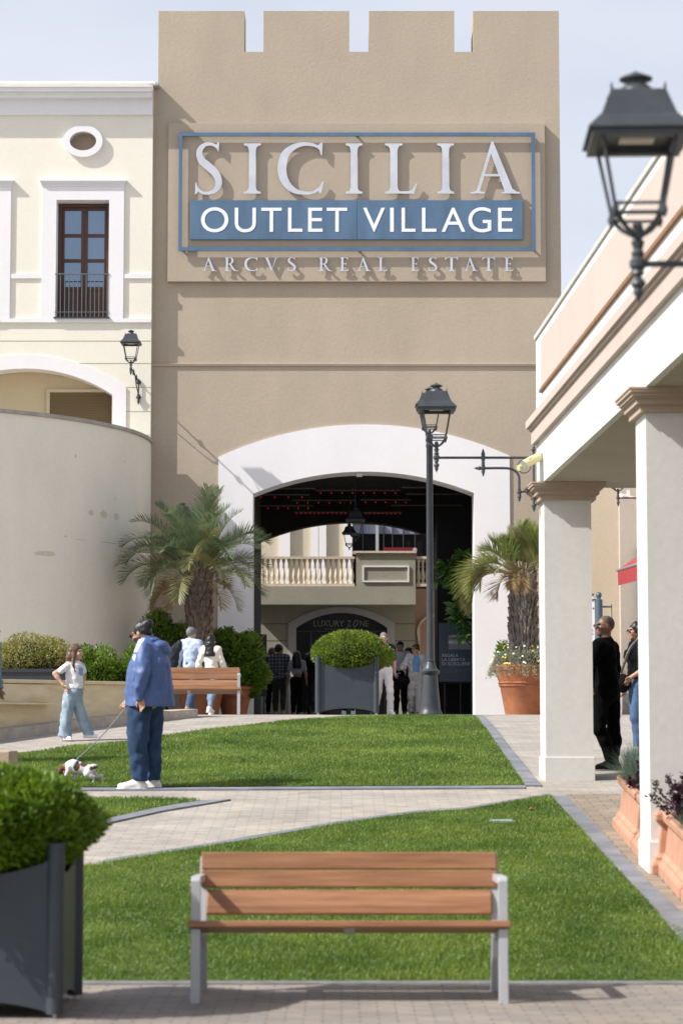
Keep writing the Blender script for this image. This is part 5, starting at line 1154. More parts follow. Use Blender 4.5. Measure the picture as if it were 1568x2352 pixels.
# daisies
M_DAISYL = mat_leaf('grey_green_leaf', (0.24, 0.28, 0.19), (0.42, 0.46, 0.35), 8, .6, .15); M_PETAL = mat('white_petal', (0.75, 0.72, 0.62), .6); M_YEL = mat('yellow_petal', (0.72, 0.50, 0.03), .6)
def daisies(loc, label, r, seed, n=2600, nf=70):
    rng = random.Random(seed); t = empty('daisy_plant', loc, label, 'flowers', 'daisies in terracotta pots'); mb = MB()
    for k in range(n):
        a = rng.uniform(0, 6.28); q = math.sqrt(rng.random()); rr = r * q; z = .08 + .30 * (1 - q ** 3) + rng.uniform(-.06, .06) - (.16 * max(0, q - .8) / .2)
        o = np.array((math.cos(a) * (.3 + q), math.sin(a) * (.3 + q), rng.uniform(.1, 1.1))); o /= np.linalg.norm(o)
        leaf(mb, np.array((rr * math.cos(a), rr * math.sin(a), z)), o, rng.uniform(.05, .10), .22, rng)
    for k in range(26):
        a = rng.uniform(0, 6.28); 
        for j in range(22):
            s = j / 22; leaf(mb, np.array((math.cos(a) * r * (.92 + .22 * s), math.sin(a) * r * (.92 + .22 * s), .10 - .02 * s - .22 * s * s * rng.uniform(.6, 1.2))), np.array((math.cos(a + rng.gauss(0, .8)), math.sin(a + rng.gauss(0, .8)), rng.gauss(0, .6))), .05, .25, rng)
    mb.build('foliage', M_DAISYL, t)
    f = MB()
    for k in range(nf):
        a = rng.uniform(0, 6.28); q = math.sqrt(rng.random()) * 1.08; z = .15 + .32 * (1 - q ** 3) + rng.uniform(-.01, .1); c = Vector((r * q * math.cos(a), r * q * math.sin(a), z)); R_ = rng.uniform(.020, .030)
        n_ = Vector((math.cos(a) * .5 + rng.gauss(0, .3), math.sin(a) * .5 - .45, .8)).normalized(); u = n_.orthogonal().normalized(); v = n_.cross(u); f.cur = 1 if rng.random() < .3 else 0
        ring_ = [f.pt(c + (u * math.cos(s) + v * math.sin(s)) * R_ * (1 if j % 2 else .72)) for j, s in enumerate(np.linspace(0, 6.283, 17)[:-1])]; ct = f.pt(c + n_ * .004)
        for j in range(16): f.face((ring_[j], ring_[(j + 1) % 16], ct))
        f.cur = 1; r2 = [f.pt(c + n_ * .008 + (u * math.cos(s) + v * math.sin(s)) * R_ * .36) for s in np.linspace(0, 6.283, 9)[:-1]]; f.face(r2)
    f.build('flower_heads', [M_PETAL, M_YEL], t); return t
daisies((pr_.x, pr_.y, pr_.z + .84), 'white and yellow daisies spilling over the right palm pot', .66, 31, 4200, 95)
daisies((plc.x, plc.y, plc.z + .70), 'white daisies around the left palm partly hidden by the woman in white', .62, 32, 3200, 60)
# trough plants
M_PURP = mat_leaf('purple_leaf', (0.022, 0.008, 0.016), (0.075, 0.028, 0.05), 9, .4, .12); M_FESC = mat_leaf('blue_fescue', (0.09, 0.15, 0.12), (0.20, 0.27, 0.21), 8, .6, .1)
def trough_xy(t, f, s=-.16): return t.matrix_basis @ Vector((f, s, .44))
def fescue(c, label, r, seed, n=420):
    rng = random.Random(seed); mb = MB()
    for k in range(n):
        a = rng.uniform(0, 6.28); e = rng.uniform(.35, 1.5); o = np.array((math.cos(a) * math.cos(e), math.sin(a) * math.cos(e), math.sin(e))); b = np.array((rng.gauss(0, .03), rng.gauss(0, .03), 0)); s = np.cross(o, (0, 0, 1)); s /= np.linalg.norm(s) + 1e-6; L = r * rng.uniform(.75, 1.1)
        p1 = b + o * L * .6; p2 = b + o * L - np.array((0, 0, L * .12)); a_ = [mb.pt(b - s * .002), mb.pt(b + s * .002), mb.pt(p1 + s * .002), mb.pt(p1 - s * .002), mb.pt(p2)]; mb.face(a_[:4]); mb.face((a_[3], a_[2], a_[4]))
    o_ = mb.build('fescue_tuft', M_FESC); o_.location = c; tag(o_, label, 'ornamental grass', 'tufts of blue grass in the troughs'); return o_
def purple(c, label, seed, r=.28, n=900):
    t = empty('purple_plant', c, label, 'plant', 'purple-leaved plants in the troughs'); rng = random.Random(seed); mb = MB(); st = MB()
    for k in range(26):
        a = rng.uniform(0, 6.28); e = rng.uniform(.3, 1.4); d = np.array((math.cos(a) * math.cos(e), math.sin(a) * math.cos(e), math.sin(e))); L = r * rng.uniform(.7, 1.25); st.tube([(0, 0, 0), tuple(d * L * .6), tuple(d * L)], .004, 4)
        for j in range(int(n / 26)):
            s = rng.uniform(.35, 1.0); o = d * .5 + np.array((rng.gauss(0, .6), rng.gauss(0, .6), rng.gauss(0, .5))); leaf(mb, d * L * s + np.array((rng.gauss(0, .012),) * 3), o / np.linalg.norm(o), rng.uniform(.03, .055), .5, rng)
    mb.build('foliage', M_PURP, t); st.build('stems', M_TWIG, t); return t
fescue(trough_xy(TA, -.35), 'blue-grey grass tuft in the far trough left of the nearer column', .46, 41, 700)
purple(trough_xy(TA, .35), 'small dark purple plant hugging the nearer column', 42, .24)
fescue(trough_xy(TA, .05), 'blue-grey grass tuft just behind the purple plant by the column', .38, 43, 600)
purple(trough_xy(TC, -.15), 'big dark purple plant in the near trough at the right edge', 44, .36, 1500)
fescue(trough_xy(TC, .55), 'blue-grey grass tuft at the right edge below the purple plant', .32, 45)
# ================================================================== figures: smooth implicit bodies meshed by surface nets
class Field:
    def __init__(s, lo, hi, h):
        s.lo = np.array(lo, float); s.h = h; s.n = np.ceil((np.array(hi) - s.lo) / h).astype(int) + 1
        s.ax = [s.lo[k] + h * np.arange(s.n[k]) for k in range(3)]; s.F = np.full(s.n, 1.0, np.float32)
    def win(s, lo, hi):
        a = np.maximum(np.floor((np.array(lo) - s.lo) / s.h).astype(int), 0); b = np.minimum(np.ceil((np.array(hi) - s.lo) / s.h).astype(int) + 1, s.n)
        if np.any(b <= a): return None
        sl = tuple(slice(a[k], b[k]) for k in range(3)); g_ = np.meshgrid(*[s.ax[k][a[k]:b[k]] for k in range(3)], indexing='ij', sparse=True); return sl, g_
    def mix(s, sl, d, k, sub=False):
        f = s.F[sl]
        if sub: h = np.maximum(k - np.abs(f + d), 0) / k; s.F[sl] = np.maximum(f, -d) + h * h * k * .25
        else: h = np.maximum(k - np.abs(f - d), 0) / k; s.F[sl] = np.minimum(f, d) - h * h * k * .25
    def cone(s, a, b, ra, rb, k=.03, sub=False, flat=None):
        a, b = np.array(a, float), np.array(b, float); m = max(ra, rb) * (1 if flat is None else 1.6) + k + s.h * 3
        w_ = s.win(np.minimum(a, b) - m, np.maximum(a, b) + m)
        if w_ is None: return s
        sl, (X, Y, Z) = w_; d = b - a; L = d @ d + 1e-9
        t = np.clip(((X - a[0]) * d[0] + (Y - a[1]) * d[1] + (Z - a[2]) * d[2]) / L, 0, 1)
        q = [X - a[0] - t * d[0], Y - a[1] - t * d[1], Z - a[2] - t * d[2]]
        if flat is not None:   # (unit vector, factor): squash along it
            u, f = np.array(flat[0]), flat[1]; pr = q[0] * u[0] + q[1] * u[1] + q[2] * u[2]; q = [q[i] + u[i] * pr * (f - 1) for i in range(3)]
        D = np.sqrt(q[0] ** 2 + q[1] ** 2 + q[2] ** 2) - (ra + t * (rb - ra))
        s.mix(sl, D.astype(np.float32), k, sub); return s
    def chain(s, pts, rad, k=.03, **kw):
        for i in range(len(pts) - 1): s.cone(pts[i], pts[i + 1], rad[i], rad[i + 1], k, **kw)
        return s
    def ell(s, c, r, k=.03, rot=None, sub=False):
        c, r = np.array(c, float), np.array(r, float); m = max(r) + k + s.h * 3; w_ = s.win(c - m, c + m)
        if w_ is None: return s
        sl, (X, Y, Z) = w_; q = [X - c[0], Y - c[1], Z - c[2]]
        if rot is not None: M = np.array(rot).T; q = [M[i][0] * q[0] + M[i][1] * q[1] + M[i][2] * q[2] for i in range(3)]
        k0 = np.sqrt((q[0] / r[0]) ** 2 + (q[1] / r[1]) ** 2 + (q[2] / r[2]) ** 2); k1 = np.sqrt((q[0] / r[0] ** 2) ** 2 + (q[1] / r[1] ** 2) ** 2 + (q[2] / r[2] ** 2) ** 2) + 1e-6
        D = k0 * (k0 - 1) / k1; s.mix(sl, D.astype(np.float32), k, sub); return s
    def loft(s, lev, k=.02, zpad=0.0):
        """stacked ellipses: (z, cx, cy, rx, ry) from low to high"""
        lev = sorted(lev); A = np.array(lev, float); m = max(A[:, 3].max(), A[:, 4].max()) + k + .05
        w_ = s.win((A[:, 1].min() - m, A[:, 2].min() - m, A[0, 0] - zpad), (A[:, 1].max() + m, A[:, 2].max() + m, A[-1, 0] + zpad))
        if w_ is None: return s
        sl, (X, Y, Z) = w_; z = Z.reshape(-1); sm = lambda c: np.interp(z, A[:, 0], A[:, c]).reshape(1, 1, -1)
        cx, cy, rx, ry = sm(1), sm(2), sm(3), sm(4); q = np.sqrt(((X - cx) / rx) ** 2 + ((Y - cy) / ry) ** 2)
        D = (q - 1) * np.minimum(rx, ry); D = np.maximum(D, np.maximum(A[0, 0] - Z, Z - A[-1, 0])); s.mix(sl, D.astype(np.float32), k); return s
    def clip(s, n, p):
        X, Y, Z = np.meshgrid(*s.ax, indexing='ij', sparse=True); s.F = np.maximum(s.F, (n[0] * (X - p[0]) + n[1] * (Y - p[1]) + n[2] * (Z - p[2])).astype(np.float32)); return s
    def wrinkle(s, amp, f=1.0, seed=0, along=(0, 0, 1)):
        r = random.Random(seed); X, Y, Z = np.meshgrid(*s.ax, indexing='ij', sparse=True); D = 0
        for i in range(7):
            v = np.array([r.gauss(0, 1) for _ in range(3)]); v /= np.linalg.norm(v); fr = f * r.uniform(26, 75); ph = r.uniform(0, 6.28); v2 = np.array([r.gauss(0, 1) for _ in range(3)]) * f * 16
            D = D + np.sin(fr * (v[0] * X + v[1] * Y + v[2] * Z) + ph + 1.2 * np.sin(v2[0] * X + v2[1] * Y + v2[2] * Z))
        s.F = s.F + (amp * D / 3.6).astype(np.float32); return s
    def mesh(s):
        F = s.F; ins = F < 0; n = s.n
        c = ins[:-1, :-1, :-1].astype(np.int8)
        cnt = sum(ins[i:n[0] - 1 + i, j:n[1] - 1 + j, k:n[2] - 1 + k].astype(np.int8) for i in (0, 1) for j in (0, 1) for k in (0, 1))
        cell = (cnt > 0) & (cnt < 8); I = np.argwhere(cell); idx = np.full(cell.shape, -1, np.int32); idx[cell] = np.arange(len(I))
        acc = np.zeros((len(I), 3)); num = np.zeros(len(I)); cor = [(i, j, k) for i in (0, 1) for j in (0, 1) for k in (0, 1)]
        for a in cor:
            for b in cor:
                if sum(abs(a[q] - b[q]) for q in range(3)) == 1 and a < b:
                    fa = F[I[:, 0] + a[0], I[:, 1] + a[1], I[:, 2] + a[2]]; fb = F[I[:, 0] + b[0], I[:, 1] + b[1], I[:, 2] + b[2]]
                    m = (fa < 0) != (fb < 0); t = np.where(m, fa / (fa - fb + 1e-12), 0)[:, None]
                    acc += np.where(m[:, None], np.array(a) + t * (np.array(b) - np.array(a)), 0); num += m
        V = s.lo + s.h * (I + acc / num[:, None]); Q = []
        for ax in range(3):
            u, v = (ax + 1) % 3, (ax + 2) % 3; sh = [slice(None)] * 3; sh[ax] = slice(0, -1); s2 = [slice(None)] * 3; s2[ax] = slice(1, None)
            ch = ins[tuple(sh)] != ins[tuple(s2)]; E = np.argwhere(ch); E = E[(E[:, u] > 0) & (E[:, v] > 0) & (E[:, u] < n[u] - 1) & (E[:, v] < n[v] - 1)]
            if not len(E): continue
            def at(du, dv):
                q = E.copy(); q[:, u] += du; q[:, v] += dv; return idx[q[:, 0], q[:, 1], q[:, 2]]
            q = np.stack([at(-1, -1), at(0, -1), at(0, 0), at(-1, 0)], 1); fl = ~ins[E[:, 0], E[:, 1], E[:, 2]]; q[fl] = q[fl][:, ::-1]; Q.append(q)
        Q = np.concatenate(Q); return V, Q[(Q >= 0).all(1)]
    def build(s, name, m, parent, paint=None, smooth=2):
        V, Q = s.mesh()
        if not len(Q): return None
        e = np.concatenate([Q[:, [0, 1]], Q[:, [1, 2]], Q[:, [2, 3]], Q[:, [3, 0]]])
        for _ in range(smooth):
            A = np.zeros_like(V); c = np.zeros(len(V)); np.add.at(A, e[:, 0], V[e[:, 1]]); np.add.at(A, e[:, 1], V[e[:, 0]]); np.add.at(c, e[:, 0], 1); np.add.at(c, e[:, 1], 1)
            V = V * .5 + .5 * A / np.maximum(c, 1)[:, None]
        me = bpy.data.meshes.new(name); me.vertices.add(len(V)); me.vertices.foreach_set('co', V.reshape(-1)); me.loops.add(len(Q) * 4); me.loops.foreach_set('vertex_index', Q.reshape(-1).astype(np.int32))
        me.polygons.add(len(Q)); me.polygons.foreach_set('loop_start', (np.arange(len(Q)) * 4).astype(np.int32)); me.update(); me.validate()
        o = link(name, me, m, parent, False); me.polygons.foreach_set('use_smooth', np.ones(len(me.polygons), bool))
        if paint is not None and len(me.polygons) == len(Q): c = V[Q].mean(1); me.polygons.foreach_set('material_index', paint(c).astype(np.int32))
        return o
def rotz(a): c, s = math.cos(a), math.sin(a); return np.array(((c, -s, 0), (s, c, 0), (0, 0, 1)))
def rotx(a): c, s = math.cos(a), math.sin(a); return np.array(((1, 0, 0), (0, c, -s), (0, s, c)))
def roty(a): c, s = math.cos(a), math.sin(a); return np.array(((c, 0, s), (0, 1, 0), (-s, 0, c)))
def cloth(name, col, var=.12, rough=.85): return mat('cloth_' + name, col, rough, var, 9, .45, 13, stretch=(1.5, 1.5, .55))
SK = mat('skin_olive', (0.42, 0.235, 0.155), .5, .06, 20, spec=.35); SKL = mat('skin_light', (0.56, 0.335, 0.245), .5, .06, 20, spec=.35); SKT = mat('skin_tanned', (0.36, 0.19, 0.12), .5, .06, 20, spec=.35)
EYE_M = mat('eye_dark', (0.02, 0.014, 0.012), .25); LIP = mat('lip', (0.34, 0.13, 0.11), .5); BEARD = mat('beard_dark', (0.04, 0.026, 0.02), .8, .3, 60)
HBLK = mat('hair_black', (0.010, 0.009, 0.010), .38, .3, 30, .3, 90, stretch=(1, 1, .15)); HBRN = mat('hair_brown', (0.060, 0.030, 0.018), .42, col2=(0.14, 0.075, 0.042), vscale=30, stretch=(1, 1, .12), bump=.3, bscale=90); HGRY = mat('hair_grey', (0.17, 0.17, 0.175), .6, .35, 60, .4, 140); HBUZ = mat('hair_buzzed', (0.10, 0.075, 0.06), .8, .3, 90)
GLS = mat('dark_lens', (0.008, 0.008, 0.01), .08, spec=.7)
def person(loc, label, H=1.72, yaw=0, girth=1.0, J=None, head=(0, 0, 0), top=None, pants=None, shoe=(.75, .75, .75), hair=None, skin=SK, res=.011, walk=0.0, group=None, extra=None, fem=False, arms=None, shl=.15):
    t = empty('person', loc, label, 'person', group); k = H / 1.75; Rz = rotz(R(yaw)); gth = girth
    D = {}
    w_ = walk
    for s, n in ((1, 'L'), (-1, 'R')):
        sw_ = w_ * s
        D['hip' + n] = (s * .088 * (gth * .3 + .7), 0, .92); D['kn' + n] = (s * .10, -.02 - .16 * sw_ - .03 * abs(w_), .49); D['an' + n] = (s * .105, .02 - .30 * sw_ + (.05 if sw_ < 0 else 0), .085 + (.05 * abs(w_) if sw_ < 0 else 0)); D['to' + n] = (s * .18, -1, 0)
        D['sh' + n] = (s * (.168 if fem else .185) * (gth * .35 + .65), .01, 1.425); D['el' + n] = (s * .235 * (gth * .4 + .6), .03 + .10 * sw_, 1.15); D['wr' + n] = (s * .25 * (gth * .4 + .6), -.05 + .2 * sw_, .91); D['hd' + n] = (s * .05, -.15, -1)
    D['pel'] = (0, .0, .95); D['chest'] = (0, .0, 1.28); D['neck'] = (0, .015, 1.47); D['head'] = (0, -.015, 1.625)
    if arms == 'akimbo':
        for s, n in ((1, 'L'), (-1, 'R')): D['el' + n] = (s * .36, .08, 1.2); D['wr' + n] = (s * .2, -.06, 1.02); D['hd' + n] = (-s * .6, -.5, -.4)
    if arms == 'front':
        for s, n in ((1, 'L'), (-1, 'R')): D['wr' + n] = (s * .10, -.26, 1.12); D['hd' + n] = (-s * .6, -.6, .1)
    JJ = {q: Rz @ np.array(v, float) * (1 if q.startswith(('to', 'hd')) else k) for q, v in D.items()}
    for q, v in (J or {}).items(): JJ[q] = np.array(v, float)
    P_ = np.array([v for q, v in JJ.items() if not q.startswith(('to', 'hd'))]); lo = P_.min(0) - .30 * k - .03; hi = P_.max(0) + .30 * k; lo[2] = -.03
    dirs = {q: JJ[q] / np.linalg.norm(JJ[q]) for q in JJ if q.startswith(('to', 'hd'))}
    HR = Rz @ rotz(R(head[0])) @ rotx(R(head[1])) @ roty(R(head[2]))      # head turn, nod (+ = up), tilt
    hc = JJ['head']; hp = lambda x, y, z: hc + HR @ (np.array((x, y, z)) * k * hs)
    hs = 1.0 if H > 1.45 else 1.18
    pel, ch, nk = JJ['pel'], JJ['chest'], JJ['neck']; up = (ch - pel) / np.linalg.norm(ch - pel); pf = Rz @ np.array((0, -1, 0))
    fl = (Rz @ np.array((0, 1, 0)), 1.38)
    def torso(f, e=0.0, belly=1.0):
        f.ell(ch + (0, 0, .02 * k), ((.148 * (gth * .7 + .3) * k) + e, (.102 * gth * k) + e, .19 * k + e), .05, Rz)
        f.ell(pel * .5 + ch * .5 + pf * .012 * (belly - 1) * 10 * k, ((.128 if fem else .14) * gth * k + e, .10 * gth * belly * k + e, .17 * k + e), .06, Rz)
        f.ell(pel + (0, 0, .0), ((.158 if fem else .152) * gth * k + e, .112 * gth * k + e, .125 * k + e), .06, Rz)
        f.cone(JJ['shL'] - (JJ['shL'] - JJ['shR']) * .12, JJ['shR'] + (JJ['shL'] - JJ['shR']) * .12, .062 * k + e, .062 * k + e, .05)
        f.cone(nk - (0, 0, .03 * k), nk * .4 + (JJ['shL'] + JJ['shR']) * .3, .075 * k + e, .08 * k + e, .05)
        if fem: [f.ell(ch + Rz @ (np.array((s * .07, -.085, .03)) * k), np.array((.06, .055, .06)) * k + e, .03) for s in (-1, 1)]
    def arm(f, n, e=0.0, fr=1.0, k_=.03):
        a, b, c = JJ['sh' + n], JJ['el' + n], JJ['wr' + n]; ag = .75 + .25 * gth; r0, r1, r2 = .056 * k * ag + e, .043 * k * ag + e, .028 * k + e
        if fr <= .5: m = a + (b - a) * fr * 2; f.cone(a, m, r0, r0 + (r1 - r0) * fr * 2, .045)
        else:
            f.cone(a, b, r0, r1, .045); m = b + (c - b) * (fr - .5) * 2; mid = b + (c - b) * min(.3, (fr - .5) * 2); f.cone(b, mid, r1, r1 * .98, .03); f.cone(mid, m, r1 * .98, r1 + (r2 - r1) * (fr - .5) * 2, .03)
    def leg(f, n, e=0.0, fl_=1.0, k_=.05):
        a, b, c = JJ['hip' + n], JJ['kn' + n], JJ['an' + n]; lg = .7 + .3 * gth
        f.cone(a, b, .088 * k * lg + e, (.058 * k * lg + e) * fl_, k_); m = b + (c - b) * .32 + Rz @ (np.array((0, .018, 0)) * k); f.cone(b, m, (.057 * k * lg + e) * fl_, (.057 * k * lg + e) * fl_, .03); f.cone(m, c, (.056 * k * lg + e) * fl_, (.038 * k + e) * fl_, .03)
    # ---- body: head, neck, trunk, limbs and hands in one skin
    f = Field(lo, hi, res); torso(f, -.012); [arm(f, n, -.002) for n in 'LR']; [leg(f, n, -.008) for n in 'LR']
    f.cone(nk - (0, 0, .02), hp(0, .02, -.05), .056 * k * (gth * .4 + .6), .052 * k * (gth * .3 + .7), .035)
    S = k * hs; hg = .9 + .1 * gth
    f.ell(hp(0, .015, .022), np.array((.075 * hg, .096, .094)) * S, .02, HR); f.ell(hp(0, -.03, -.045), np.array((.058 * hg, .066, .072)) * S, .03, HR); f.ell(hp(0, -.075, -.092), np.array((.026, .022, .020)) * S, .02, HR)
    f.cone(hp(0, -.094, .008), hp(0, -.117, -.03), .008 * S, .0125 * S, .012); f.ell(hp(0, -.086, .027), np.array((.05, .02, .012)) * S, .015, HR)
    for s in (-1, 1):
        f.ell(hp(s * .033, -.097, .006), np.array((.013, .009, .008)) * S, .010, HR, sub=True); f.ell(hp(s * .077 * hg, .008, -.012), np.array((.010, .021, .031)) * S, .008, HR); f.ell(hp(s * .04, -.075, -.03), np.array((.022, .022, .02)) * S, .02, HR)
    f.ell(hp(0, -.096, -.060), np.array((.024, .010, .009)) * S, .008, HR)
    for n in 'LR':
        wr, d = JJ['wr' + n], dirs['hd' + n]; fore = wr - JJ['el' + n]; fore /= np.linalg.norm(fore); s = 1 if n == 'L' else -1
        sd = Rz @ np.array((0, -1, 0)); sd = sd - d * (sd @ d); sd /= np.linalg.norm(sd) + 1e-6; nrm = np.cross(d, sd) * (-s); pc = wr + d * .05 * k   # sd: thumb side, nrm: palm side
        f.cone(wr, wr + d * .03 * k, .025 * k, .028 * k, .02); f.ell(pc, np.array((.040, .018, .047)) * k, .012, np.stack([sd, nrm, d], 1))
        for i, (o_, L) in enumerate(((.030, .070), (.010, .078), (-.010, .073), (-.029, .058))):
            b0 = wr + (d * .088 + sd * o_) * k; cu = .35 + .12 * i; d1 = d * math.cos(cu) + nrm * math.sin(cu); d2 = d * math.cos(cu * 2.2) + nrm * math.sin(cu * 2.2); b1 = b0 + d1 * L * .5 * k; f.cone(b0 - d * .02 * k, b1, .0095 * k, .0085 * k, .004); f.cone(b1, b1 + d2 * L * .5 * k, .0085 * k, .007 * k, .004)
        b0 = wr + (d * .03 + sd * .03) * k; dt = d * .75 + sd * .6 + nrm * .3; dt /= np.linalg.norm(dt); f.cone(b0, b0 + dt * .04 * k, .013 * k, .011 * k, .008); f.cone(b0 + dt * .04 * k, b0 + (dt * .04 + (d * .9 + nrm * .3) * .032) * k, .0105 * k, .008 * k, .004)
    if pants is not None or True:
        for n in 'LR': f.cone(JJ['an' + n], JJ['an' + n] + dirs['to' + n] * .09 * k - (0, 0, .055 * k), .030 * k, .018 * k, .015)
    beard = hair.get('beard') if hair else None
    def paint(c):
        q = (c - hc) @ HR / S; m = np.zeros(len(c), int)
        for s in (-1, 1): m[(((q[:, 0] - s * .033) / .013) ** 2 + ((q[:, 2] - .005) / .0065) ** 2 < 1) & (q[:, 1] < -.06)] = 1
        m[(np.abs(np.abs(q[:, 0]) - .034) < .017) & (np.abs(q[:, 2] - .025) < .0032) & (q[:, 1] < -.07)] = 3
        m[(np.abs(q[:, 0]) < .024) & (np.abs(q[:, 2] + .060) < .0075) & (q[:, 1] < -.08)] = 2
        if beard: m[(q[:, 2] < -.035 - .35 * np.maximum(0, q[:, 1] + .04)) & (q[:, 2] > -.13) & (q[:, 1] < .005) & (m != 2) & ~((np.abs(q[:, 0]) < .03) & (q[:, 2] > -.05))] = 3
        return m
    body = f.build('body', [skin, EYE_M, LIP, BEARD if not (hair and hair.get('m') in (HGRY,)) else HGRY], t, paint)
    # ---- trousers
    if pants:
        f = Field(lo, hi, res); e = pants.get('e', .014)
        if pants.get('loft'):
            for L_ in pants['loft']: f.loft(L_, .015)
        else:
            f.ell(pel, np.array(((.158 if fem else .152) * gth * k + e, .112 * gth * k + e, .13 * k)), .05, Rz); f.ell(pel + (0, 0, .09 * k), np.array((.135 * gth * k + e, .10 * gth * k + e, .11 * k)), .05, Rz)
            for n in 'LR':
                leg(f, n, e, pants.get('flare', 1.0), .05)
                if pants.get('wide'): a = JJ['kn' + n]; b = JJ['an' + n]; f.cone(JJ['hip' + n], a, .09 * k, pants['wide'], .04); f.cone(a, b - (0, 0, .03 * k), pants['wide'], pants['wide'] * 1.12, .03)
        f.wrinkle(pants.get('wr', .006), 1.0 / k, 5 + int(H * 100)); zt_ = pel[2] + pants.get('rise', .12) * k; f.clip((0, 0, 1), (0, 0, zt_))
        for n in 'LR': pass
        cz = pants.get('cuff', .07) * k
        if cz > 0: f.clip((0, 0, -1), (0, 0, cz))
        f.build('trousers', pants['m'], t, pants.get('paint'))
    # ---- top
    if top:
        for lay in (top if isinstance(top, list) else [top]):
            f = Field(lo, hi, res); e = lay.get('e', .016)
            if lay.get('loft'): [f.loft(L_, .03) for L_ in lay['loft']]
            else: torso(f, e, lay.get('belly', 1.0))
            if lay.get('flare'):
                z0_ = pel[2] + lay['hem'] * k; f.ell((pel[0], pel[1], z0_) + Rz @ (np.array((0, lay.get('fy', 0), .05)) * k), np.array((lay['flare'][0] * k, lay['flare'][1] * k, .40 * k)), .08, Rz)
            if lay.get('sleeve', 1) > 0: [arm(f, n, e * lay.get('se', 1.0), lay.get('sleeve', .97)) for n in 'LR']
            for sh_ in lay.get('add', []): (f.cone if len(sh_) >= 5 and np.isscalar(sh_[2]) else f.ell)(*sh_)
            f.wrinkle(lay.get('wr', .006), .9 / k, lay.get('seed', 3)); f.clip((0, 0, -1), (0, 0, pel[2] + lay['hem'] * k))
            for c_, r_, k_ in lay.get('cut', []): f.ell(c_, r_, k_, sub=True)
            f.ell(nk + (0, 0, lay.get('nz', .045) * k) + pf * lay.get('ny', .02) * k, np.array((lay.get('nw', .07) * k,) * 2 + (lay.get('nd', .06) * k,)), .01, Rz, sub=True); f.ell(hc, np.array((.088, .11, .125)) * S, .01, HR, sub=True)
            f.build(lay.get('name', 'shirt'), lay['m'], t, lay.get('paint'))
    # ---- shoes
    sm = shoe if not isinstance(shoe, tuple) else mat('shoe_%02d%02d%02d' % tuple(int(c * 99) for c in shoe), shoe, .55)
    for n in 'LR':
        a, d = JJ['an' + n], dirs['to' + n]; f = Field(a - .3 * k, a + .3 * k, min(res, .010)); sl = min(0.0, d[2]); d2 = d
        base = a - (0, 0, .05 * k); f.cone(base - d2 * .035 * k, base + d2 * shl * k, .043 * k, .036 * k, .03, flat=((0, 0, 1), 1.1)); f.cone(base - d2 * .040 * k - (0, 0, .026 * k), base + d2 * (shl + .008) * k - (0, 0, .026 * k), .050 * k, .042 * k, .006, flat=((0, 0, 1), 3.2)); f.cone(a + (0, 0, .03 * k), base, .048 * k, .047 * k, .03); f.cone(a + d2 * .01 * k, base + d2 * shl * .72 * k, .047 * k, .036 * k, .03); f.clip((0, 0, -1), (0, 0, a[2] - .083 * k)) if abs(d[2]) < .05 else None; f.clip((0, 0, 1), (0, 0, a[2] + .05 * k)); f.build('shoe', sm, t)
    # ---- hair
    if hair:
        f = Field(hc - .34 * S - .02, hc + .22 * S, min(res, .009)); kd = hair['k']; th = hair.get('t', .014)
        if kd == 'cap':
            f.ell(hp(0, .012, .035), np.array((.088, .108, .092)) * S, .01, HR); cut = Rz; f.clip(-(HR @ np.array((0, 0, 1))), hp(0, 0, .03)); f.ell(hp(0, -.12, .035), np.array((.065, .07, .010)) * S, .01, HR); f.build('cap', hair['m'], t); f = Field(hc - .34 * S - .02, hc + .22 * S, min(res, .009)); th = .006
        f.ell(hp(0, .02, .026), np.array((.075 * hg + th, .096 + th, .094 + th)) * S, .02, HR)
        if kd != 'bald':
            if kd in ('long', 'long_back'):
                L = hair.get('L', .34); 
                for sx, yy in ((-.062, .045), (-.02, .08), (.02, .08), (.062, .045)): f.chain([hp(sx, yy, .03), hp(sx * 1.15, yy + .02, -.08), hc + Rz @ (np.array((sx * 1.2, yy + .045, -.05 - L * .6)) * k), hc + Rz @ (np.array((sx * 1.1, yy + .05, -.05 - L)) * k)], [.05 * S, .052 * S, .050 * k, .036 * k], .03)
                for s in hair.get('front', ()): f.chain([hp(s * .072, .0, .03), hp(s * .082, -.01, -.06), hc + Rz @ (np.array((s * .10, -.03, -.18)) * k * hs), hc + Rz @ (np.array((s * .10, -.065, -.29)) * k * hs)], [.024 * S, .026 * S, .030 * k, .014 * k], .02)
            if kd == 'bun': f.ell(hp(*hair.get('bun', (0, .10, .10))), np.array((.05, .05, .05)) * S, .02)
            if kd == 'curly':
                for i in range(16): f.ell(hp(.068 * math.cos(i * 2.4), .03 + .062 * math.sin(i * 2.4), .085 - .012 * i), np.array((.047,) * 3) * S, .02)
            f.wrinkle(.0035, 2.2, 9)
        # open the face
        f.ell(hp(0, -.085, -.045), np.array((.068, .085, .098)) * S, .012, HR, sub=True)
        if kd in ('short', 'bun', 'cap', 'bald'): f.ell(hp(0, -.02, -.09), np.array((.13, .10, .085)) * S, .015, HR, sub=True); f.clip(-(HR @ np.array((0, -.25, .97))), hp(0, .05, -.075))
        f.build('hair', hair['m'], t, smooth=1)
    if extra: extra(t, JJ, hp, Rz, k, HR, S)
    return t
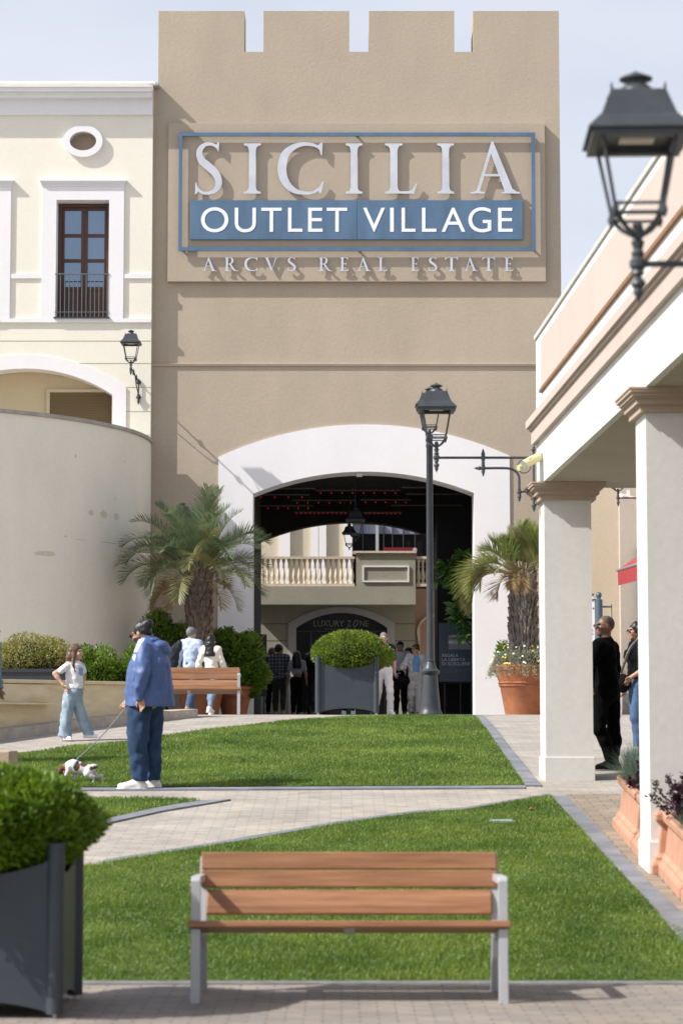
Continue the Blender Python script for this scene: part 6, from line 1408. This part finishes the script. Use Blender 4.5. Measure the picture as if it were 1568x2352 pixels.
def glasses(t, hp, S, HR, mt=None, dark=True):
    mb = MB()
    for s in (-1, 1):
        c = hp(s * .034, -.113, .004); u, v = HR @ np.array((1, 0, 0)), HR @ np.array((0, 0, 1)); w2 = HR @ np.array((0, -1, 0))
        mb.tube([hp(s * .06, -.102, .012), hp(s * .083, -.01, .008)], .0035, 5)
        ring_ = [mb.pt(c + (u * math.cos(a) * .027 + v * math.sin(a) * .019) * S) for a in np.linspace(0, 6.283, 17)[:-1]]; r2 = [mb.pt(c + (u * math.cos(a) * .027 + v * math.sin(a) * .019) * S + w2 * .004) for a in np.linspace(0, 6.283, 17)[:-1]]
        if dark: mb.face(r2); mb.face(list(reversed(ring_))); [mb.face((ring_[j], ring_[(j + 1) % 16], r2[(j + 1) % 16], r2[j])) for j in range(16)]
        else: mb.tube([Vector(mb.v[i]) for i in ring_ + ring_[:1]], .003, 5, cap=False)
    mb.tube([hp(-.01, -.118, .008), hp(.01, -.118, .008)], .003, 5); mb.build('glasses', mt or GLS, t)
# ---------------------------------------------------------------- man in the blue jacket
def fx(px, Y, ox): return (px - ox) / (5500 / Y * .9965)
YM_ = 25.85
def man():
    ox = 335; sc = 5500 / YM_ * .9965; q = lambda px, py, y=0.0: (fx(px, YM_, ox), y, (1814 - py) / sc)
    lf = lambda rows: [((1814 - py) / sc, (cx - ox) / sc, cy, rx / sc, ry) for py, cx, cy, rx, ry in rows]
    navy = cloth('jacket_blue', (0.060, 0.108, 0.262), .06, .55); wht = cloth('white_print', (0.78, 0.78, 0.80), .03)
    jeans = mat('dark_blue_denim', (0.006, 0.024, 0.066), .85, col2=(0.016, 0.052, 0.125), vscale=7, bump=.3, bscale=150)
    def paint(c):
        m = np.zeros(len(c), int); px = c[:, 0] * sc + ox; py = 1814 - c[:, 2] * sc
        u = (py - 1472) / 33.; s0 = 325.5 - 13.5 * u
        for j in (-1, 0, 1): m[(u > 0) & (u < 1) & (np.abs(px - (s0 + j * 5.2 * (1 - .12 * u))) < 1.35)] = 1
        m[((px - 309.5) / 4.8) ** 2 + ((py - 1516.5) / 6.8) ** 2 < 1] = 1; m[c[:, 1] > -.02] = 0
        return m
    J = dict(pel=q(340, 1612), chest=q(343, 1545), neck=q(333, 1483), head=q(322, 1460), hipL=q(322, 1622, -.09), hipR=q(347, 1622, .09), knL=q(320, 1712, -.11), knR=q(347, 1712, .08), anL=q(324, 1797, -.12), anR=q(353, 1796, .09), toL=(-1, -.10, 0), toR=(-1, .15, 0),
             shL=q(336, 1508, -.19), shR=q(333, 1508, .19), elL=q(331, 1556, -.285), wrL=q(324, 1608, -.285), hdL=(.35, .10, -1), elR=q(318, 1565, .26), wrR=q(299, 1612, .10), hdR=(-.8, -.3, -.5))
    body = lf([(1628, 342.5, 0, 57, .285), (1600, 341.5, 0, 55.5, .28), (1575, 340, 0, 53.5, .275), (1549, 340, 0, 51, .268), (1530, 342, 0, 47.5, .262), (1514, 342, 0, 41, .25), (1500, 340.5, 0, 35, .23), (1488, 338, 0, 29, .19), (1478, 335, 0, 22, .14), (1470, 333, 0, 18.5, .10), (1463, 333, 0, 15.5, .08), (1459, 333, 0, 14, .07)])
    hood = [(q(364, 1490), (.105, .15, .062), .012), (q(349, 1477, 0), (.075, .12, .045), .012), (q(377, 1499), (.065, .12, .065), .012)]
    sl = [(q(332, 1500, -.20), q(331, 1532, -.285), .088, .086, .012), (q(331, 1532, -.285), q(331, 1556, -.325), .086, .076, .006), (q(331, 1556, -.325), q(326, 1585, -.32), .076, .060, .006), (q(326, 1585, -.32), q(323, 1609, -.29), .060, .043, .006),
          (q(333, 1505, .18), q(318, 1565, .26), .085, .07, .02), (q(318, 1565, .26), q(300, 1611, .10), .07, .045, .02)]
    # drape folds: shallow ridges running down the back and the sleeve
    fo = [(q(358 + 9 * i, 1518 + 5 * i, -.235 + .012 * i * i), q(352 + 13 * i, 1622, -.262 + .016 * i * i), .018, .03, .035) for i in range(4)] + [(q(338, 1540, -.345), q(322, 1548, -.33), .016, .010, .02), (q(344, 1528, -.33), q(330, 1552, -.365), .014, .012, .02), (q(336, 1566, -.345), q(320, 1577, -.325), .014, .010, .02), (q(333, 1590, -.33), q(319, 1596, -.305), .012, .010, .015)]
    legs = [lf([(1797, 323, -.12, 18.5, .085), (1785, 322, -.12, 18, .082), (1765, 321, -.115, 19.5, .09), (1735, 319, -.11, 22, .10), (1700, 318, -.105, 25, .115), (1660, 318, -.09, 26.5, .12), (1630, 321, -.085, 28, .125), (1610, 325, -.07, 30, .12)]),
            lf([(1796, 352, .09, 16.5, .085), (1780, 351, .09, 16, .082), (1740, 349, .09, 19, .10), (1700, 347, .09, 23, .115), (1660, 347, .09, 25, .12), (1630, 347, .085, 26, .125), (1610, 347, .07, 28, .12)])]
    def ex(t, JJ, hp, Rz, k, HR, S): glasses(t, hp, S, HR)
    return person((P(ox, 1814, YM_).x, YM_, g(YM_)), 'heavy man in a blue hooded jacket with white shoulder stripes holding a dog lead', 1.80, -108, 1.18, J, (-10, 20, 0),
        dict(m=[navy, wht], hem=-.075, loft=[body], sleeve=0, paint=paint, wr=.0065, add=hood + sl + fo, nw=.045, nz=.075, nd=.05, name='jacket', seed=8),
        dict(m=jeans, loft=legs, wr=.010, cuff=.075), (.74, .73, .71), dict(k='bun', m=HBLK, bun=(0, .118, .062), beard=True, t=.008), SK, .0085, extra=ex, shl=.20)
man_o = man()
# ---------------------------------------------------------------- girl
YG = 31.8
def girl():
    ox = 168; sc = 5500 / YG * .9965; gy = 1703; q = lambda px, py, y=0.0: (fx(px, YG, ox), y, (gy - py) / sc)
    tee = cloth('white_tee', (0.76, 0.75, 0.79), .03); blue = cloth('pale_blue_pocket', (0.28, 0.36, 0.62), .05); jn = mat('light_blue_denim', (0.19, 0.27, 0.36), .85, col2=(0.36, 0.44, 0.50), vscale=6, bump=.3, bscale=150)
    def paint(c):
        px = c[:, 0] * sc + ox; py = gy - c[:, 2] * sc; return ((px > 180) & (px < 189.5) & (py > 1537.5) & (py < 1555 - .25 * np.abs(px - 186)) & (c[:, 1] < 0.2)).astype(int)
    J = dict(pel=q(167, 1596), chest=q(169, 1548), neck=q(170, 1524), head=q(172.5, 1502), hipL=q(175, 1600, .04), hipR=q(159, 1600, -.05), knL=q(186, 1645, .05), knR=q(154, 1648, -.06), anL=q(199, 1686, .08), anR=q(149, 1692, -.06), toL=(1, -.12, .02), toR=(.75, -.6, 0),
             shL=q(184, 1531, .03), shR=q(155, 1530, -.05), elL=q(188, 1558, .06), wrL=q(187, 1579, -.0), hdL=(-.1, -.1, -1), elR=q(127, 1551, -.10), wrR=q(146, 1576, -.13), hdR=(.55, .1, -.75))
    lf = lambda rows: [((gy - py) / sc, (cx - ox) / sc, cy, rx / sc, ry) for py, cx, cy, rx, ry in rows]
    shirt = lf([(1585, 170.5, 0, 20, .095), (1572, 170, 0, 19.5, .095), (1555, 169.5, 0, 20, .10), (1540, 169.5, 0, 20.5, .105), (1530, 169.5, 0, 19, .10), (1524, 170, 0, 14, .075), (1519, 171, 0, 9, .05)])
    sl = [(q(157, 1532, -.06), q(141, 1544, -.10), .050, .047, .02), (q(184, 1533, .05), q(188, 1546, .07), .048, .044, .02)]
    legs = [lf([(1695, 150, -.06, 14.5, .075), (1670, 151, -.06, 13.5, .072), (1645, 154, -.055, 13.5, .072), (1620, 157.5, -.045, 15, .08), (1600, 162, -.03, 17.5, .088), (1590, 166, -.01, 18, .09), (1583, 168, 0, 17.5, .085)]),
            lf([(1690, 202, .08, 14, .072), (1672, 195, .07, 13.5, .072), (1645, 184.5, .05, 13.5, .072), (1620, 177, .04, 14.5, .08), (1600, 172, .03, 16.5, .09), (1583, 170, .0, 17, .085)])]
    return person((P(ox, gy, YG).x, YG, g(YG)), 'smiling girl in white t-shirt and pale wide jeans watching the dog', 1.28, 55, .95, J, (12, -2, 0),
        dict(m=[tee, blue], hem=.05, loft=[shirt], sleeve=0, add=sl, paint=paint, wr=.005, nw=.06, nz=.03, name='t_shirt'),
        dict(m=jn, loft=legs, wr=.008, cuff=.045), (.80, .78, .80), dict(k='long', m=HBRN, L=.20, front=(1, -1), t=.014), SKL, .0075)
girl()
# ---------------------------------------------------------------- people around the passage
def at(px, Y): q = gx(px, Y); return (q.x, q.y, q.z)
jb = mat('mid_blue_denim', (0.05, 0.10, 0.20), .85, .25, 8); jl = mat('washed_denim', (0.16, 0.24, 0.36), .85, .25, 8)
def couple_a(t, JJ, hp, Rz, k, HR, S):
    f = Field((-.62, -.35, .78), (-.05, .35, 1.52), .014); f.chain([(-.22, .02, 1.42), (-.33, .0, 1.25), (-.42, -.02, .95)], [.07, .12, .15], .05, flat=((0, 1, 0), 1.4)); f.wrinkle(.014, 1.0, 4); f.clip((0, 0, -1), (0, 0, .84)); f.build('carried_jacket', cloth('black_navy', (0.012, 0.013, 0.022), .2), t)
person(at(438, 47.6), 'grey-haired man in pale blue shirt walking with his arm round the woman in white', 1.74, 150, 1.08, dict(elR=(.27, -.14, 1.17), wrR=(.49, -.18, 1.03), hdR=(1, -.05, -.1)), (-8, 3, 0), dict(m=cloth('pale_blue_shirt', (0.42, 0.50, 0.66)), hem=-.02, e=.026, sleeve=.97, wr=.009, name='shirt'), dict(m=jb), (.35, .22, .14), dict(k='short', m=HGRY), SKL, .012, .7, extra=couple_a)
def wx(t, JJ, hp, Rz, k, HR, S):
    mb = MB()
    for s in (-1, 1): mb.tube([hp(s * .035 + .028 * math.cos(a), .02 + .0, .125 + .016 * math.sin(a)) for a in np.linspace(0, 6.28, 13)], .004, 5)
    mb.build('sunglasses_on_hair', mat('gold_wire', (0.5, 0.4, 0.2), .3, metal=.8), t)
person(at(484, 47.2), 'woman with long straight black hair, white blouse and washed jeans', 1.58, 160, .98, None, (-15, 0, 0), dict(m=cloth('white_blouse', (0.72, 0.69, 0.62), .05), hem=-.02, e=.020, sleeve=.80, wr=.007, name='blouse'), dict(m=jl, cuff=.13, e=.006), (.72, .70, .66), dict(k='long_back', m=HBLK, L=.42, t=.016), SKL, .012, .9, extra=wx, fem=True)
def plaid():
    m = mat('plaid_cloth', (0.05, 0.06, 0.075), .85); n = m.node_tree.nodes; l = m.node_tree.links; b = n['Principled BSDF']; tc = n.new('ShaderNodeTexCoord'); sx_ = n.new('ShaderNodeSeparateXYZ'); l.new(tc.outputs['Object'], sx_.inputs[0]); outs = []
    for a in ('X', 'Z'):
        mm = n.new('ShaderNodeMath'); mm.operation = 'MULTIPLY'; mm.inputs[1].default_value = 11.5; l.new(sx_.outputs[a], mm.inputs[0]); fr = n.new('ShaderNodeMath'); fr.operation = 'FRACT'; l.new(mm.outputs[0], fr.inputs[0]); lt = n.new('ShaderNodeMath'); lt.operation = 'LESS_THAN'; lt.inputs[1].default_value = .2; l.new(fr.outputs[0], lt.inputs[0]); outs.append(lt.outputs[0])
    ad = n.new('ShaderNodeMath'); ad.operation = 'ADD'; l.new(outs[0], ad.inputs[0]); l.new(outs[1], ad.inputs[1]); cr = n.new('ShaderNodeValToRGB'); md = n.new('ShaderNodeMath'); md.operation = 'MULTIPLY'; md.inputs[1].default_value = .5; l.new(ad.outputs[0], md.inputs[0]); l.new(md.outputs[0], cr.inputs[0])
    cr.color_ramp.elements[0].color = (.05, .065, .085, 1); cr.color_ramp.elements[1].color = (.5, .52, .55, 1); e = cr.color_ramp.elements.new(.5); e.color = (.17, .19, .22, 1); l.new(cr.outputs[0], b.inputs['Base Color']); return m
blk = mat('cloth_black', (0.006, 0.006, 0.007), .95, spec=.15); dkg = cloth('dark_grey', (0.03, 0.03, 0.03), .2)
person(at(641, 60.2), 'man in a dark plaid shirt seen from behind inside the passage', 1.78, 172, 1.05, None, (-35, 0, 0), dict(m=plaid(), hem=-.06, e=.026, sleeve=.93, wr=.008), dict(m=dkg), (.3, .3, .3), dict(k='short', m=HBLK, t=.022), SKT, .013, .15, arms='front')
person(at(682, 59.8), 'woman with long dark hair, cropped pale top and black trousers in the passage', 1.60, 176, .95, None, (-15, 0, 0), dict(m=cloth('pale_crop_top', (0.34, 0.36, 0.44)), hem=.17, e=.016, sleeve=.3, wr=.005), dict(m=blk, rise=.10, e=.022), (.25, .25, .25), dict(k='long_back', m=HBLK, L=.34, t=.022), SKT, .013, .2, fem=True)
person(at(709, 60.6), 'woman with curly dark hair and black jacket at the right of the dark group', 1.56, 190, .95, None, (0, 0, 0), dict(m=blk, hem=-.1, e=.026, sleeve=.97, wr=.008), dict(m=cloth('ink_blue', (0.012, 0.014, 0.02))), (.2, .2, .2), dict(k='curly', m=HBLK, t=.03), SKT, .013, .2, fem=True)
person(at(625, 61.2), 'person in black at the left edge of the dark group in the passage', 1.72, 165, 1.0, None, (-20, 0, 0), dict(m=blk, hem=-.08, e=.026, sleeve=.97), dict(m=blk), (.1, .1, .1), dict(k='short', m=HBRN, t=.025), SKT, .014)
person(at(881, 50.4), 'man in black polo and white trousers striding out beside the metal tub', 1.74, 12, 1.10, None, (-10, 4, 0), dict(m=cloth('navy_black_polo', (0.014, 0.015, 0.022)), hem=.06, e=.02, sleeve=.40, wr=.006, name='polo'), dict(m=cloth('white_trousers', (0.72, 0.70, 0.70), .03), wr=.010, e=.014), (.75, .75, .75), dict(k='short', m=HGRY, t=.008), SKL, .011, .75)
person(at(919, 55.3), 'man in black cap, sunglasses and lavender shirt beside the lamp post', 1.71, -4, 1.16, None, (0, 0, 0), dict(m=cloth('lavender_shirt', (0.33, 0.31, 0.40)), hem=-.05, e=.024, sleeve=.55, wr=.007), dict(m=blk, e=.022), (.05, .05, .05), dict(k='cap', m=HBLK), SKT, .012, .4, extra=lambda t, JJ, hp, Rz, k, HR, S: glasses(t, hp, S, HR))
def bag(t, JJ, hp, Rz, k, HR, S):
    glasses(t, hp, S, HR, dark=False); f = Field((-.50, -.35, .55), (-.02, .25, 1.05), .014); f.ell((-.27, -.06, .80), (.15, .09, .13), .02); f.clip((0, 0, 1), (0, 0, .9)); f.build('handbag', blk, t)
    mb = MB(); mb.tube([(-.36, -.06, .88), (-.30, -.08, 1.03), (-.25, -.06, 1.06), (-.20, -.08, 1.03), (-.17, -.06, .88)], .012, 6); mb.build('bag_strap', blk, t)
person(at(954, 54.8), 'woman in light blue top, open white shirt and pale trousers carrying a black handbag', 1.62, -8, 1.06, dict(elR=(-.29, .03, 1.10), wrR=(-.25, -.12, 1.02), hdR=(.2, -.5, -.6)), (-35, 3, 0),
    [dict(m=cloth('sky_blue_top', (0.16, 0.33, 0.62), .05), hem=-.02, e=.016, sleeve=0, nw=.09, nd=.10, nz=.02, name='top', wr=.005), dict(m=cloth('white_linen', (0.58, 0.57, 0.56), .05), hem=.02, e=.032, sleeve=.68, wr=.009, name='open_shirt', cut=[((.02, -.17, 1.15), (.10, .13, .42), .02)], nw=.1)],
    dict(m=cloth('pale_linen', (0.50, 0.48, 0.46), .05), wide=.088, wr=.010, e=.02), (.25, .13, .08), dict(k='bun', m=HBRN, bun=(0, .09, .09), t=.014), SKL, .011, .35, extra=bag, fem=True)
person(at(938, 57.0), 'dark curly-haired person hidden between the capped man and the woman in blue', 1.60, 0, .95, None, (0, 0, 0), dict(m=cloth('dusty_blue', (0.06, 0.08, 0.13)), hem=-.05, e=.02), dict(m=jb), (.4, .4, .4), dict(k='curly', m=HBLK, t=.03), SKT, .014, .3, fem=True)
person(at(800, 50.6), 'person mostly hidden behind the metal tub with pale blue shoes', 1.60, 180, .95, None, (0, 0, 0), dict(m=blk, hem=-.05, e=.02), dict(m=blk), (.45, .52, .6), dict(k='short', m=HBLK), SKT, .014, .2)
# ---------------------------------------------------------------- under the arcade
YD = 27.9
def darkman():
    ox = 1393; sc = 5500 / YD * .9965; gy = 1780; q = lambda px, py, y=0.0: (fx(px, YD, ox), y, (gy - py) / sc)
    J = dict(pel=q(1396, 1602), chest=q(1390, 1530), neck=q(1393, 1484), head=q(1392, 1453), hipL=q(1381, 1606, -.06), hipR=q(1408, 1606, .07), knL=q(1375, 1688, -.10), knR=q(1411, 1690, .06), anL=q(1401, 1763, -.06), anR=q(1413, 1761, .1), toL=(-1, -.25, 0), toR=(-.9, .2, 0),
             shL=q(1373, 1500, -.16), shR=q(1413, 1502, .17), elL=q(1352, 1545, -.22), wrL=q(1352, 1590, -.28), elR=q(1420, 1552, .24), wrR=q(1410, 1598, .25), hdL=(0, -.4, -.9), hdR=(-.3, .1, -1))
    bb = mat('black_knit_in_shade', (0.003, 0.003, 0.0035), 1.0, spec=.08)  # black clothes; the shade he stands in is put into cloth and skin colour
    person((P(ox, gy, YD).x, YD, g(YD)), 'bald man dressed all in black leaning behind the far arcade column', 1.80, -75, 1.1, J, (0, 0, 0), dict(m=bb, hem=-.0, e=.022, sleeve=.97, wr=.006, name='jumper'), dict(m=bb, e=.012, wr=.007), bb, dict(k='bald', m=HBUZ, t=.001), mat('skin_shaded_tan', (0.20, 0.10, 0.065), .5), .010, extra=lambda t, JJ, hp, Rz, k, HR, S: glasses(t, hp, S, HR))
darkman()
def armbag(t, JJ, hp, Rz, k, HR, S):
    glasses(t, hp, S, HR); mb = MB(); mb.tube(cr_spline([(.02, -.12, 1.46), (-.10, -.15, 1.34), (-.17, -.13, 1.18), (-.22, -.08, 1.02)], 5), .018, 6, flat=.4); mb.build('bag_strap', mat('grey_patterned_strap', (0.2, 0.2, 0.2), .8, .6, 60), t)
    f = Field((-.42, -.30, .70), (-.02, .22, 1.10), .014); f.ell((-.20, -.05, .90), (.10, .11, .12), .02); f.build('handbag', blk, t)
Yw = 29.5; scw = 5500 / Yw * .9965
person(at(1466, Yw), 'woman in black top and blue jeans half hidden by the nearer arcade column', 1.66, -80, 1.05, dict(knR=(-.03, .05, .47), wrL=(-.09, -.17, .98), hdL=(-.6, .3, -.6)), (0, 0, 0), dict(m=blk, hem=.05, e=.026, sleeve=.42, wr=.007), dict(m=jb, e=.01, cuff=.12), (.2, .2, .2), dict(k='long_back', m=HBLK, L=.1, t=.012), SK, .011, .25, extra=armbag, fem=True)
# person cut by the left edge
person(at(-26, 28.6), 'person in a denim jacket cut off by the left edge of the picture', 1.72, 80, 1.05, dict(elR=(-.02, -.30, 1.10), wrR=(.09, -.28, .84), hdR=(.1, 0, -1)), (0, 0, 0), dict(m=jl, hem=-.04, e=.03, sleeve=.97, wr=.008, name='denim_jacket'), dict(m=jb), (.3, .3, .3), dict(k='short', m=HBRN), SK, .012)
# ---------------------------------------------------------------- dog and lead
YDg = 26.25
def dog():
    ox = 190; sc = 5500 / YDg * .9965; gy = 1801.5; q = lambda px, py, y=0.0: np.array((fx(px, YDg, ox), y, (gy - py) / sc))
    # crop pixels -> photo pixels
    c = lambda x, y, d=0.0: q(114.82 + x * .08788, 1733.8 + y * .08788, d)
    t = empty('dog', (P(ox, gy, YDg).x, YDg, g(YDg) + .03), 'small white puppy with brown patches straining at its lead on the lawn', 'dog')
    f = Field((-.34, -.16, -.05), (.34, .18, .36), .0062)
    f.chain([c(600, 330), c(690, 390), c(830, 430), c(980, 460), c(1080, 470)], [.056, .062, .058, .055, .050], .03)          # trunk, chest deep, belly tucked
    f.ell(c(610, 400), (.055, .056, .070), .03); f.chain([c(590, 330), c(500, 360), c(400, 410)], [.050, .044, .040], .03)      # shoulder, neck
    f.ell(c(310, 460), (.042, .043, .044), .02); f.chain([c(280, 490), c(225, 580)], [.030, .019], .015); f.ell(c(222, 590), (.012, .014, .011), .006)
    for d in (-.036, .036): f.ell(c(285, 470, d * 1.15), (.018, .010, .034), .006, roty(.5))                                   # drop ears
    f.chain([c(500, 400, -.045), c(480, 500, -.055), c(430, 590, -.055), c(445, 610, -.055)], [.032, .021, .016, .015], .015); f.chain([c(600, 430, .04), c(640, 560, .045), c(650, 680, .045), c(635, 710, .045)], [.03, .02, .014, .014], .015)
    f.ell(c(1010, 520, -.035), (.055, .035, .065), .02); f.chain([c(1000, 560, -.045), c(1080, 620, -.05), c(1150, 640, -.05), c(1145, 770, -.05)], [.045, .028, .017, .013], .014)
    f.ell(c(1060, 520, .035), (.05, .035, .06), .02); f.chain([c(1100, 560, .045), c(1200, 650, .05), c(1330, 610, .05), c(1360, 760, .05)], [.04, .026, .018, .013], .014)
    for a, d in ((1140, -.05), (1355, .05)): f.ell(c(a, 770, d), (.017, .014, .011), .008)
    f.chain([c(1070, 400), c(1130, 350), c(1190, 350), c(1245, 385)], [.024, .022, .018, .008], .012)
    wh = mat('white_fur', (0.72, 0.70, 0.68), .9, .04, 30, .4, 200); br = mat('brown_fur', (0.11, 0.05, 0.03), .9, .2, 30, .4, 200)
    def paint(p):
        X = (p[:, 0] * sc + ox - 114.82) / .08788; Y_ = (gy - p[:, 2] * sc - 1733.8) / .08788; m = np.zeros(len(p), int)
        m[(X < 400) & (Y_ > 330)] = 1; m[(((X - 705) / 85) ** 2 + ((Y_ - 360) / 125) ** 2 < 1)] = 1; m[((X - 890) / 95) ** 2 + ((Y_ - 310) / 70) ** 2 < 1] = 1; m[((X - 1090) / 45) ** 2 + ((Y_ - 420) / 50) ** 2 < 1] = 1
        m[(X > 1130) & (Y_ > 365) & (Y_ < 440)] = 1; m[(X < 236) & (Y_ > 570)] = 2; return m
    f.build('body', [wh, br, EYE_M], t, paint)
    ring_ = lambda cc, r, u, rad, m, nm: MB().tube([cc + (u * math.cos(a) + np.array((0, 1, 0)) * math.sin(a)) * r for a in np.linspace(0, 6.283, 21)], rad, 6, cap=False).build(nm, m, t)
    u = c(410, 500) - c(400, 330); u = u / np.linalg.norm(u); ring_(c(395, 405), .043, u, .008, mat('red_collar', (0.5, 0.03, 0.02), .6), 'collar')
    MB().lathe([(.002, -.012), (.011, -.006), (.011, .006), (.002, .012)], c(370, 510, -.03), 10).build('collar_tag', mat('pale_tag', (0.7, 0.7, 0.65), .4), t)
    u = c(560, 480) - c(690, 215); u = u / np.linalg.norm(u); ring_(c(640, 350), .068, u, .007, mat('pale_blue_harness', (0.25, 0.42, 0.55), .6), 'harness')
    return t, Vector(c(700, 175)) + t.location
dg, hook = dog()
wr = Vector(man_o.location) + Vector((fx(287, YM_, 335), .02, (1814 - 1631) / (5500 / YM_ * .9965)))
ld = MB(); n = 90
pts = [hook.lerp(wr, i / n) + Vector((0, 0, -.03 * math.sin(math.pi * i / n) + .004 * math.sin(i * 2.1))) for i in range(n + 1)]
ld.tube(pts, [.0055 + .0025 * (i % 2) for i in range(n + 1)], 6); tag(ld.build('dog_lead', mat('chain_steel', (0.35, 0.36, 0.38), .35, .2, 90, metal=.8)), 'thin chain dog lead stretched from the man in blue to the puppy', 'dog lead')
